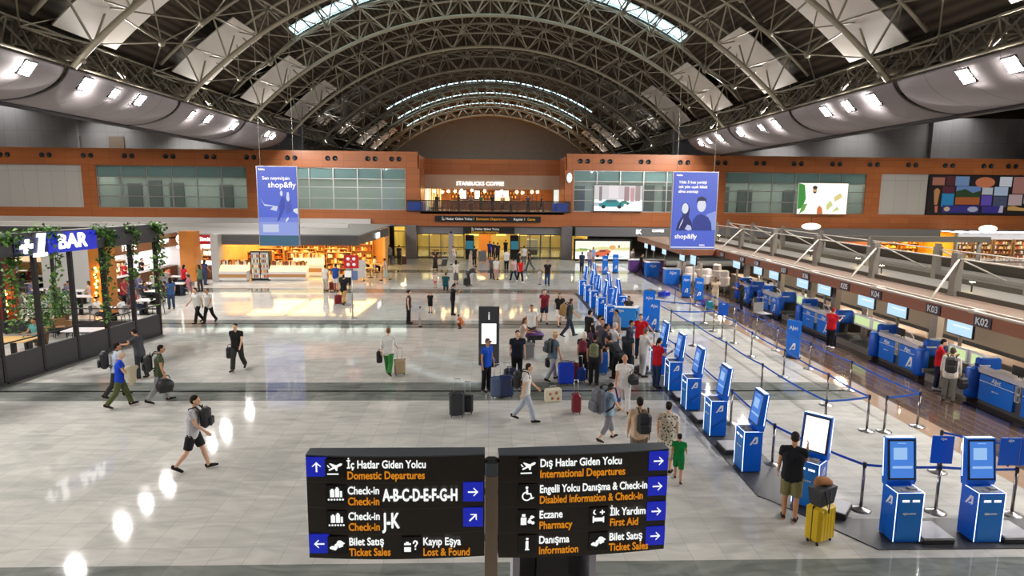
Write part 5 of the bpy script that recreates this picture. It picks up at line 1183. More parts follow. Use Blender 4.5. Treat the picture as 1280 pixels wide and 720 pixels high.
# potted tree
def potted(label, loc, h, seed):
    rs = random.Random(seed); t = thing('potted_tree', label, 'plant', loc)
    b = MB(); b.lathe([(.22, 0), (.3, .45), (.32, .5), (.27, .5), (.25, .4)], n=14); b.build('pot', mat('basket_brown', (120, 90, 60), .7, noise=.2, nscale=20), t)
    b = MB(); b.tube([(0, 0, .4), (.03, .02, h*.5), (0, .05, h*.8)], [.05, .04, .02], 8)
    for i in range(8): a = i*.8; b.bar((.02, .03, h*.4+.04*i*h/2), (.4*math.cos(a), .4*math.sin(a), h*.55+.05*i*h/2), .012, 4)
    b.build('trunk', mat('ivy_stem', (80, 66, 40), .7), t)
    f = MB()
    for i in range(700):
        a = rs.uniform(0, 2*PI); z = rs.uniform(.3, 1); r = .62*math.sqrt(rs.random())*(1.15-abs(z-.62)); p = Vector((r*math.cos(a), r*math.sin(a), h*z))
        d = Vector((rs.uniform(-1, 1), rs.uniform(-1, 1), rs.uniform(-1, .4))).normalized(); q = d.orthogonal().normalized(); s_ = rs.uniform(.06, .14)
        f.add([p, p+d*s_*.5+q*s_*.3, p+d*s_*1.2, p+d*s_*.5-q*s_*.3], [(0, 1, 2), (0, 2, 3)], rs.randrange(3))
    o = f.build('leaves', m_leaf, t); o['kind'] = 'stuff'
potted('leafy potted tree inside the bar terrace', (aty(66, 400, 27).x, 26.2, 0), 2.1, 3)
potted('leafy potted plant deeper inside the bar terrace', (aty(92, 400, 31).x, 30.2, 0), 1.6, 5)
# terrace and food court furniture
m_oak = mat('oak_top', (206, 166, 104), .45, noise=.15, nscale=3); m_wt = mat('white_table_top', (226, 222, 226), .35)
def sq_table(label, loc, w, d, h, m, group=None):
    t = thing('dining_table', label, 'table', loc, 0, group); b = MB(); b.cbox(-w/2, w/2, -d/2, d/2, h-.04, h, .012); b.build('table_top', m, t)
    b = MB(); b.box(-.07, .07, -.07, .07, .04, h-.04); b.box(-.3, .3, -.3, .3, 0, .04); b.build('pedestal', m_black, t); return t
p = at(16, 424, .75); sq_table('oak table at the left frame edge just behind the terrace wall', (p.x, p.y, 0), 1.5, 1.0, .76, m_oak)
p = at(110, 412, .75); sq_table('pale long table just behind the terrace wall right of the potted tree', (p.x, p.y, 0), 1.7, .8, .76, m_wt)
p = at(100, 371, .9); sq_table('white high table standing inside the terrace left of the orange pillar', (p.x, p.y, 0), 1.6, .7, .95, m_wt)
p = at(30, 392, .75); cafe_table('bistro_table', 'small grey round table behind the seated person in turquoise, left one', None, (p.x, p.y, 0), .74, .42, m_alu)
p = at(42, 398, .75); cafe_table('bistro_table', 'small grey round table behind the seated person in turquoise, right one', None, (p.x, p.y, 0), .74, .42, m_alu)
m_cane = mat('cane_brown', (150, 110, 70), .6)
for k, (px, py, rz) in enumerate([(78, 421, .4), (94, 424, -.5), (60, 422, 2.2), (84, 372, 1), (112, 376, 2)]):
    p = at(px, py); chair('terrace_chair', 'bent cane chair inside the bar terrace, %s of five' % ORD[k], 'cane chairs on the terrace', (p.x, p.y, 0), rz, m_cane, m_black)
FC = []; rs = random.Random(5)
for r_, (y, xs) in enumerate([(26.3, (-20.9,)), (30.5, (-26.2, -23.6, -18.1)), (33.0, (-27.4, -25.2, -22.9, -17.6)), (36.2, (-29.4, -27.2, -25.0, -22.8, -20.7, -18.7)), (39.2, (-31.6, -29.4, -27.2, -20.6, -18.8)), (42.2, (-33.8, -31.4, -29.0, -20.5)), (44.8, (-34.6, -32.0, -29.4))]):
    for i, x in enumerate(xs): FC.append((x, y+rs.uniform(-.2, .2), r_, i))
ft = None; fchair = None
rown = ['terrace row', 'second row', 'third row', 'fourth row', 'fifth row', 'sixth row', 'farthest row']
for x, y, r_, i in FC:
    lab = 'small food court table in the %s, %s from the left' % (rown[r_], ORD[i])
    if ft is None: ft = sq_table(lab, (x, y, 0), .8, .8, .75, m_wt, 'food court tables')
    else: copy_tree(ft, lab, (x, y, 0))
    for s_, w in ((-1, 'left'), (1, 'right')):
        lab = 'grey food court chair on the %s side of the %s table, %s' % (w, ORD[i], rown[r_])
        if fchair is None: fchair = chair('food_court_chair', lab, 'food court chairs', (x+s_*.62, y, 0), s_*PI/2, mat('chair_shell', (120, 112, 112), .4), m_black)
        else: copy_tree(fchair, lab, (x+s_*.62, y, 0), s_*PI/2)
# lit stalls at the back of the food court
b = MB(); b.box(-46, -26.4, 49.5, 49.7, 0, 3.2); b.box(-46, -26.4, 46.6, 46.8, 2.5, 3.2); struct('wall_stalls', b, mat('stall_cream', (222, 204, 180), .5, noise=.15, nscale=.8))
b = MB()
for x in range(-44, -27, 3): b.box(x-.9, x+.9, 47.4, 48.4, 3.02, 3.08)
tag(b.build('ceiling_lamps_stalls', emat('stall_lamp', (255, 238, 214), 16)), kind='structure')
for k, (x, c) in enumerate(((-41, (150, 60, 40)), (-37, (110, 80, 56)), (-33, (196, 150, 80)), (-29, (90, 90, 96)))):
    t = thing('stall_counter', 'food stall counter at the back of the food court, %s from the left' % ORD[k], 'counter', (x, 47.2, 0)); q = MB(); q.box(-1.8, 1.8, -.3, .4, 0, 1.05); q.build('body', mat('stall_body_%d' % k, c, .5), t); q = MB(); q.box(-1.85, 1.85, -.35, .45, 1.05, 1.1); q.build('worktop', mat('dark_worktop', (90, 70, 56), .4), t); q = MB(); q.box(-1.4, 1.4, 1.9, 2.2, 1.7, 2.4); q.build('menu_board', m_txt, t)
# grill counter along the left, red-signed shop, grocery and bakery shop
m_cnt = mat('brown_counter', (112, 72, 48), .45, noise=.12); m_fas = mat('brown_shop_fascia', (140, 92, 58), .4, noise=.08)
m_shopw = mat('white_tile_wall', (222, 222, 220), .4)
b = MB(); b.box(-22.3, -22.0, 38, 46, 2.45, 3.3); b.box(-22.6, -22, 38, 46.0, 3.3, 3.36); struct('trim_grill_fascia', b, m_fas)
b = MB(); b.box(-26, -25.8, 38, 46, 0, 3.2); b.box(-26, -22.3, 37.9, 38.0, 0, 3.2); b.box(-26, -21.8, 46.02, 46.15, 0, 3.2); struct('wall_grill', b, m_shopw)
b = MB(); b.box(-26, -22, 38, 46, 3.0, 3.1); struct('ceiling_grill', b, m_shopw)
b = MB()
for y in (39.2, 41, 42.8, 44.6): b.box(-24.9, -23.1, y-.3, y+.3, 2.93, 2.97)
tag(b.build('ceiling_lamps_grill', emat('cool_shop_lamp', (250, 250, 255), 26)), kind='structure')
t = thing('shop_counter', 'long brown grill counter with pale top under the white lettered fascia', 'counter', (-22.2, 42, 0)); b = MB(); b.box(-.3, .1, -3.9, 3.9, 0, 1.05); b.build('body', m_cnt, t); b = MB(); b.box(-.4, .16, -3.9, 3.9, 1.05, 1.1); b.build('worktop', mat('dark_worktop', (90, 70, 56), .4), t); text('PIZZ', .42, emat('red_letters', (255, 70, 50), 1.6), t, (.12, 2.4, .72), rz=PI/2, bold=.01)
t = thing('shop_sign', 'white lit letters on the brown grill fascia', 'sign', (-21.97, 41.4, 2.9)); text('PEPPE', .62, m_txt, t, (0, -1.6, -.05), rz=PI/2, bold=.012); text('Burger', .5, m_txt, t, (0, 2.6, .05), rz=PI/2, bold=.01)
t = thing('shop_sign', 'red and white round emblem sign on the timber pillar by the grill', 'sign', (-21.4, 45.3, 2.95)); b = MB(); b.lathe([(.36, 0), (.36, .06)], n=18); b.xf(Matrix.Rotation(PI/2, 4, 'X')); b.build('disc', m_txt, t); b = MB(); b.prism([(-.2, -.12), (.2, -.12), (.12, .22), (.04, .05), (-.04, .05), (-.12, .22)], -.075, -.06, 'y'); b.build('emblem', mat('emblem_red', (170, 24, 30), .4), t); b = MB(); b.box(-.34, .34, -.05, 0, -.62, -.42); b.build('name_strip', m_txt, t)
rs = random.Random(8)
for k in range(3): shelf_unit('kitchen_rack', 'kitchen rack behind the brown grill counter, %s from the viewer' % ORD[k], (-25.5, 39.5+2.4*k, 0), rs, 'racks behind the grill counter', h=1.5, rz=PI/2)
b = MB(); b.box(-21.6, -19.45, 46.2, 46.35, 2.55, 3.25); struct('trim_red_fascia', b, emat('red_lit_fascia', (190, 24, 34), .8))
t = thing('shop_sign', 'white lit lettering on the short red fascia', 'sign', (-20.5, 46.18, 2.9)); text('O', .5, m_txt, t, (-.8, 0, 0), bold=.03); text('Simit', .4, m_txt, t, (.3, 0, 0), bold=.012)
b = MB(); b.box(-21.6, -19.4, 49, 49.2, 0, 3.2); b.box(-21.7, -21.6, 46.3, 49, 0, 3.2); struct('wall_redshop', b, m_shopw)
b = MB(); b.box(-21.3, -19.7, 47.2, 48, 2.9, 2.94); tag(b.build('ceiling_lamps_redshop', emat('cool_shop_lamp', (250, 250, 255), 26)), kind='structure')
t = thing('shop_counter', 'brown counter of the small shop under the red fascia', 'counter', (-20.5, 46.6, 0)); b = MB(); b.box(-1.1, 1.05, -.2, .3, 0, 1.0); b.build('body', m_cnt, t); b = MB(); b.box(-1.1, 1.05, -.26, .36, 1.0, 1.06); b.build('worktop', m_white, t); b = MB(); b.box(-.9, .9, -.1, .2, 1.06, 1.3); b.build('glass_case', m_txt, t)
shelf_unit('kitchen_rack', 'rack with pans at the back of the small red-signed shop', (-20.6, 48.7, 0), rs, None, w=1.8)
b = MB(); b.box(-19.4, -18.9, 45.2, 46.0, 0, 3.3); struct('column_shop', b, m_greypanel)
# grocery: roof slab, fascias, walls
b = MB(); b.box(-46, -9.3, 46.0, 62.9, 3.2, 3.3); b.box(-46, -22, 38, 46, 3.36, 3.42); struct('roof_shops', b, mat('grey_shop_roof', (150, 147, 144), .5, noise=.06))
b = MB(); b.box(-62, -11.5, 62.5, 62.98, 3.15, 3.75); b.box(-46, -12, 55, 55.3, 3.3, 3.62); struct('trim_shop_band', b, mat('pale_band', (206, 203, 200), .4))
m_fd = mat('dark_grey_fascia', (84, 82, 82), .4)
b = MB(); b.box(-18.9, -9.4, 45.9, 46.1, 2.55, 3.22); b.add([(-9.4, 46, 2.55), (-9.4, 46, 3.22), (-8.9, 57, 3.22), (-8.9, 57, 2.55), (-9.6, 46, 2.55), (-9.6, 46, 3.22), (-9.1, 57, 3.22), (-9.1, 57, 2.55)], [(0, 1, 2, 3), (4, 7, 6, 5), (0, 4, 5, 1), (3, 2, 6, 7), (0, 3, 7, 4), (1, 5, 6, 2)]); struct('trim_grocery_fascia', b, m_fd)
m_warmw = mat('honey_wood_wall', (226, 172, 104), .5, noise=.3, nscale=1.5)
b = MB(); b.box(-18.9, -9.3, 58, 58.2, 0, 3.2); b.box(-19, -18.9, 46, 58, 0, 3.2); b.box(-9.2, -9.0, 55.5, 58, 0, 3.2); struct('wall_grocery', b, m_warmw)
b = MB()
for x in (-17.3, -14.1, -10.9):
    for y in (48, 51.5, 55): b.box(x-1.4, x+1.4, y-1.4, y+1.4, 3.1, 3.16)
tag(b.build('ceiling_lamps_grocery', emat('warm_grocery_lamp', (255, 206, 128), 7.5)), kind='structure')
t = thing('shop_sign', 'small white lit sign on the angled dark fascia of the grocery', 'sign', (-9.1, 52.5, 2.85)); b = MB(); b.box(0, .08, -.7, .7, -.22, .22); b.build('face', m_txt, t)
n_ = 0
for y, xs in ((57.4, (-17.6, -15.5, -13.4, -11.3)), (53.0, (-17.8, -15.2, -12.6)), (49.8, (-17.6, -14.6, -11.6))):
    for i, x in enumerate(xs): shelf_unit('shop_shelf', 'wooden grocery shelf full of goods, %s from the left in the %s row' % (ORD[i], {57.4: 'back', 53.0: 'middle', 49.8: 'front'}[y]), (x, y, 0), rs, 'goods shelves of the grocery', h=2.3 if y > 55 else 1.7)
for k, (x, w, h) in enumerate([(-18.0, 1.9, 1.05), (-14.4, 2.6, .95), (-13.6, 2.2, 1.3)]):
    y = (45.6, 46.2, 48.4)[k]; lab = ('pale checkout case at the left of the grocery front', 'pale tiered display case in the middle of the grocery front', 'second tiered display case behind the front one')[k]
    t = thing('display_case', lab, 'display case', (x, y, 0)); b = MB(); b.box(-w/2, w/2, -.4, .4, .1, h*.7); b.box(-w/2+.1, w/2-.1, -.3, .4, 0, .1); b.build('body', m_white, t)
    b = MB(); b.prism([(-.4, h*.7), (.4, h*.7), (.4, h+.25), (.1, h+.25), (-.35, h*.8)], -w/2, w/2, 'x'); b.build('glass_hood', emat('case_glow', (255, 226, 170), 1.6), t)
    b = MB()
    for i in range(int(w*10)):
        for j in range(3): x0 = -w/2+.06+.098*i; z0 = h+.25; b.box(x0, x0+.07, -.05+.14*j, .05+.14*j, z0-.0 if j else h*.86+.1, z0+rs.uniform(.06, .22), rs.randrange(7))
    o = b.build('goods', GOODS, t); o['kind'] = 'stuff'
    b = MB(); b.box(-w/2-.02, w/2+.02, -.43, -.4, h*.28, h*.5); b.build('front_strip', mat('shelf_wood', (176, 128, 78), .5), t)
t = thing('cold_cabinet', 'tall black cooler cabinet with lit bottle shelves at the grocery front', 'cooler', (-16.3, 45.9, 0))
b = MB(); b.box(-.65, .65, 0, .6, 0, 2.1); b.build('cabinet', m_black, t); b = MB(); b.box(-.6, -.05, -.02, 0, .15, 2.0); b.box(.05, .6, -.02, 0, .15, 2.0); b.build('glass_door', emat('cooler_glow', (210, 206, 200), .7), t)
b = MB(); rs = random.Random(4)
for i in range(5):
    for j in range(10): x = -.55+.11*j+(.03 if j > 4 else 0); b.box(x, x+.07, -.06, -.02, .2+.36*i, .42+.36*i, rs.randrange(7))
o = b.build('bottles', GOODS, t); o['kind'] = 'stuff'
t = thing('first_aid_sign', 'pole with red and white crossed panel in front of the grocery', 'sign', at(441, 398)); zz = t.location
b = MB(); b.bar((0, 0, 0), (0, 0, 2.6), .035, 8); b.lathe([(.2, 0), (.2, .03), (.05, .06)], n=12); b.build('pole', m_alu, t)
b = MB(); b.box(-.36, .36, -.05, .05, 2.55, 3.2); b.build('panel', mat('sign_red', (190, 36, 40), .4, emit=(190, 36, 40), es=.3), t)
b = MB()
for i in range(8): a = i*PI/4; b.lathe([(.085, 0), (.085, .012)], (.2*math.cos(a), .2*math.sin(a), 0), 8) if i % 2 else None
b.xf(Matrix.Translation((0, -.052, 2.88)) @ Matrix.Rotation(PI/2, 4, 'X')); b.lathe([(.07, 0), (.07, .02)], (0, 0, 2.88), 8); b.build('white_marks', m_txtw, t)
b = MB(); b.box(-.34, .0, -.04, .0, 2.1, 2.42); b.build('small_sign', m_txtw, t); b = MB(); b.box(.04, .3, -.04, .0, 1.95, 2.42); b.build('blue_sign', mat('pale_blue_sign', (120, 140, 190), .4), t)
t = thing('menu_stand', 'white standing board on wheels beside the red-panelled pole', 'board', at(447, 351)); b = MB(); b.cbox(-.6, .6, -.04, .04, .2, 1.5, .02); b.build('board', m_white, t)
for sx in (-.45, .45): b = MB(); b.box(sx-.03, sx+.03, -.25, .25, 0, .06); b.box(sx-.02, sx+.02, -.02, .02, .05, .25); b.build('foot', m_black, t)
for k, (px, py) in enumerate([(452, 344), (463, 347), (470, 341)]):
    p = at(px, py); cafe_table('cafe_table', 'small round table at the open right side of the grocery, %s of three' % ORD[k], None, (p.x, p.y, 0), .74, .38, m_oak)
    chair('cafe_chair', 'orange-lit chair at the open right side of the grocery, %s of three' % ORD[k], None, (p.x+.7, p.y, 0), PI/2, m_cane, m_black)
# information totem in the hall
p = at(611, 456); t = thing('information_totem', 'tall charcoal information totem with white lit panel in the middle of the hall', 'totem', (p.x, p.y, 0))
b = MB(); b.cbox(-.38, .38, -.09, .09, 0, 2.2, .02); b.build('body', mat('totem_charcoal', (66, 68, 74), .4), t)
b = MB(); b.box(-.27, .27, -.1, -.09, .82, 1.58); b.build('screen', emat('totem_white', (250, 250, 250), 1.5), t)
text('i', .42, m_txtw, t, (0, -.095, 1.86), bold=.01)
# ================================================================ PEOPLE
def remesh(mb, voxel, smooth=2):
    me = bpy.data.meshes.new('tmp'); me.from_pydata(mb.v, [], mb.f)
    o = bpy.data.objects.new('tmp', me); COL.objects.link(o)
    bm = bmesh.new(); bm.from_mesh(me); bmesh.ops.recalc_face_normals(bm, faces=bm.faces); bm.to_mesh(me); bm.free()
    m = o.modifiers.new('r', 'REMESH'); m.mode = 'VOXEL'; m.voxel_size = voxel; m.use_smooth_shade = True
    m = o.modifiers.new('s', 'SMOOTH'); m.factor = .5; m.iterations = smooth
    dg = bpy.context.evaluated_depsgraph_get(); r = bpy.data.meshes.new_from_object(o.evaluated_get(dg))
    bpy.data.objects.remove(o); bpy.data.meshes.remove(me); return r
def cap(mb, p, q, r0, r1, n=10):       # tapered limb piece with round ends
    p, q = Vector(p), Vector(q); mb.bar(p, q, r0, n, r2=r1); mb.ball(p, r0*.995, nu=n, nv=6); mb.ball(q, r1*.995, nu=n, nv=6)
POSES = {   # lean, (hip pitch, knee) left / right, (shoulder pitch, abduction, elbow) left / right, head pitch
 'stand': (2, (2, 3), (-2, 3), (4, 8, 14), (-2, 8, 12), 4),
 'relax': (1, (8, 12), (-3, 2), (2, 8, 18), (12, 10, 30), 6),
 'walk': (5, (21, 6), (-15, 24), (-22, 7, 18), (24, 7, 28), 3),
 'walk2': (4, (-15, 24), (19, 5), (22, 8, 24), (-20, 7, 14), 2),
 'phone': (3, (3, 4), (-2, 3), (4, 10, 20), (38, 6, 105), 18),
 'hold': (2, (2, 3), (-2, 4), (28, 6, 88), (30, 6, 84), 14),
 'reach': (8, (4, 6), (-6, 8), (50, 4, 40), (46, 6, 50), 20),
 'carry': (6, (19, 8), (-13, 22), (6, 12, 8), (8, 14, 8), 4),
 'pull': (6, (22, 8), (-18, 24), (4, 8, 10), (-28, 10, 6), 3),
 'hips': (1, (2, 2), (-2, 2), (-14, 38, 92), (-14, 38, 92), 4),
 'sit': (4, (84, 84), (80, 82), (34, 6, 50), (36, 6, 55), 10),
 'crouch': (34, (80, 110), (76, 108), (40, 8, 40), (44, 8, 40), 10),
 'bend': (52, (18, 16), (-4, 10), (70, 6, 14), (66, 8, 20), 14),
 'push': (8, (22, 8), (-18, 24), (40, 4, 50), (40, 4, 50), 4),
}
def skeleton(pose, h=1.75, wide=1.0):
    lean, lL, lR, aL, aR, hp = POSES[pose]; s = h/1.75; J = {}
    def rx(v, deg): a = R(deg); return Vector((v[0], v[1]*math.cos(a)-v[2]*math.sin(a), v[1]*math.sin(a)+v[2]*math.cos(a)))
    hip = Vector((0, 0, .93)); J['pelvis'] = hip
    for sd, (pitch, knee) in ((-1, lL), (1, lR)):
        k = 'L' if sd < 0 else 'R'
        hj = hip+Vector((sd*.088, 0, -.02)); kn = hj+rx((sd*.012, 0, -.43), pitch); an = kn+rx((0, 0, -.40), pitch-knee)
        ta = pitch-knee; toe = an+rx((sd*.025, .15, -.055), min(20, max(-38, ta*.55))); heel = an+rx((0, -.05, -.06), min(20, max(-38, ta*.55)))
        J['hip'+k], J['knee'+k], J['ankle'+k], J['toe'+k], J['heel'+k] = hj, kn, an, toe, heel
    def tors(v): return hip+rx(v, -lean)
    J['waist'] = tors((0, .0, .16)); J['chest'] = tors((0, .0, .36)); J['neck'] = tors((0, -.005, .53)); J['throat'] = tors((0, .015, .60))
    J['head'] = J['throat']+rx((0, .02, .105), -lean*.6-hp); J['hdeg'] = -lean*.6-hp
    for sd, (p, ab, el) in ((-1, aL), (1, aR)):
        k = 'L' if sd < 0 else 'R'
        sh = tors((sd*.178*wide, -.005, .485)); d = Vector((0, 0, -1)); a = R(ab)
        u = Vector((sd*math.sin(a), 0, -math.cos(a))); u = rx(u, p-lean*.3); f = Vector((sd*math.sin(a)*.4, 0, -1)).normalized(); f = rx(f, p+el-lean*.3)
        J['sh'+k] = sh; J['el'+k] = sh+u*.28; J['wr'+k] = J['el'+k]+f*.245; J['fdir'+k] = f; J['side'+k] = Vector((sd, 0, 0))
    zmin = min(min(J['toe'+k].z, J['heel'+k].z) for k in 'LR') if pose != 'sit' else J['kneeL'].z-.47
    if pose == 'sit': dz = .50-J['pelvis'].z+.0
    else: dz = -zmin+.022
    for k in J:
        if isinstance(J[k], Vector) and not k.startswith(('fdir', 'side')): J[k] = (J[k]+Vector((0, 0, dz)))*s
    J['s'] = s; J['wide'] = wide; return J
def body_mesh(J, voxel, female=False, face=True):
    s = J['s']; b = MB(); w = J['wide']
    for k in 'LR':
        cap(b, J['hip'+k], J['knee'+k], .082*s*w, .053*s); cap(b, J['knee'+k], J['knee'+k].lerp(J['ankle'+k], .35), .052*s, .055*s); cap(b, J['knee'+k].lerp(J['ankle'+k], .35), J['ankle'+k], .053*s, .036*s)
        cap(b, J['heel'+k]+Vector((0, 0, .012*s)), J['toe'+k]+Vector((0, 0, .012*s)), .034*s, .03*s)
        cap(b, J['ankle'+k], J['heel'+k]+Vector((0, 0, .012)), .036*s, .034*s)
        cap(b, J['sh'+k], J['el'+k], .05*s*w, .038*s); cap(b, J['el'+k], J['wr'+k], .038*s, .026*s)
        f = J['fdir'+k]; sd = J['side'+k]; pn = f.cross(sd).normalized(); bn = pn.cross(f).normalized()*(1 if k == 'L' else -1)
        wr = J['wr'+k]; palm = wr+f*.085*s; 
        fw = pn                                  # fingers spread front to back when the arm hangs
        for i in range(4):
            o = fw*(.027-.018*i)*s; L = (.062, .07, .066, .052)[i]*s; c0 = palm+o; c1 = c0+f*L*.5-sd*.006*s; c2 = c1+(f*.8-sd*.5).normalized()*L*.55
            cap(b, wr+o*.55, c0, .016*s, .0125*s, 6); cap(b, c0, c1, .0115*s, .0105*s, 6); cap(b, c1, c2, .0105*s, .009*s, 6)
        t0 = wr+f*.03*s+fw*.026*s; t1 = t0+(f*.7+fw*.6-sd*.2).normalized()*.04*s; cap(b, t0, t1, .014*s, .012*s, 6); cap(b, t1, t1+(f*.9-sd*.3).normalized()*.03*s, .012*s, .0095*s, 6)
    # trunk from side-by-side columns
    for sd in (-1, 1):
        cap(b, J['pelvis']+Vector((sd*.06*w, 0, 0))*s, J['waist']+Vector((sd*.048*w, 0, 0))*s, .1*s, .088*s); cap(b, J['waist']+Vector((sd*.048*w, 0, 0))*s, J['chest']+Vector((sd*.07*w, 0, 0))*s, .088*s, .1*s)
        cap(b, J['chest']+Vector((sd*.07*w, 0, 0))*s, J['neck']+Vector((sd*.08*w, 0, -.05))*s, .098*s, .062*s)
        cap(b, J['neck']+Vector((sd*.02, 0, .0))*s, J['sh'+('L' if sd < 0 else 'R')], .05*s, .05*s)
    cap(b, J['neck'], J['throat'], .054*s, .05*s); cap(b, J['throat'], J['head'], .05*s, .06*s)
    a = R(J['hdeg']); Hd = J['head']
    def hp(x, y, z): return Hd+Vector((x, y*math.cos(a)-z*math.sin(a), y*math.sin(a)+z*math.cos(a)))*s
    b.ball(hp(0, -.012, .028), .074*s, .094*s, .09*s, 14, 10); b.ball(hp(0, .02, -.035), .06*s, .072*s, .075*s, 12, 8); b.ball(hp(0, .048, -.07), .035*s, .036*s, .03*s, 10, 6)
    cap(b, hp(0, .086, .012), hp(0, .1, -.018), .011*s, .015*s, 8); cap(b, hp(-.025, .08, .02), hp(.025, .08, .02), .012*s, .012*s, 6)
    for sd in (-1, 1): b.ball(hp(sd*.076, -.008, -.012), .012*s, .02*s, .032*s, 8, 6)
    cap(b, hp(-.02, .086, -.048), hp(.02, .086, -.048), .009*s, .009*s, 6)
    J['hp'] = hp
    return remesh(b, voxel, 2)
def shirt_mesh(J, voxel, sleeve=.5, hem=-.03, loose=1.0, vest=False):
    s = J['s']; w = J['wide']; b = MB(); g = 1.13*loose
    base = J['pelvis']+(J['waist']-J['pelvis'])*(hem/.16)
    cap(b, base, J['waist'], .105*s*g, .096*s*g); cap(b, J['waist'], J['chest']-Vector((0, .012, 0)), .096*s*g, .108*s*g); cap(b, J['chest']-Vector((0, .012, 0)), J['neck']-Vector((0, .015, .05*s)), .108*s*g, .07*s)
    for sd in (-1, 1):
        cap(b, base+Vector((sd*.072*w, 0, 0))*s, J['waist']+Vector((sd*.062*w, 0, 0))*s, .108*s*g, .098*s*g); cap(b, J['waist']+Vector((sd*.062*w, 0, 0))*s, J['chest']+Vector((sd*.075*w, 0, 0))*s, .098*s*g, .108*s*g)
        cap(b, J['chest']+Vector((sd*.075*w, 0, 0))*s, J['neck']+Vector((sd*.085*w, 0, -.045))*s, .108*s*g, .066*s)
        k = 'L' if sd < 0 else 'R'
        cap(b, J['neck']+Vector((sd*.035, -.004, -.005))*s, J['sh'+k], .056*s, .062*s)
        if sleeve > 0:
            if sleeve <= 1: b.bar(J['sh'+k], J['sh'+k].lerp(J['el'+k], sleeve), .064*s*w, 12, r2=.062*s); b.ball(J['sh'+k], .0635*s*w, nu=12, nv=6)
            else: cap(b, J['sh'+k], J['el'+k], .062*s*w, .052*s); b.bar(J['el'+k], J['el'+k].lerp(J['wr'+k], min(.97, sleeve-1)), .052*s, 12, r2=.041*s)
    return remesh(b, voxel, 2)
def trousers_mesh(J, voxel, length=1.0, loose=1.0):    # 0.45 shorts .. 1 full length
    s = J['s']; w = J['wide']; b = MB(); g = 1.12*loose
    for sd in (-1, 1):
        k = 'L' if sd < 0 else 'R'
        cap(b, J['pelvis']+Vector((sd*.06*w, 0, .06))*s, J['hip'+k], .103*s, .1*s)
        cap(b, J['pelvis']+Vector((sd*.05*w, -.02, 0))*s, J['hip'+k], .1*s, .098*s)
        if length <= .6: b.bar(J['hip'+k], J['hip'+k].lerp(J['knee'+k], length/.5), .098*s*g, 14, r2=.08*s*g)
        else:
            cap(b, J['hip'+k], J['knee'+k], .094*s*g, .066*s*g); f = (length-.5)/.5
            b.bar(J['knee'+k], J['knee'+k].lerp(J['ankle'+k], f*.97), .066*s*g, 14, r2=.056*s*g*loose)
    return remesh(b, voxel, 2)
def skirt_mesh(J, voxel, z_hem, z_top, r_hem=.24):
    b = MB(); s = J['s']; pr = []
    p = J['pelvis']; n = 20; top = z_top*s; vs = []; rows = 8
    for i in range(rows+1):
        f = i/rows; z = z_hem*s+(top-z_hem*s)*f; r = (r_hem*(1-f)+.135*f)*s
        for j in range(n):
            t = 2*PI*j/n; q = r*(1+.06*math.sin(5*t)*(1-f)); vs.append((p.x+q*1.05*math.cos(t), p.y+q*.85*math.sin(t), z))
    fs = [(i*n+j, i*n+(j+1) % n, (i+1)*n+(j+1) % n, (i+1)*n+j) for i in range(rows) for j in range(n)]+[tuple(range(n-1, -1, -1)), tuple(range(rows*n, (rows+1)*n))]
    b.add(vs, fs, 0, True); return b.mesh('skirt', [])
def hair_mesh(J, voxel, style):
    hp = J['hp']; s = J['s']; b = MB()
    if style == 'bald': return None
    b.ball(hp(0, -.026, .045), .079*s, .094*s, .086*s, 14, 10); b.ball(hp(0, -.05, .0), .074*s, .066*s, .08*s, 12, 8)
    if style == 'cap': cap(b, hp(-.04, .09, .055), hp(.04, .09, .055), .018*s, .018*s, 8); cap(b, hp(-.03, .13, .045), hp(.03, .13, .045), .014*s, .014*s, 8)
    if style == 'hat':
        b.lathe([(.14*s, 0), (.145*s, .008), (.085*s, .02), (.075*s, .09), (.03, .11)], hp(0, -.01, .05), 16)
    if style in ('long', 'tail', 'bun'):
        if style == 'long': cap(b, hp(-.05, -.06, -.02), hp(-.04, -.075, -.17), .05*s, .04*s); cap(b, hp(.05, -.06, -.02), hp(.04, -.075, -.17), .05*s, .04*s); cap(b, hp(0, -.08, 0), hp(0, -.085, -.2), .055*s, .045*s)
        elif style == 'tail': cap(b, hp(0, -.11, .03), hp(0, -.13, -.14), .03*s, .02*s)
        else: b.ball(hp(0, -.12, .04), .05*s, nu=10, nv=8)
    if style == 'scarf': b.ball(hp(0, -.02, 0), .088*s, .1*s, .12*s, 14, 10); cap(b, hp(0, -.03, -.06), hp(0, -.03, -.2), .085*s, .12*s)
    return remesh(b, voxel, 1)
def shoe_mesh(J, k):
    s = J['s']; b = MB(); h = J['heel'+k]; t = J['toe'+k]; d = (t-h).normalized(); up = Vector((0, 0, 1)); up = (up-d*up.dot(d)).normalized(); sd = d.cross(up)
    sec = [(-.03, .03, .02, .075), (0, .038, -.022, .085), (.06, .04, -.022, .075), (.12, .044, -.022, .058), (.18, .046, -.022, .045), (.225, .036, -.022, .034), (.245, .018, -.012, .022)]
    vs = []; n = 10
    for x, w, z0, z1 in sec:
        for j in range(n):
            a = 2*PI*j/n; vs.append(h+(d*x+sd*w*math.cos(a)+up*((z0+z1)/2+(z1-z0)/2*max(-.85, math.sin(a)*1.0)))*s)
    m = len(sec)
    fs = [(i*n+j, i*n+(j+1) % n, (i+1)*n+(j+1) % n, (i+1)*n+j) for i in range(m-1) for j in range(n)]+[tuple(range(n-1, -1, -1)), tuple(range((m-1)*n, m*n))]
    b.add(vs, fs, 0, True); return b.mesh('shoe', [])
def eye_mesh(J):
    out = []
    for sd in (-1, 1):
        b = MB(); b.ball(J['hp'](sd*.031, .081, .008), .0095*J['s'], nu=8, nv=6); out.append(b.mesh('eye', []))
    return out
CM = {}
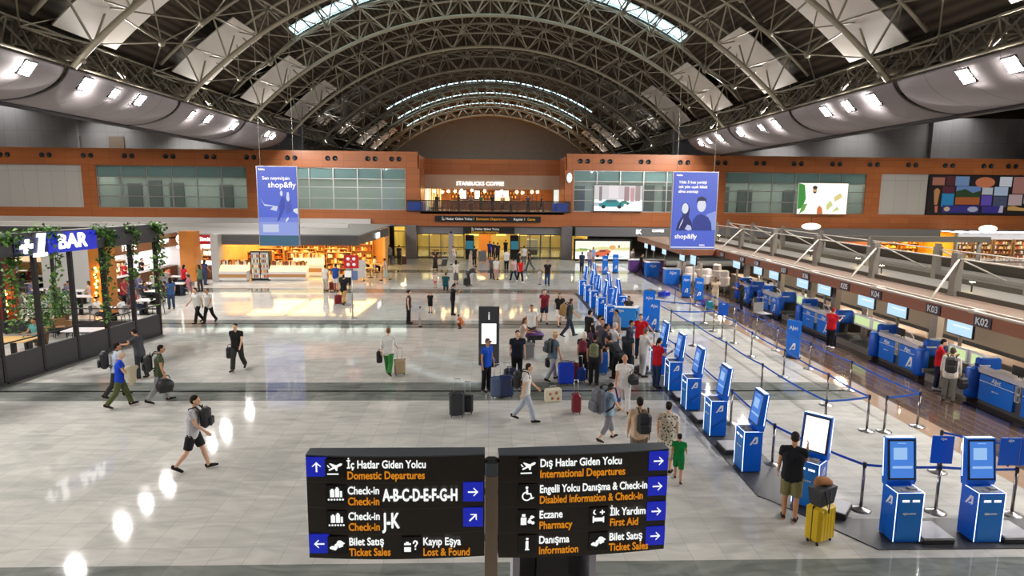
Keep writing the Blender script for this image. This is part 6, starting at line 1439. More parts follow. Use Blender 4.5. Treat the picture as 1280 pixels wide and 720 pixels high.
def cmat(c, pattern=None):
    k = (tuple(c), pattern)
    if k not in CM:
        m = mat('cloth_%d_%d_%d%s' % (*c, pattern or ''), c, .8, noise=.12, nscale=14, spec=.2)
        if pattern:
            m = m.copy(); nt = m.node_tree; bs = nt.nodes['Principled BSDF']
            tc = node(nt, 'ShaderNodeTexCoord'); v = node(nt, 'ShaderNodeTexVoronoi'); v.inputs['Scale'].default_value = 19; nt.links.new(tc.outputs['Object'], v.inputs['Vector'])
            nt.links.new(mixc(nt, math_n(nt, 'LESS_THAN', v.outputs['Distance'], .33), rgb(*c), rgb(40, 36, 34)), bs.inputs['Base Color'])
        CM[k] = m
    return CM[k]
SK = {'l': (222, 178, 150), 'm': (196, 146, 114), 'd': (150, 104, 78)}
PC = {}
def person(px, py, pose, head, label, top, bottom, hair=(34, 28, 26), h=1.72, style='short', sleeve=.5, leg=1.0, shoes=(40, 38, 38), skin='m', wide=1.06, loose=1.06, near=False, z=0, group=None, skirt=None, pattern=None, loc=None, hem=-.05):
    """feet at photo pixel (px, py); head: compass degrees, 0 away from the viewer, 90 to the right"""
    v = .0115 if near else .02
    key = (pose, h, wide, loose, style, sleeve, leg, skirt, near, hem)
    if key not in PC:
        J = skeleton(pose, h, wide); d = {}
        d['body'] = body_mesh(J, v); d['shirt'] = shirt_mesh(J, v, sleeve, hem, loose)
        if skirt: d['skirt'] = skirt_mesh(J, v, skirt[0], skirt[1], skirt[2] if len(skirt) > 2 else .24)
        else: d['trousers' if leg > .6 else 'shorts'] = trousers_mesh(J, v, leg, loose)
        hm = hair_mesh(J, v, style)
        if hm: d[{'cap': 'cap', 'hat': 'hat', 'scarf': 'headscarf'}.get(style, 'hair')] = hm
        d['shoes'] = [shoe_mesh(J, 'L'), shoe_mesh(J, 'R')]; d['eyes'] = eye_mesh(J)
        b = MB(); cap(b, J['hp'](-.018, .092, -.047), J['hp'](.018, .092, -.047), .005*J['s'], .005*J['s'], 6); d['mouth'] = b.mesh('mouth', [])
        for q in list(d.values()):
            for me in (q if isinstance(q, list) else [q]):
                me.materials.clear(); me.materials.append(None)
        PC[key] = (J, d)
    J, d = PC[key]
    P0 = loc if loc is not None else at(px, py, z)
    t = thing('person', label, 'person', (P0[0], P0[1], z), -R(head), group)
    def add(nm, me, m):
        o = link(nm, me, t); o.material_slots[0].link = 'OBJECT'; o.material_slots[0].material = m; return o
    for nm, me in d.items():
        if nm == 'body': add('body', me, cmat(SK[skin]))
        elif nm == 'shirt': add('shirt', me, cmat(top, pattern))
        elif nm in ('trousers', 'shorts', 'skirt'): add(nm, me, cmat(bottom, pattern if nm == 'skirt' else None))
        elif nm in ('hair', 'cap', 'hat', 'headscarf'): add(nm, me, cmat(hair))
        elif nm == 'shoes': 
            for q in me: add('shoe', q, cmat(shoes))
        elif nm == 'eyes':
            for q in me: add('eye', q, cmat((24, 18, 16)))
        else: add('mouth', me, cmat((150, 84, 74)))
    PEOPLE.append((t, J)); return t, J
PEOPLE = []
def ppos(tj, v):        # a point given in the person's own frame -> scene
    t, J = tj; a = t.rotation_euler.z; v = Vector(v); return Vector((t.location.x+v.x*math.cos(a)-v.y*math.sin(a), t.location.y+v.x*math.sin(a)+v.y*math.cos(a), t.location.z+v.z))
# ---------------------------------------------------------------- bags
def rounded(mb, w, d, z0, z1, c=.04, mi=0): return mb.cbox(-w/2, w/2, -d/2, d/2, z0, z1, c, mi)
SCC = {}
def suitcase(label, loc, rz, col, w=.42, d=.26, h=.66, pull=False, group=None, tilt=0):
    t = thing('suitcase', label, 'suitcase', loc, rz, group); k = (w, d, h, pull)
    if k not in SCC:
        o = {}
        b = MB(); rounded(b, w, d, .06, h, .05); o['shell'] = b.mesh('shell', [])
        b = MB()
        for i in range(5): x = -w*.36+w*.18*i; b.cbox(x-.012, x+.012, -d/2-.006, d/2+.006, .1, h-.06, .004)
        o['rib'] = b.mesh('rib', [])
        b = MB(); b.box(-w/2-.003, w/2+.003, -.008, .008, .07, h+.002); o['zip'] = b.mesh('zip', [])
        for i, (sx, sy) in enumerate(((-1, -1), (1, -1), (-1, 1), (1, 1))):
            b = MB(); b.ball((sx*w*.38, sy*d*.3, .032), .012, .032, .032, 8, 6); b.bar((sx*w*.38, sy*d*.3, .04), (sx*w*.38, sy*d*.3, .075), .014, 6); o['wheel%d' % i] = b.mesh('wheel', [])
        b = MB(); hh = h+(.38 if pull else .04); b.bar((-w*.22, d*.3, h-.04), (-w*.22, d*.3, hh), .009, 6); b.bar((w*.22, d*.3, h-.04), (w*.22, d*.3, hh), .009, 6); b.bar((-w*.24, d*.3, hh), (w*.24, d*.3, hh), .014, 6); o['handle'] = b.mesh('handle', [])
        for me in o.values(): me.materials.append(None)
        SCC[k] = o
    cm = mat('case_%d_%d_%d' % col, col, .4, noise=.06); dk = m_black
    for nm, me in SCC[k].items():
        q = link(nm.rstrip('0123'), me, t); q.material_slots[0].link = 'OBJECT'; q.material_slots[0].material = {'shell': cm, 'rib': cm, 'zip': dk, 'handle': m_alu if pull else dk}.get(nm.rstrip('0123'), dk)
    t.rotation_euler.x = tilt
    return t
BPC = {}
def backpack(label, tj, col, size=1.0, front=False, off=(0, 0), low=0):
    t_, J = tj; s = J['s']; k = (size,)
    if k not in BPC:
        o = {}
        b = MB(); b.cbox(-.15, .15, -.1, .1, 0, .46, .06); o['bag'] = b.mesh('bag', [])
        b = MB(); b.cbox(-.12, .12, -.16, -.09, .04, .24, .03); o['pocket'] = b.mesh('pocket', [])
        for i, sx in enumerate((-1, 1)):
            b = MB(); b.tube([(sx*.09, .09, .42), (sx*.11, .17, .5), (sx*.12, .3, .47), (sx*.125, .345, .3), (sx*.12, .25, .1), (sx*.12, .1, .03)], [.018]*6, 6); o['strap%d' % i] = b.mesh('strap', [])
        b = MB(); b.tube([(-.04, .06, .45), (-.03, .06, .51), (.03, .06, .51), (.04, .06, .45)], .01, 6); o['loop'] = b.mesh('loop', [])
        for me in o.values():
            me.transform(Matrix.Scale(size, 4)); me.materials.append(mat('nylon_black', (30, 30, 33), .6))
        BPC[k] = o
    y = (J['chest'].y-.21*size-.06) if not front else (J['chest'].y+.21*size+.05)
    p = ppos(tj, (off[0], y+off[1], J['chest'].z-.26*size*s-low))
    t = thing('backpack', label, 'backpack', p, t_.rotation_euler.z+(PI if front else 0))
    m = mat('nylon_%d_%d_%d' % col, col, .6, noise=.15, nscale=12)
    for nm, me in BPC[k].items():
        q = link(nm.rstrip('01'), me, t)
        if nm in ('bag', 'pocket'): q.material_slots[0].link = 'OBJECT'; q.material_slots[0].material = m
    return t
def handbag(name, label, p, rz, col, w=.34, d=.16, h=.28, strap=.25, cat='bag', form=None):      # p: the hand that holds it
    t = thing(name, label, cat, (p[0], p[1], p[2]-h-strap), rz)
    b = MB()
    if form == 'round': b.ball((0, 0, h/2), w/2, d/2, h/2, 16, 10); b.ball((0, 0, h*.48), w*.46, d*.56, h*.4, 14, 8)
    elif form == 'cloth':
        c = MB(); cap(c, (-.03, 0, .04), (-.05, .0, h), .07, .1); cap(c, (.06, .02, .1), (.05, .0, h), .055, .09); cap(c, (0, .05, .0), (0, .03, h*.9), .05, .08); cap(c, (-.14, 0, h), (.14, 0, h), .06, .06); me = remesh(c, .02, 3); me.materials.append(mat('nylon_%d_%d_%d' % col, col, .7, noise=.15, nscale=12)); link('cloth', me, t); return t
    else: b.cbox(-w/2, w/2, -d/2, d/2, 0, h, min(.05, d*.3))
    b.build('bag', mat('nylon_%d_%d_%d' % col, col, .6, noise=.15, nscale=12), t)
    b = MB(); b.cbox(-w*.36, w*.36, -d/2-.03, -d/2+.02, h*.12, h*.6, .012); b.build('pocket', mat('nylon_black', (30, 30, 33), .6), t)
    b = MB(); b.tube([(-w*.3, 0, h-.02), (-w*.22, 0, h+strap*.7), (0, 0, h+strap), (w*.22, 0, h+strap*.7), (w*.3, 0, h-.02)], .012, 6); b.build('strap', mat('nylon_black', (30, 30, 33), .6), t); return t
# ================================================================ EVERYBODY, ONE BY ONE
BLK = (30, 30, 33); WHT = (226, 224, 220); GRY = (128, 130, 134); NVY = (30, 36, 58); JEAN = (52, 66, 92); RED = (186, 22, 36); DEN = (150, 162, 186); CHR = (64, 65, 68)
SHO = (36, 35, 36)
# ---- left half of the hall
a = person(244, 588, 'walk', 82, 'man in grey-white t-shirt and black shorts striding right across the near marble', (196, 197, 202), (40, 40, 44), h=1.80, leg=.42, shoes=(34, 34, 36), near=True, skin='l', hair=(44, 32, 26))
backpack('black backpack worn on the chest of the man in black shorts', a, (44, 44, 48), 1.0, front=True)
a = person(152, 509, 'walk', 62, 'white-haired man in bright blue t-shirt and olive trousers at the dark floor stripe', (26, 70, 200), (84, 92, 56), hair=(206, 202, 196), h=1.72, near=True, skin='l', loose=1.08)
handbag('jacket', 'beige jacket hanging from the arm of the man in bright blue', ppos(a, a[1]['wrR'])+Vector((0, 0, .3)), .9, (186, 176, 150), .26, .12, .5, .05, 'jacket', 'cloth')
a = person(147, 497, 'carry', 58, 'man in pale shirt walking half hidden behind the white-haired man', (190, 204, 226), (52, 52, 50), h=1.74, near=True, skin='m')
backpack('black bulky backpack behind the white-haired man in blue', a, (38, 38, 42), 1.15)
person(177, 473, 'reach', 282, 'man in dark grey shirt beside the terrace wall, arms held out to the left', (72, 74, 80), (54, 56, 60), h=1.72, near=True, skin='m')
a = person(201, 503, 'carry', 62, 'man in olive t-shirt and grey trousers carrying black bags over the floor stripe', (74, 84, 62), (150, 150, 152), h=1.78, near=True, skin='m')
backpack('black camera backpack on the back of the man in olive', a, (40, 41, 44), 1.1)
handbag('duffel_bag', 'round black bag hanging from the hand of the man in olive', ppos(a, a[1]['wrR']), .6, (36, 36, 40), .5, .34, .44, .1, 'bag', 'round')
a = person(298, 463, 'walk2', 182, 'person in loose black t-shirt and dark wide trousers walking towards the viewer', BLK, (48, 50, 48), h=1.74, near=True, loose=1.15, skin='l')
handbag('handbag', 'dark shoulder bag hanging beside the person in loose black clothes', ppos(a, (.26, 0, .95)), .2, (46, 46, 52), .26, .14, .42, .1)
person(248, 404, 'walk', 205, 'left one of a couple in white shirts and black trousers by the terrace corner', WHT, BLK, h=1.76, skin='l', near=True); person(262, 404, 'walk2', 195, 'right one of a couple in white shirts and black trousers by the terrace corner', WHT, (34, 34, 40), h=1.72, near=True, style='bun', hair=(92, 62, 40))
a = person(486, 469, 'walk', 4, 'woman in white blouse and bright green trousers walking away with a case', WHT, (58, 128, 64), hair=(126, 92, 60), h=1.70, near=True, skin='l', style='bun', loose=1.12, sleeve=1.6)
handbag('handbag', 'black shoulder bag at the left side of the woman in green trousers', ppos(a, (-.33, .05, .9)), .3, (34, 34, 38), .2, .12, .42, .06)
suitcase('beige cabin suitcase with brown trim beside the woman in green trousers', at(500, 469), .3, (176, 156, 126), .38, .24, .58, True)
person(511, 405, 'stand', 92, 'woman in sleeveless dark top and black trousers standing at the second floor stripe', (64, 50, 54), BLK, h=1.66, style='bun', sleeve=0, skin='l')
person(525, 409, 'stand', 80, 'small child in pale grey beside the woman at the second floor stripe', (176, 178, 186), (150, 150, 156), h=1.0, skin='l'); person(538, 391, 'stand', 180, 'child in black t-shirt behind the floor stripe facing the viewer', BLK, BLK, h=1.12, leg=.42)
person(566, 394, 'phone', 70, 'slim person all in black looking at a phone beyond the stripe', (28, 28, 32), (28, 28, 32), h=1.66, style='tail')
person(578, 412, 'crouch', 300, 'small child in orange crouching on the floor behind the stripe', (196, 106, 60), (120, 60, 40), h=.95)
# ---- around the totem
a = person(608, 489, 'stand', 130, 'man in blue vest and black trousers with a cap, standing before the totem', (22, 78, 190), BLK, hair=(96, 84, 92), style='cap', h=1.74, near=True, skin='m')
handbag('sports_bag', 'small blue bag hanging beside the man in the blue vest', ppos(a, (-.34, -.1, 1.12)), .4, (34, 58, 110), .36, .26, .36, .06, 'bag', 'round')
suitcase('pale slate-blue suitcase, left one of a pair near the totem', at(622, 497), .2, (78, 96, 130), .42, .28, .68, True); suitcase('navy suitcase, right one of a pair near the totem', at(633, 497), .15, (36, 46, 88), .42, .28, .72, True)
suitcase('dark navy suitcase standing behind the slate-blue pair', at(638, 483), .4, (30, 40, 66), .4, .26, .62)
person(646, 477, 'stand', 172, 'sturdy man in navy polo and black trousers facing the viewer near the totem', (30, 34, 48), (26, 26, 28), h=1.78, near=True, wide=1.1, skin='l')
person(664, 432, 'stand', 185, 'young man in white t-shirt standing between the totem and the crowd', WHT, CHR, h=1.74, skin='m')
person(652, 447, 'push', 100, 'woman with long hair behind a trolley loaded with a purple bag', (206, 186, 172), CHR, hair=(110, 76, 56), style='long', h=1.62)
suitcase('grey suitcase in front of the woman with long hair', at(660, 449), .4, (110, 110, 114), .44, .28, .66); p = at(668, 446); handbag('sports_bag', 'bulging purple bag lying on the luggage beside the woman with long hair', (p.x, p.y, 1.1), .1, (96, 60, 128), .75, .42, .38, .05, 'bag', 'round')
a = person(657, 527, 'walk2', 96, 'young man in white t-shirt and pale jeans walking right past the stripe', WHT, (178, 186, 202), h=1.70, near=True, hair=(52, 40, 34), shoes=(34, 34, 36), skin='l')
backpack('black backpack on the back of the young man in pale jeans', a, (40, 40, 44), 1.05)
person(680, 404, 'walk', 178, 'man in maroon and white t-shirt with dark shorts walking towards the viewer', (128, 40, 56), (40, 44, 66), leg=.42, h=1.74, skin='l'); person(699, 408, 'walk2', 172, 'woman in black top and white shorts walking towards the viewer', BLK, WHT, leg=.45, style='long', h=1.66, skin='l')
a = person(711, 421, 'walk', 82, 'man in dark grey shirt and jeans with a tan backpack walking right', (74, 82, 86), (46, 54, 72), h=1.76, hair=(70, 60, 54))
backpack('large tan and brown backpack on the man in dark grey', a, (150, 116, 66), 1.2)
a = person(690, 476, 'carry', 58, 'man in slate t-shirt, beige hat and pale trousers facing the crowd', (98, 112, 126), (176, 176, 182), hair=(206, 178, 140), style='hat', h=1.72, near=True)
handbag('handbag', 'black bag with white tag held by the man in the beige hat', ppos(a, a[1]['wrL']), .3, (34, 34, 38), .36, .2, .34, .12); backpack('grey backpack on the back of the man in the beige hat', a, (60, 66, 72), .9)
# ---- queue crowd
person(735, 442, 'stand', 60, 'man in black shirt at the back of the crowd beside the far kiosks', BLK, CHR, h=1.76, skin='l'); person(746, 446, 'hold', 100, 'person in pale grey top holding a device in the crowd', (178, 178, 182), (120, 112, 130), h=1.66)
a = person(729, 474, 'stand', 20, 'person with white hair and black clothes at the left edge of the crowd', (40, 36, 40), BLK, hair=(218, 206, 190), style='long', h=1.66, skin='l'); backpack('maroon backpack on the person with white hair', a, (120, 30, 54), .9)
a = person(742, 482, 'stand', 15, 'person in black with olive backpack in front of the crowd', (34, 34, 40), (30, 30, 32), h=1.74, near=True); backpack('olive backpack on the person in black in front of the crowd', a, (112, 116, 84), 1.0)
a = person(765, 462, 'hold', 75, 'grey-haired man in white polo shirt in the middle of the crowd', (224, 224, 226), (44, 44, 50), hair=(196, 190, 184), h=1.74, near=True, skin='l')
a = person(773, 476, 'bend', 330, 'person in black bending over luggage in the middle of the crowd', (46, 48, 54), (34, 34, 38), h=1.72, near=True); 
person(783, 470, 'stand', 40, 'dark-clad person standing behind the white-clad kiosk user', (50, 56, 66), (40, 44, 56), h=1.66, style='scarf', hair=(44, 46, 52))
person(755, 462, 'stand', 95, 'person in dark navy between the two backpacks of the crowd', (44, 48, 66), (36, 38, 48), h=1.7)
suitcase('large bright blue suitcase left of the crowd', at(707, 481), .1, (16, 60, 196), .5, .32, .76); suitcase('dark red suitcase tucked behind the bright blue one', at(716, 478), .1, (112, 26, 38), .38, .26, .68); suitcase('royal blue cabin suitcase with raised handle in the crowd', at(725, 478), .1, (30, 70, 160), .36, .24, .52, True)
suitcase('tall light blue suitcase in the crowd beside the olive backpack', at(752, 468), .0, (40, 110, 206), .4, .26, .8)
suitcase('grey suitcase lying at the feet of the kiosk user in white', at(792, 466)+Vector((0, 0, .13)), .9, (96, 98, 106), .4, .24, .5, tilt=R(80)); suitcase('black suitcase in the crowd beside the bending person', at(785, 462), .6, (40, 42, 46), .42, .26, .6)
a = person(799, 448, 'hips', 185, 'attendant in red shirt facing the viewer behind the near kiosks', RED, NVY, h=1.76, near=True, wide=1.08, skin='l')
person(803, 471, 'hold', 70, 'man in white t-shirt and white trousers using the fifth kiosk', (228, 226, 222), (222, 220, 222), h=1.72, near=True, hair=(120, 100, 84), skin='l')
person(820, 485, 'hold', 62, 'woman in red shirt and jeans standing at the fourth kiosk', RED, (46, 58, 88), style='tail', h=1.68, near=True, skin='l')
a = person(779, 517, 'walk', 8, 'bald man in white t-shirt and pale trousers walking away from the viewer', (226, 222, 218), (206, 202, 200), style='bald', h=1.78, near=True, skin='m', wide=1.05)
handbag('crossbody_bag', 'round black crossbody bag at the right hip of the bald man', ppos(a, (.24, -.12, 1.36)), .2, (34, 34, 36), .34, .18, .34, .12, 'bag', 'round')
person(770, 516, 'walk2', 15, 'child in pink top and blue shorts holding the bald man beside', (224, 196, 216), (70, 96, 170), leg=.42, h=1.08, near=True, skin='l')
a = person(759, 551, 'walk', 66, 'boy in pale blue t-shirt under a huge grey backpack', (158, 190, 216), (128, 128, 134), leg=.8, h=1.56, near=True, skin='l')
backpack('huge grey backpack on the boy in pale blue', a, (92, 94, 104), 1.35)
a = person(797, 590, 'stand', 5, 'man in beige t-shirt behind the right wayfinding panel, seen from behind', (206, 178, 150), (120, 104, 90), leg=.42, h=1.76, near=True, skin='m', wide=1.05, hair=(40, 34, 30))
backpack('black backpack on the man in beige behind the wayfinding panel', a, (36, 37, 42), 1.05, off=(.06, 0))
person(832, 590, 'stand', 25, 'woman in cream dress with black spots behind the wayfinding panel', (232, 222, 204), (232, 222, 204), style='bun', h=1.66, near=True, skin='l', skirt=(.45, 1.05, .3), pattern='spots', loose=1.1)
person(847, 602, 'walk', 20, 'small child in green at the right edge of the wayfinding panel', (20, 128, 62), (24, 120, 60), leg=.45, h=1.12, near=True, skin='m')
suitcase('black suitcase with raised handle, left one of two standing alone on the near marble', at(571, 521), .1, (52, 54, 60), .42, .27, .72, True); suitcase('ribbed black suitcase, right one of two standing alone on the near marble', at(584, 517), -.1, (40, 42, 46), .34, .24, .56, True)
suitcase('slim suitcase in red and charcoal standing alone by the floor stripe', at(720, 517), .0, (130, 34, 48), .26, .3, .6, True)
p = at(691, 502); t = thing('tote_bag', 'cream shopping bag with flower print standing on the dark floor stripe', 'bag', (p.x, p.y, 0), .25)
b = MB(); b.cbox(-.26, .26, -.1, .1, 0, .42, .03); b.build('bag', mat('cream_canvas', (218, 210, 186), .7), t); b = MB()
for i, (x, z) in enumerate(((-.12, .28), (.08, .3), (-.05, .14), (.14, .12))): b.lathe([(.05, 0), (.05, .006)], (x, z, 0), 8)
b.xf(Matrix.Translation((0, -.1, 0)) @ Matrix.Rotation(PI/2, 4, 'X')); b.build('flower_print', mat('flower_print', (176, 110, 70), .6), t); b = MB(); b.tube([(-.1, 0, .41), (-.08, 0, .5), (.08, 0, .5), (.1, 0, .41)], .012, 6); b.build('strap', mat('cream_canvas', (218, 210, 186), .7), t)
person(752, 455, 'stand', 200, 'person in charcoal shirt facing the viewer deep in the crowd', (84, 84, 92), BLK, h=1.74); person(740, 462, 'stand', 330, 'person in plum top between the white-haired person and the olive backpack', (84, 60, 84), (40, 40, 46), h=1.64, style='long')
person(770, 440, 'stand', 250, 'person in grey t-shirt behind the grey-haired man', (150, 152, 158), (60, 66, 84), h=1.74); person(786, 455, 'stand', 110, 'person in navy top between the red-shirted attendant and the crowd', (50, 58, 84), (50, 50, 56), h=1.68)
# ---- kiosk corner in front
person(986, 650, 'phone', 28, 'man in black t-shirt and khaki shorts using the white-screened kiosk', (34, 36, 42), (126, 122, 86), leg=.46, h=1.78, near=True, skin='m', loose=1.08, hair=(50, 44, 44), shoes=(60, 44, 40))
q = at(1023, 676); suitcase('bright yellow suitcase standing by the corner of the kiosk mat', q, .5, (214, 178, 24), .5, .32, .74)
t = thing('tote_bag', 'charcoal tote bag with a brown fur roll on the yellow suitcase', 'bag', (q.x, q.y, .75), .5)
b = MB(); b.add([(-.2, -.11, 0), (.2, -.11, 0), (.2, .11, 0), (-.2, .11, 0), (-.25, -.13, .32), (.25, -.13, .32), (.25, .13, .32), (-.25, .13, .32)], [(3, 2, 1, 0), (4, 5, 6, 7), (0, 1, 5, 4), (1, 2, 6, 5), (2, 3, 7, 6), (3, 0, 4, 7)]); b.build('bag', mat('tote_charcoal', (54, 54, 58), .6), t)
b = MB(); b.tube([(-.22, 0, .42), (-.1, .02, .44), (.08, 0, .4), (.22, 0, .34)], [.05, .085, .085, .05], 10); b.build('fur_roll', mat('brown_fur', (160, 108, 66), .9, noise=.2, nscale=30), t)
b = MB(); b.tube([(-.12, -.13, .3), (-.12, -.18, .1), (-.08, -.2, -.1), (-.02, -.17, .28)], .012, 6); b.build('strap', m_black, t)
# ---- check-in side
person(1170, 487, 'hold', 118, 'attendant in red shirt and dark trousers standing before the desk gap', RED, NVY, h=1.72, near=True, shoes=(220, 220, 220), wide=1.05, skin='l', hair=(36, 28, 24))
a = person(1184, 503, 'stand', 38, 'traveller in white shirt and grey wide trousers seen from behind at the desks', (214, 208, 200), (116, 112, 104), h=1.74, near=True, loose=1.18, hair=(88, 76, 66), sleeve=1.7)
backpack('black backpack on the traveller in grey trousers at the desks', a, (44, 43, 44), 1.05); handbag('handbag', 'dark bag hanging at the right of the traveller in grey trousers', ppos(a, (.34, .05, .95)), .1, (44, 44, 50), .3, .16, .36, .1)
person(1037, 435, 'hold', 55, 'attendant in red shirt and black trousers at the third desk block', (196, 26, 36), BLK, h=1.72, shoes=(226, 226, 226), hair=(150, 40, 40))
person(926, 388, 'hold', 275, 'attendant in black waistcoat over white shirt at the end of the desks', (44, 44, 48), BLK, h=1.7, style='bun', sleeve=1.8); person(960, 380, 'hold', 90, 'attendant in black skirt suit beside the grey trolley at the desks', (50, 46, 48), (40, 36, 38), h=1.68, style='bun', skirt=(.45, 1.0, .17))
person(0, 0, 'stand', 215, 'staff member in white shirt and blue waistcoat behind the fourth desk block', (220, 222, 226), NVY, h=1.7, loc=(16.2, 35.6, 0), style='bun')
person(893, 384, 'hold', 200, 'man in beige shirt and pale trousers waiting near the far desks', (206, 186, 158), (206, 196, 176), h=1.74, skin='d'); handbag('sports_bag', 'purple bag on the floor left of the man in beige', (at(881, 384).x, at(881, 384).y, .6), .2, (84, 40, 140), .5, .3, .5, .1, 'bag', 'round'); suitcase('teal suitcase beside the purple bag near the far desks', at(886, 388), .3, (20, 120, 140), .4, .26, .55)
person(785, 384, 'sit', 190, 'woman with dark hair sitting behind the attendant desk', (60, 56, 60), BLK, style='long', h=1.66, loc=(at(785, 400).x, at(785, 400).y, .0))
p = at(785, 400); chair('office_chair', 'black chair of the seated woman behind the attendant desk', None, (p.x, p.y+.02, 0), R(170), m_dark, m_black)
p = at(953, 397); t = thing('luggage_trolley', 'grey luggage trolley standing before the fourth desk block', 'trolley', (p.x, p.y, 0), .2)
b = MB(); b.box(-.3, .3, -.4, .4, .22, .26); b.build('deck', m_alu, t); b = MB(); b.box(-.3, .3, .38, .42, .26, .75); b.build('front_panel', mat('trolley_grey', (150, 146, 142), .5), t)
b = MB(); b.tube([(-.28, .4, .3), (-.28, .46, 1.0), (.28, .46, 1.0), (.28, .4, .3)], .018, 6); b.build('handle', m_alu, t)
for sx, sy in ((-.24, -.34), (.24, -.34), (-.24, .3), (.24, .3)): b = MB(); b.ball((sx, sy, .06), .03, .06, .06, 8, 6); b.bar((sx, sy, .08), (sx, sy, .24), .015, 6); b.build('wheel', m_black, t)
person(800, 344, 'push', 100, 'person in black with a bag beside the far blue service desks', BLK, BLK, h=1.76); person(790, 334, 'stand', 150, 'person in pale clothes right of the backlit car poster', (200, 190, 180), (120, 116, 112), h=1.66)
suitcase('dark suitcase beside the person in black at the far service desks', at(794, 337), .2, (36, 36, 40), .45, .28, .7)
p = at(812, 369); handbag('sports_bag', 'black bag lying on the pale queue lane floor', (p.x, p.y, .42), .3, (34, 34, 36), .7, .4, .32, .08); p = at(824, 371); suitcase('bright blue suitcase lying on the pale queue lane floor', p+Vector((0, 0, .16)), .6, (20, 50, 190), .5, .3, .7, tilt=R(80))
person(727, 341, 'stand', 30, 'person in dark clothes at the far end of the kiosk row', (46, 60, 84), (40, 44, 60), h=1.7); person(737, 335, 'stand', 200, 'person in pale pink top at the far end of the kiosk row', (196, 170, 176), (70, 90, 150), h=1.64, style='long')
person(741, 331, 'stand', 160, 'person in light blue before the backlit car poster', (130, 160, 206), (150, 130, 120), h=1.6)
# ---- far middle
FAR = [
 (420, 364, 'stand', 10, 'man in blue polo and white shorts before the grocery', (38, 74, 150), (216, 210, 204), dict(leg=.45, h=1.76)), (407, 364, 'stand', 20, 'person in white shirt left of the man in blue polo', (220, 214, 206), (196, 184, 170), dict(h=1.68)),
 (437, 360, 'walk', 5, 'person in grey shirt and black trousers behind the red-panelled pole', (150, 150, 152), BLK, dict(h=1.72)), (430, 381, 'walk', 15, 'man in black top and tan trousers left of the pole foot', BLK, (186, 146, 90), dict(h=1.74)),
 (482, 351, 'walk', 275, 'woman in pale top and long pale skirt walking left', (206, 186, 170), (176, 184, 172), dict(h=1.66, skirt=(.28, 1.02, .26), style='bun')), (487, 330, 'stand', 0, 'person in grey near the left glass doors', (130, 126, 136), (70, 70, 80), dict(h=1.7)), (499, 331, 'stand', 20, 'person in black with case near the left glass doors', (40, 44, 60), BLK, dict(h=1.74)),
 (544, 338, 'hold', 150, 'woman in dark dress with backpack beside the pushchair', (60, 50, 50), (50, 44, 48), dict(h=1.68, skirt=(.2, 1.0, .24), style='long')), (568, 331, 'push', 250, 'person in pale clothes standing behind the slim grey post', (200, 196, 200), (150, 146, 150), dict(h=1.72)),
 (570, 355, 'stand', 5, 'woman in white top and grey skirt seen from behind', (214, 208, 202), (104, 100, 100), dict(h=1.68, skirt=(.3, 1.02, .2), style='long')), (544, 360, 'stand', 170, 'small girl in pink shorts left of the teal-clad person', (214, 196, 190), (206, 110, 110), dict(h=1.05, leg=.42, style='tail')),
 (557, 366, 'crouch', 0, 'person in dark teal t-shirt squatting with back to the viewer', (20, 72, 80), (40, 40, 44), dict(h=1.7)), (588, 340, 'stand', 100, 'person in long beige robe in the middle of the hall', (176, 164, 148), (176, 164, 148), dict(h=1.74, skirt=(.08, 1.05, .28), style='scarf', hair=(150, 140, 130))), (585, 358, 'bend', 75, 'person bending over a dark case before the beige robe', (70, 66, 70), (50, 48, 52), dict(h=1.68)),
 (593, 332, 'stand', 0, 'person in dark coat behind the beige robe', (44, 42, 48), BLK, dict(h=1.72)), (612, 323, 'stand', 0, 'person in royal blue at the entrance', (30, 50, 120), NVY, dict(h=1.7)), (617, 325, 'stand', 10, 'person in navy at the entrance', (34, 40, 62), BLK, dict(h=1.74)), (622, 327, 'stand', 350, 'person in black right of the navy one at the entrance', (36, 34, 40), BLK, dict(h=1.78)),
 (632, 321, 'stand', 20, 'person in black walking into the entrance', BLK, BLK, dict(h=1.72)), (615, 349, 'stand', 200, 'person in dark grey of a close pair in the hall middle', (90, 90, 94), (60, 60, 66), dict(h=1.72)), (620, 350, 'stand', 160, 'person in white of a close pair in the hall middle', (216, 212, 208), (196, 150, 130), dict(h=1.68, leg=.45)),
 (633, 338, 'stand', 5, 'person in white shirt and black trousers seen from behind', (222, 224, 226), BLK, dict(h=1.76)), (642, 351, 'walk', 330, 'person in white and red top left of the red shirt', (206, 180, 176), (40, 40, 46), dict(h=1.7)), (650, 353, 'walk', 160, 'person in red shirt and black trousers in the hall middle', (196, 30, 40), BLK, dict(h=1.72, shoes=(226, 226, 226))), (648, 339, 'stand', 60, 'person in black behind the red shirt', (36, 36, 38), BLK, dict(h=1.76)), (655, 331, 'stand', 350, 'person in pale shirt near the right glass', (196, 196, 200), (90, 90, 96), dict(h=1.7)),
 (662, 338, 'walk', 290, 'man in black t-shirt and grey trousers walking left near the right glass', BLK, (92, 92, 90), dict(h=1.74)), (684, 357, 'stand', 175, 'man in black t-shirt and jeans standing with a child', (34, 34, 38), (50, 66, 110), dict(h=1.76)), (674, 356, 'stand', 150, 'child in white with pink bag beside the man in jeans', (220, 210, 212), (200, 180, 186), dict(h=1.1)),
 (455, 338, 'sit', 40, 'person in orange-lit shirt sitting at the grocery tables', (206, 170, 130), (60, 46, 40), dict(h=1.7)), (468, 340, 'sit', 60, 'person in white sitting at the open side of the grocery', (224, 220, 216), BLK, dict(h=1.7)),
]
for px, py, pose, hd, lab, top, bot, kw in FAR: person(px, py, pose, hd, lab, top, bot, **kw)
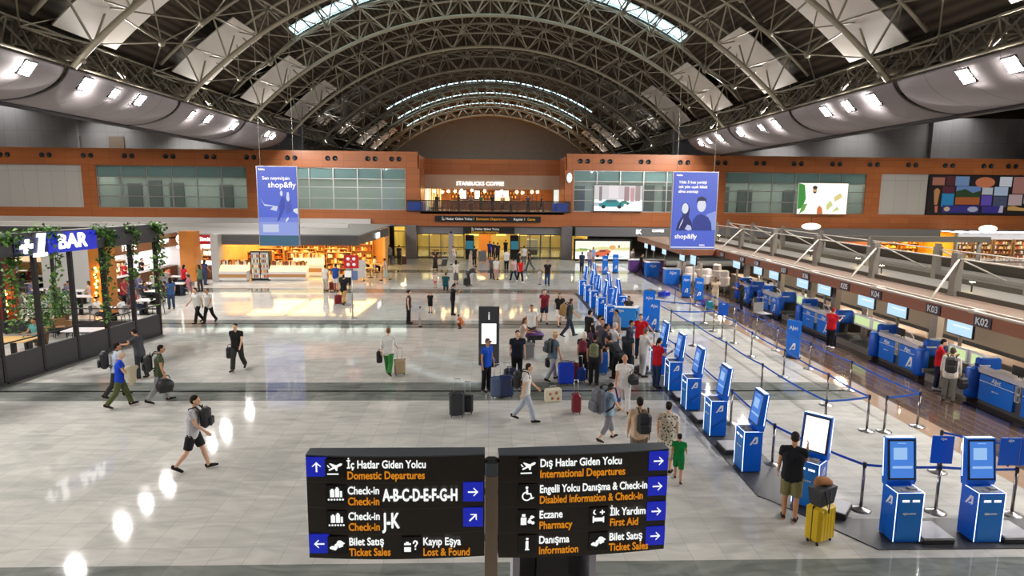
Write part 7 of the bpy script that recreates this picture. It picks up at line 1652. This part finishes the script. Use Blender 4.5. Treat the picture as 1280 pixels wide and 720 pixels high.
suitcase('dark red suitcase behind the man in tan trousers', at(423, 381), .3, (120, 20, 34), .4, .26, .56); suitcase('red suitcase at the feet of the man in blue polo', at(416, 363), .1, (150, 30, 40), .4, .26, .56)
p = at(430, 366); handbag('sports_bag', 'black bag held by the man in tan trousers', (p.x, p.y, 1.1), .2, BLK, .6, .3, .5, .1)
suitcase('big grey suitcase standing alone before the entrance', at(603, 327), .2, (96, 98, 102), .7, .4, 1.0); suitcase('dark suitcase of the person in black near the left glass doors', at(505, 331), .2, (60, 30, 30), .45, .3, .7); suitcase('dark case under the bending person', at(583, 357), .4, (40, 38, 40), .4, .26, .5)
p = at(553, 339); t = thing('pushchair', 'dark pushchair beside the woman with backpack', 'pushchair', (p.x, p.y, 0), .6)
b = MB(); b.prism([(-.3, .45), (.25, .4), (.3, .5), (-.15, .6), (-.4, 1.05), (-.5, 1.0)], -.22, .22, 'x'); b.build('seat', mat('pram_grey', (70, 74, 72), .7), t)
b = MB(); b.tube([(-.2, -.5, 1.05), (-.2, .45, .1)], .015, 6); b.tube([(.2, -.5, 1.05), (.2, .45, .1)], .015, 6); b.tube([(-.2, .1, .5), (-.2, -.4, .1)], .015, 6); b.tube([(.2, .1, .5), (.2, -.4, .1)], .015, 6); b.bar((-.2, -.5, 1.05), (.2, -.5, 1.05), .018, 6); b.build('frame', m_alu, t)
for sx in (-.22, .22):
    for sy in (-.4, .45): b = MB(); b.ball((sx, sy, .09), .025, .09, .09, 10, 6); b.build('wheel', m_black, t)
# ---- terrace and food court guests
person(47, 412, 'sit', 190, 'seated person in turquoise t-shirt inside the terrace, facing the viewer', (96, 160, 160), CHR, h=1.72, loc=(at(48, 437).x, at(48, 437).y, 0), hair=(60, 44, 36)); p = at(48, 437); chair('terrace_chair', 'chair under the seated person in turquoise', None, (p.x, p.y, 0), R(170), m_cane, m_black)
person(0, 0, 'sit', 20, 'seated person in grey-blue cap just inside the terrace wall', (70, 82, 110), CHR, h=1.72, style='cap', hair=(96, 100, 120), loc=(-16.55, 21.0, 0)); chair('terrace_chair', 'chair under the seated person in the cap', None, (-16.55, 21.0, 0), R(-20), m_cane, m_black)
GT = [(190, 120, 130), (230, 228, 226), (110, 120, 160), (70, 74, 90), (200, 196, 200), (150, 60, 60), (60, 60, 64), (140, 170, 200), (226, 190, 170), (90, 96, 110)]
GN2 = ['rose', 'white', 'slate blue', 'dark blue-grey', 'pale grey', 'brick red', 'charcoal', 'light blue', 'peach', 'steel grey']
rs = random.Random(21)
for n_, (x, y, r_, i) in enumerate(FC):
    for s_, w in ((-1, 'left'), (1, 'right')):
        if rs.random() < .86:
            k = rs.randrange(10)
            person(0, 0, 'sit', 90 if s_ < 0 else 270, 'guest in %s sitting %s of the %s table, %s' % (GN2[k], w, ORD[i], rown[r_]), GT[k], [BLK, JEAN, CHR][rs.randrange(3)], h=1.7, style=['short', 'long', 'bun', 'tail'][rs.randrange(4)], hair=[(34, 28, 26), (90, 66, 46), (60, 44, 36)][rs.randrange(3)], loc=(x+s_*.62, y, 0), group='food court guests')
for n_, (x, y) in enumerate([(-23.6, 39.2), (-23.4, 41.6), (-23.6, 44.0)]): person(0, 0, 'hold', 90, 'cook in %s behind the brown grill counter' % ('white', 'red', 'black')[n_], [(226, 226, 224), (190, 30, 40), BLK][n_], BLK, h=1.74, loc=(x, y, 0))
for n_, (x, y, hd, c, w_) in enumerate([(-20.0, 29.2, 200, (200, 200, 204), 'pale grey'), (-17.0, 34.4, 320, (60, 90, 140), 'denim blue'), (-19.6, 34.6, 100, (170, 60, 70), 'coral'), (-21.2, 31.6, 40, (52, 52, 58), 'charcoal'), (-19.5, 37.7, 180, (226, 222, 216), 'white'), (-18.2, 40.6, 280, (96, 120, 90), 'sage'), (-22.4, 29.0, 150, (140, 120, 150), 'lilac'), (-19.2, 43.6, 20, (60, 60, 90), 'indigo')]):
    person(0, 0, 'relax' if n_ % 2 else 'walk', hd, 'person in %s standing between the food court tables' % w_, c, [BLK, JEAN, CHR][n_ % 3], h=1.7, loc=(x, y, 0), style=['short', 'long'][n_ % 2])
a = person(231, 364, 'stand', 30, 'person in bright red top by the food court edge', (206, 24, 50), BLK, h=1.68, style='long'); person(207, 372, 'stand', 330, 'person in grey hoodie by the food court edge', (150, 146, 148), CHR, h=1.72)
# ---- mezzanine guests
for n_, (x, y, pose, hd, c) in enumerate([(-5.3, 65.2, 'stand', 150, (60, 60, 66)), (-3.1, 65.4, 'stand', 60, (90, 66, 60)), (-1.9, 66.2, 'stand', 180, (120, 110, 106)), (.3, 65.8, 'stand', 20, (50, 50, 60)), (2.2, 66.0, 'stand', 300, (130, 84, 70)), (3.9, 65.0, 'stand', 200, (70, 74, 90)), (-.9, 69.1, 'hold', 5, (60, 90, 76)), (5.3, 66.0, 'walk', 90, (64, 60, 64)), (1.4, 69.2, 'stand', 0, (150, 140, 136))]):
    person(0, 0, pose, hd, 'guest on the coffee mezzanine, %s from the left' % ORD[sorted([-5.3, -3.1, -1.9, .3, 2.2, 3.9, -.9, 5.3, 1.4]).index(x)], c, BLK, h=1.7, loc=(x, y, 4.5), z=4.5)
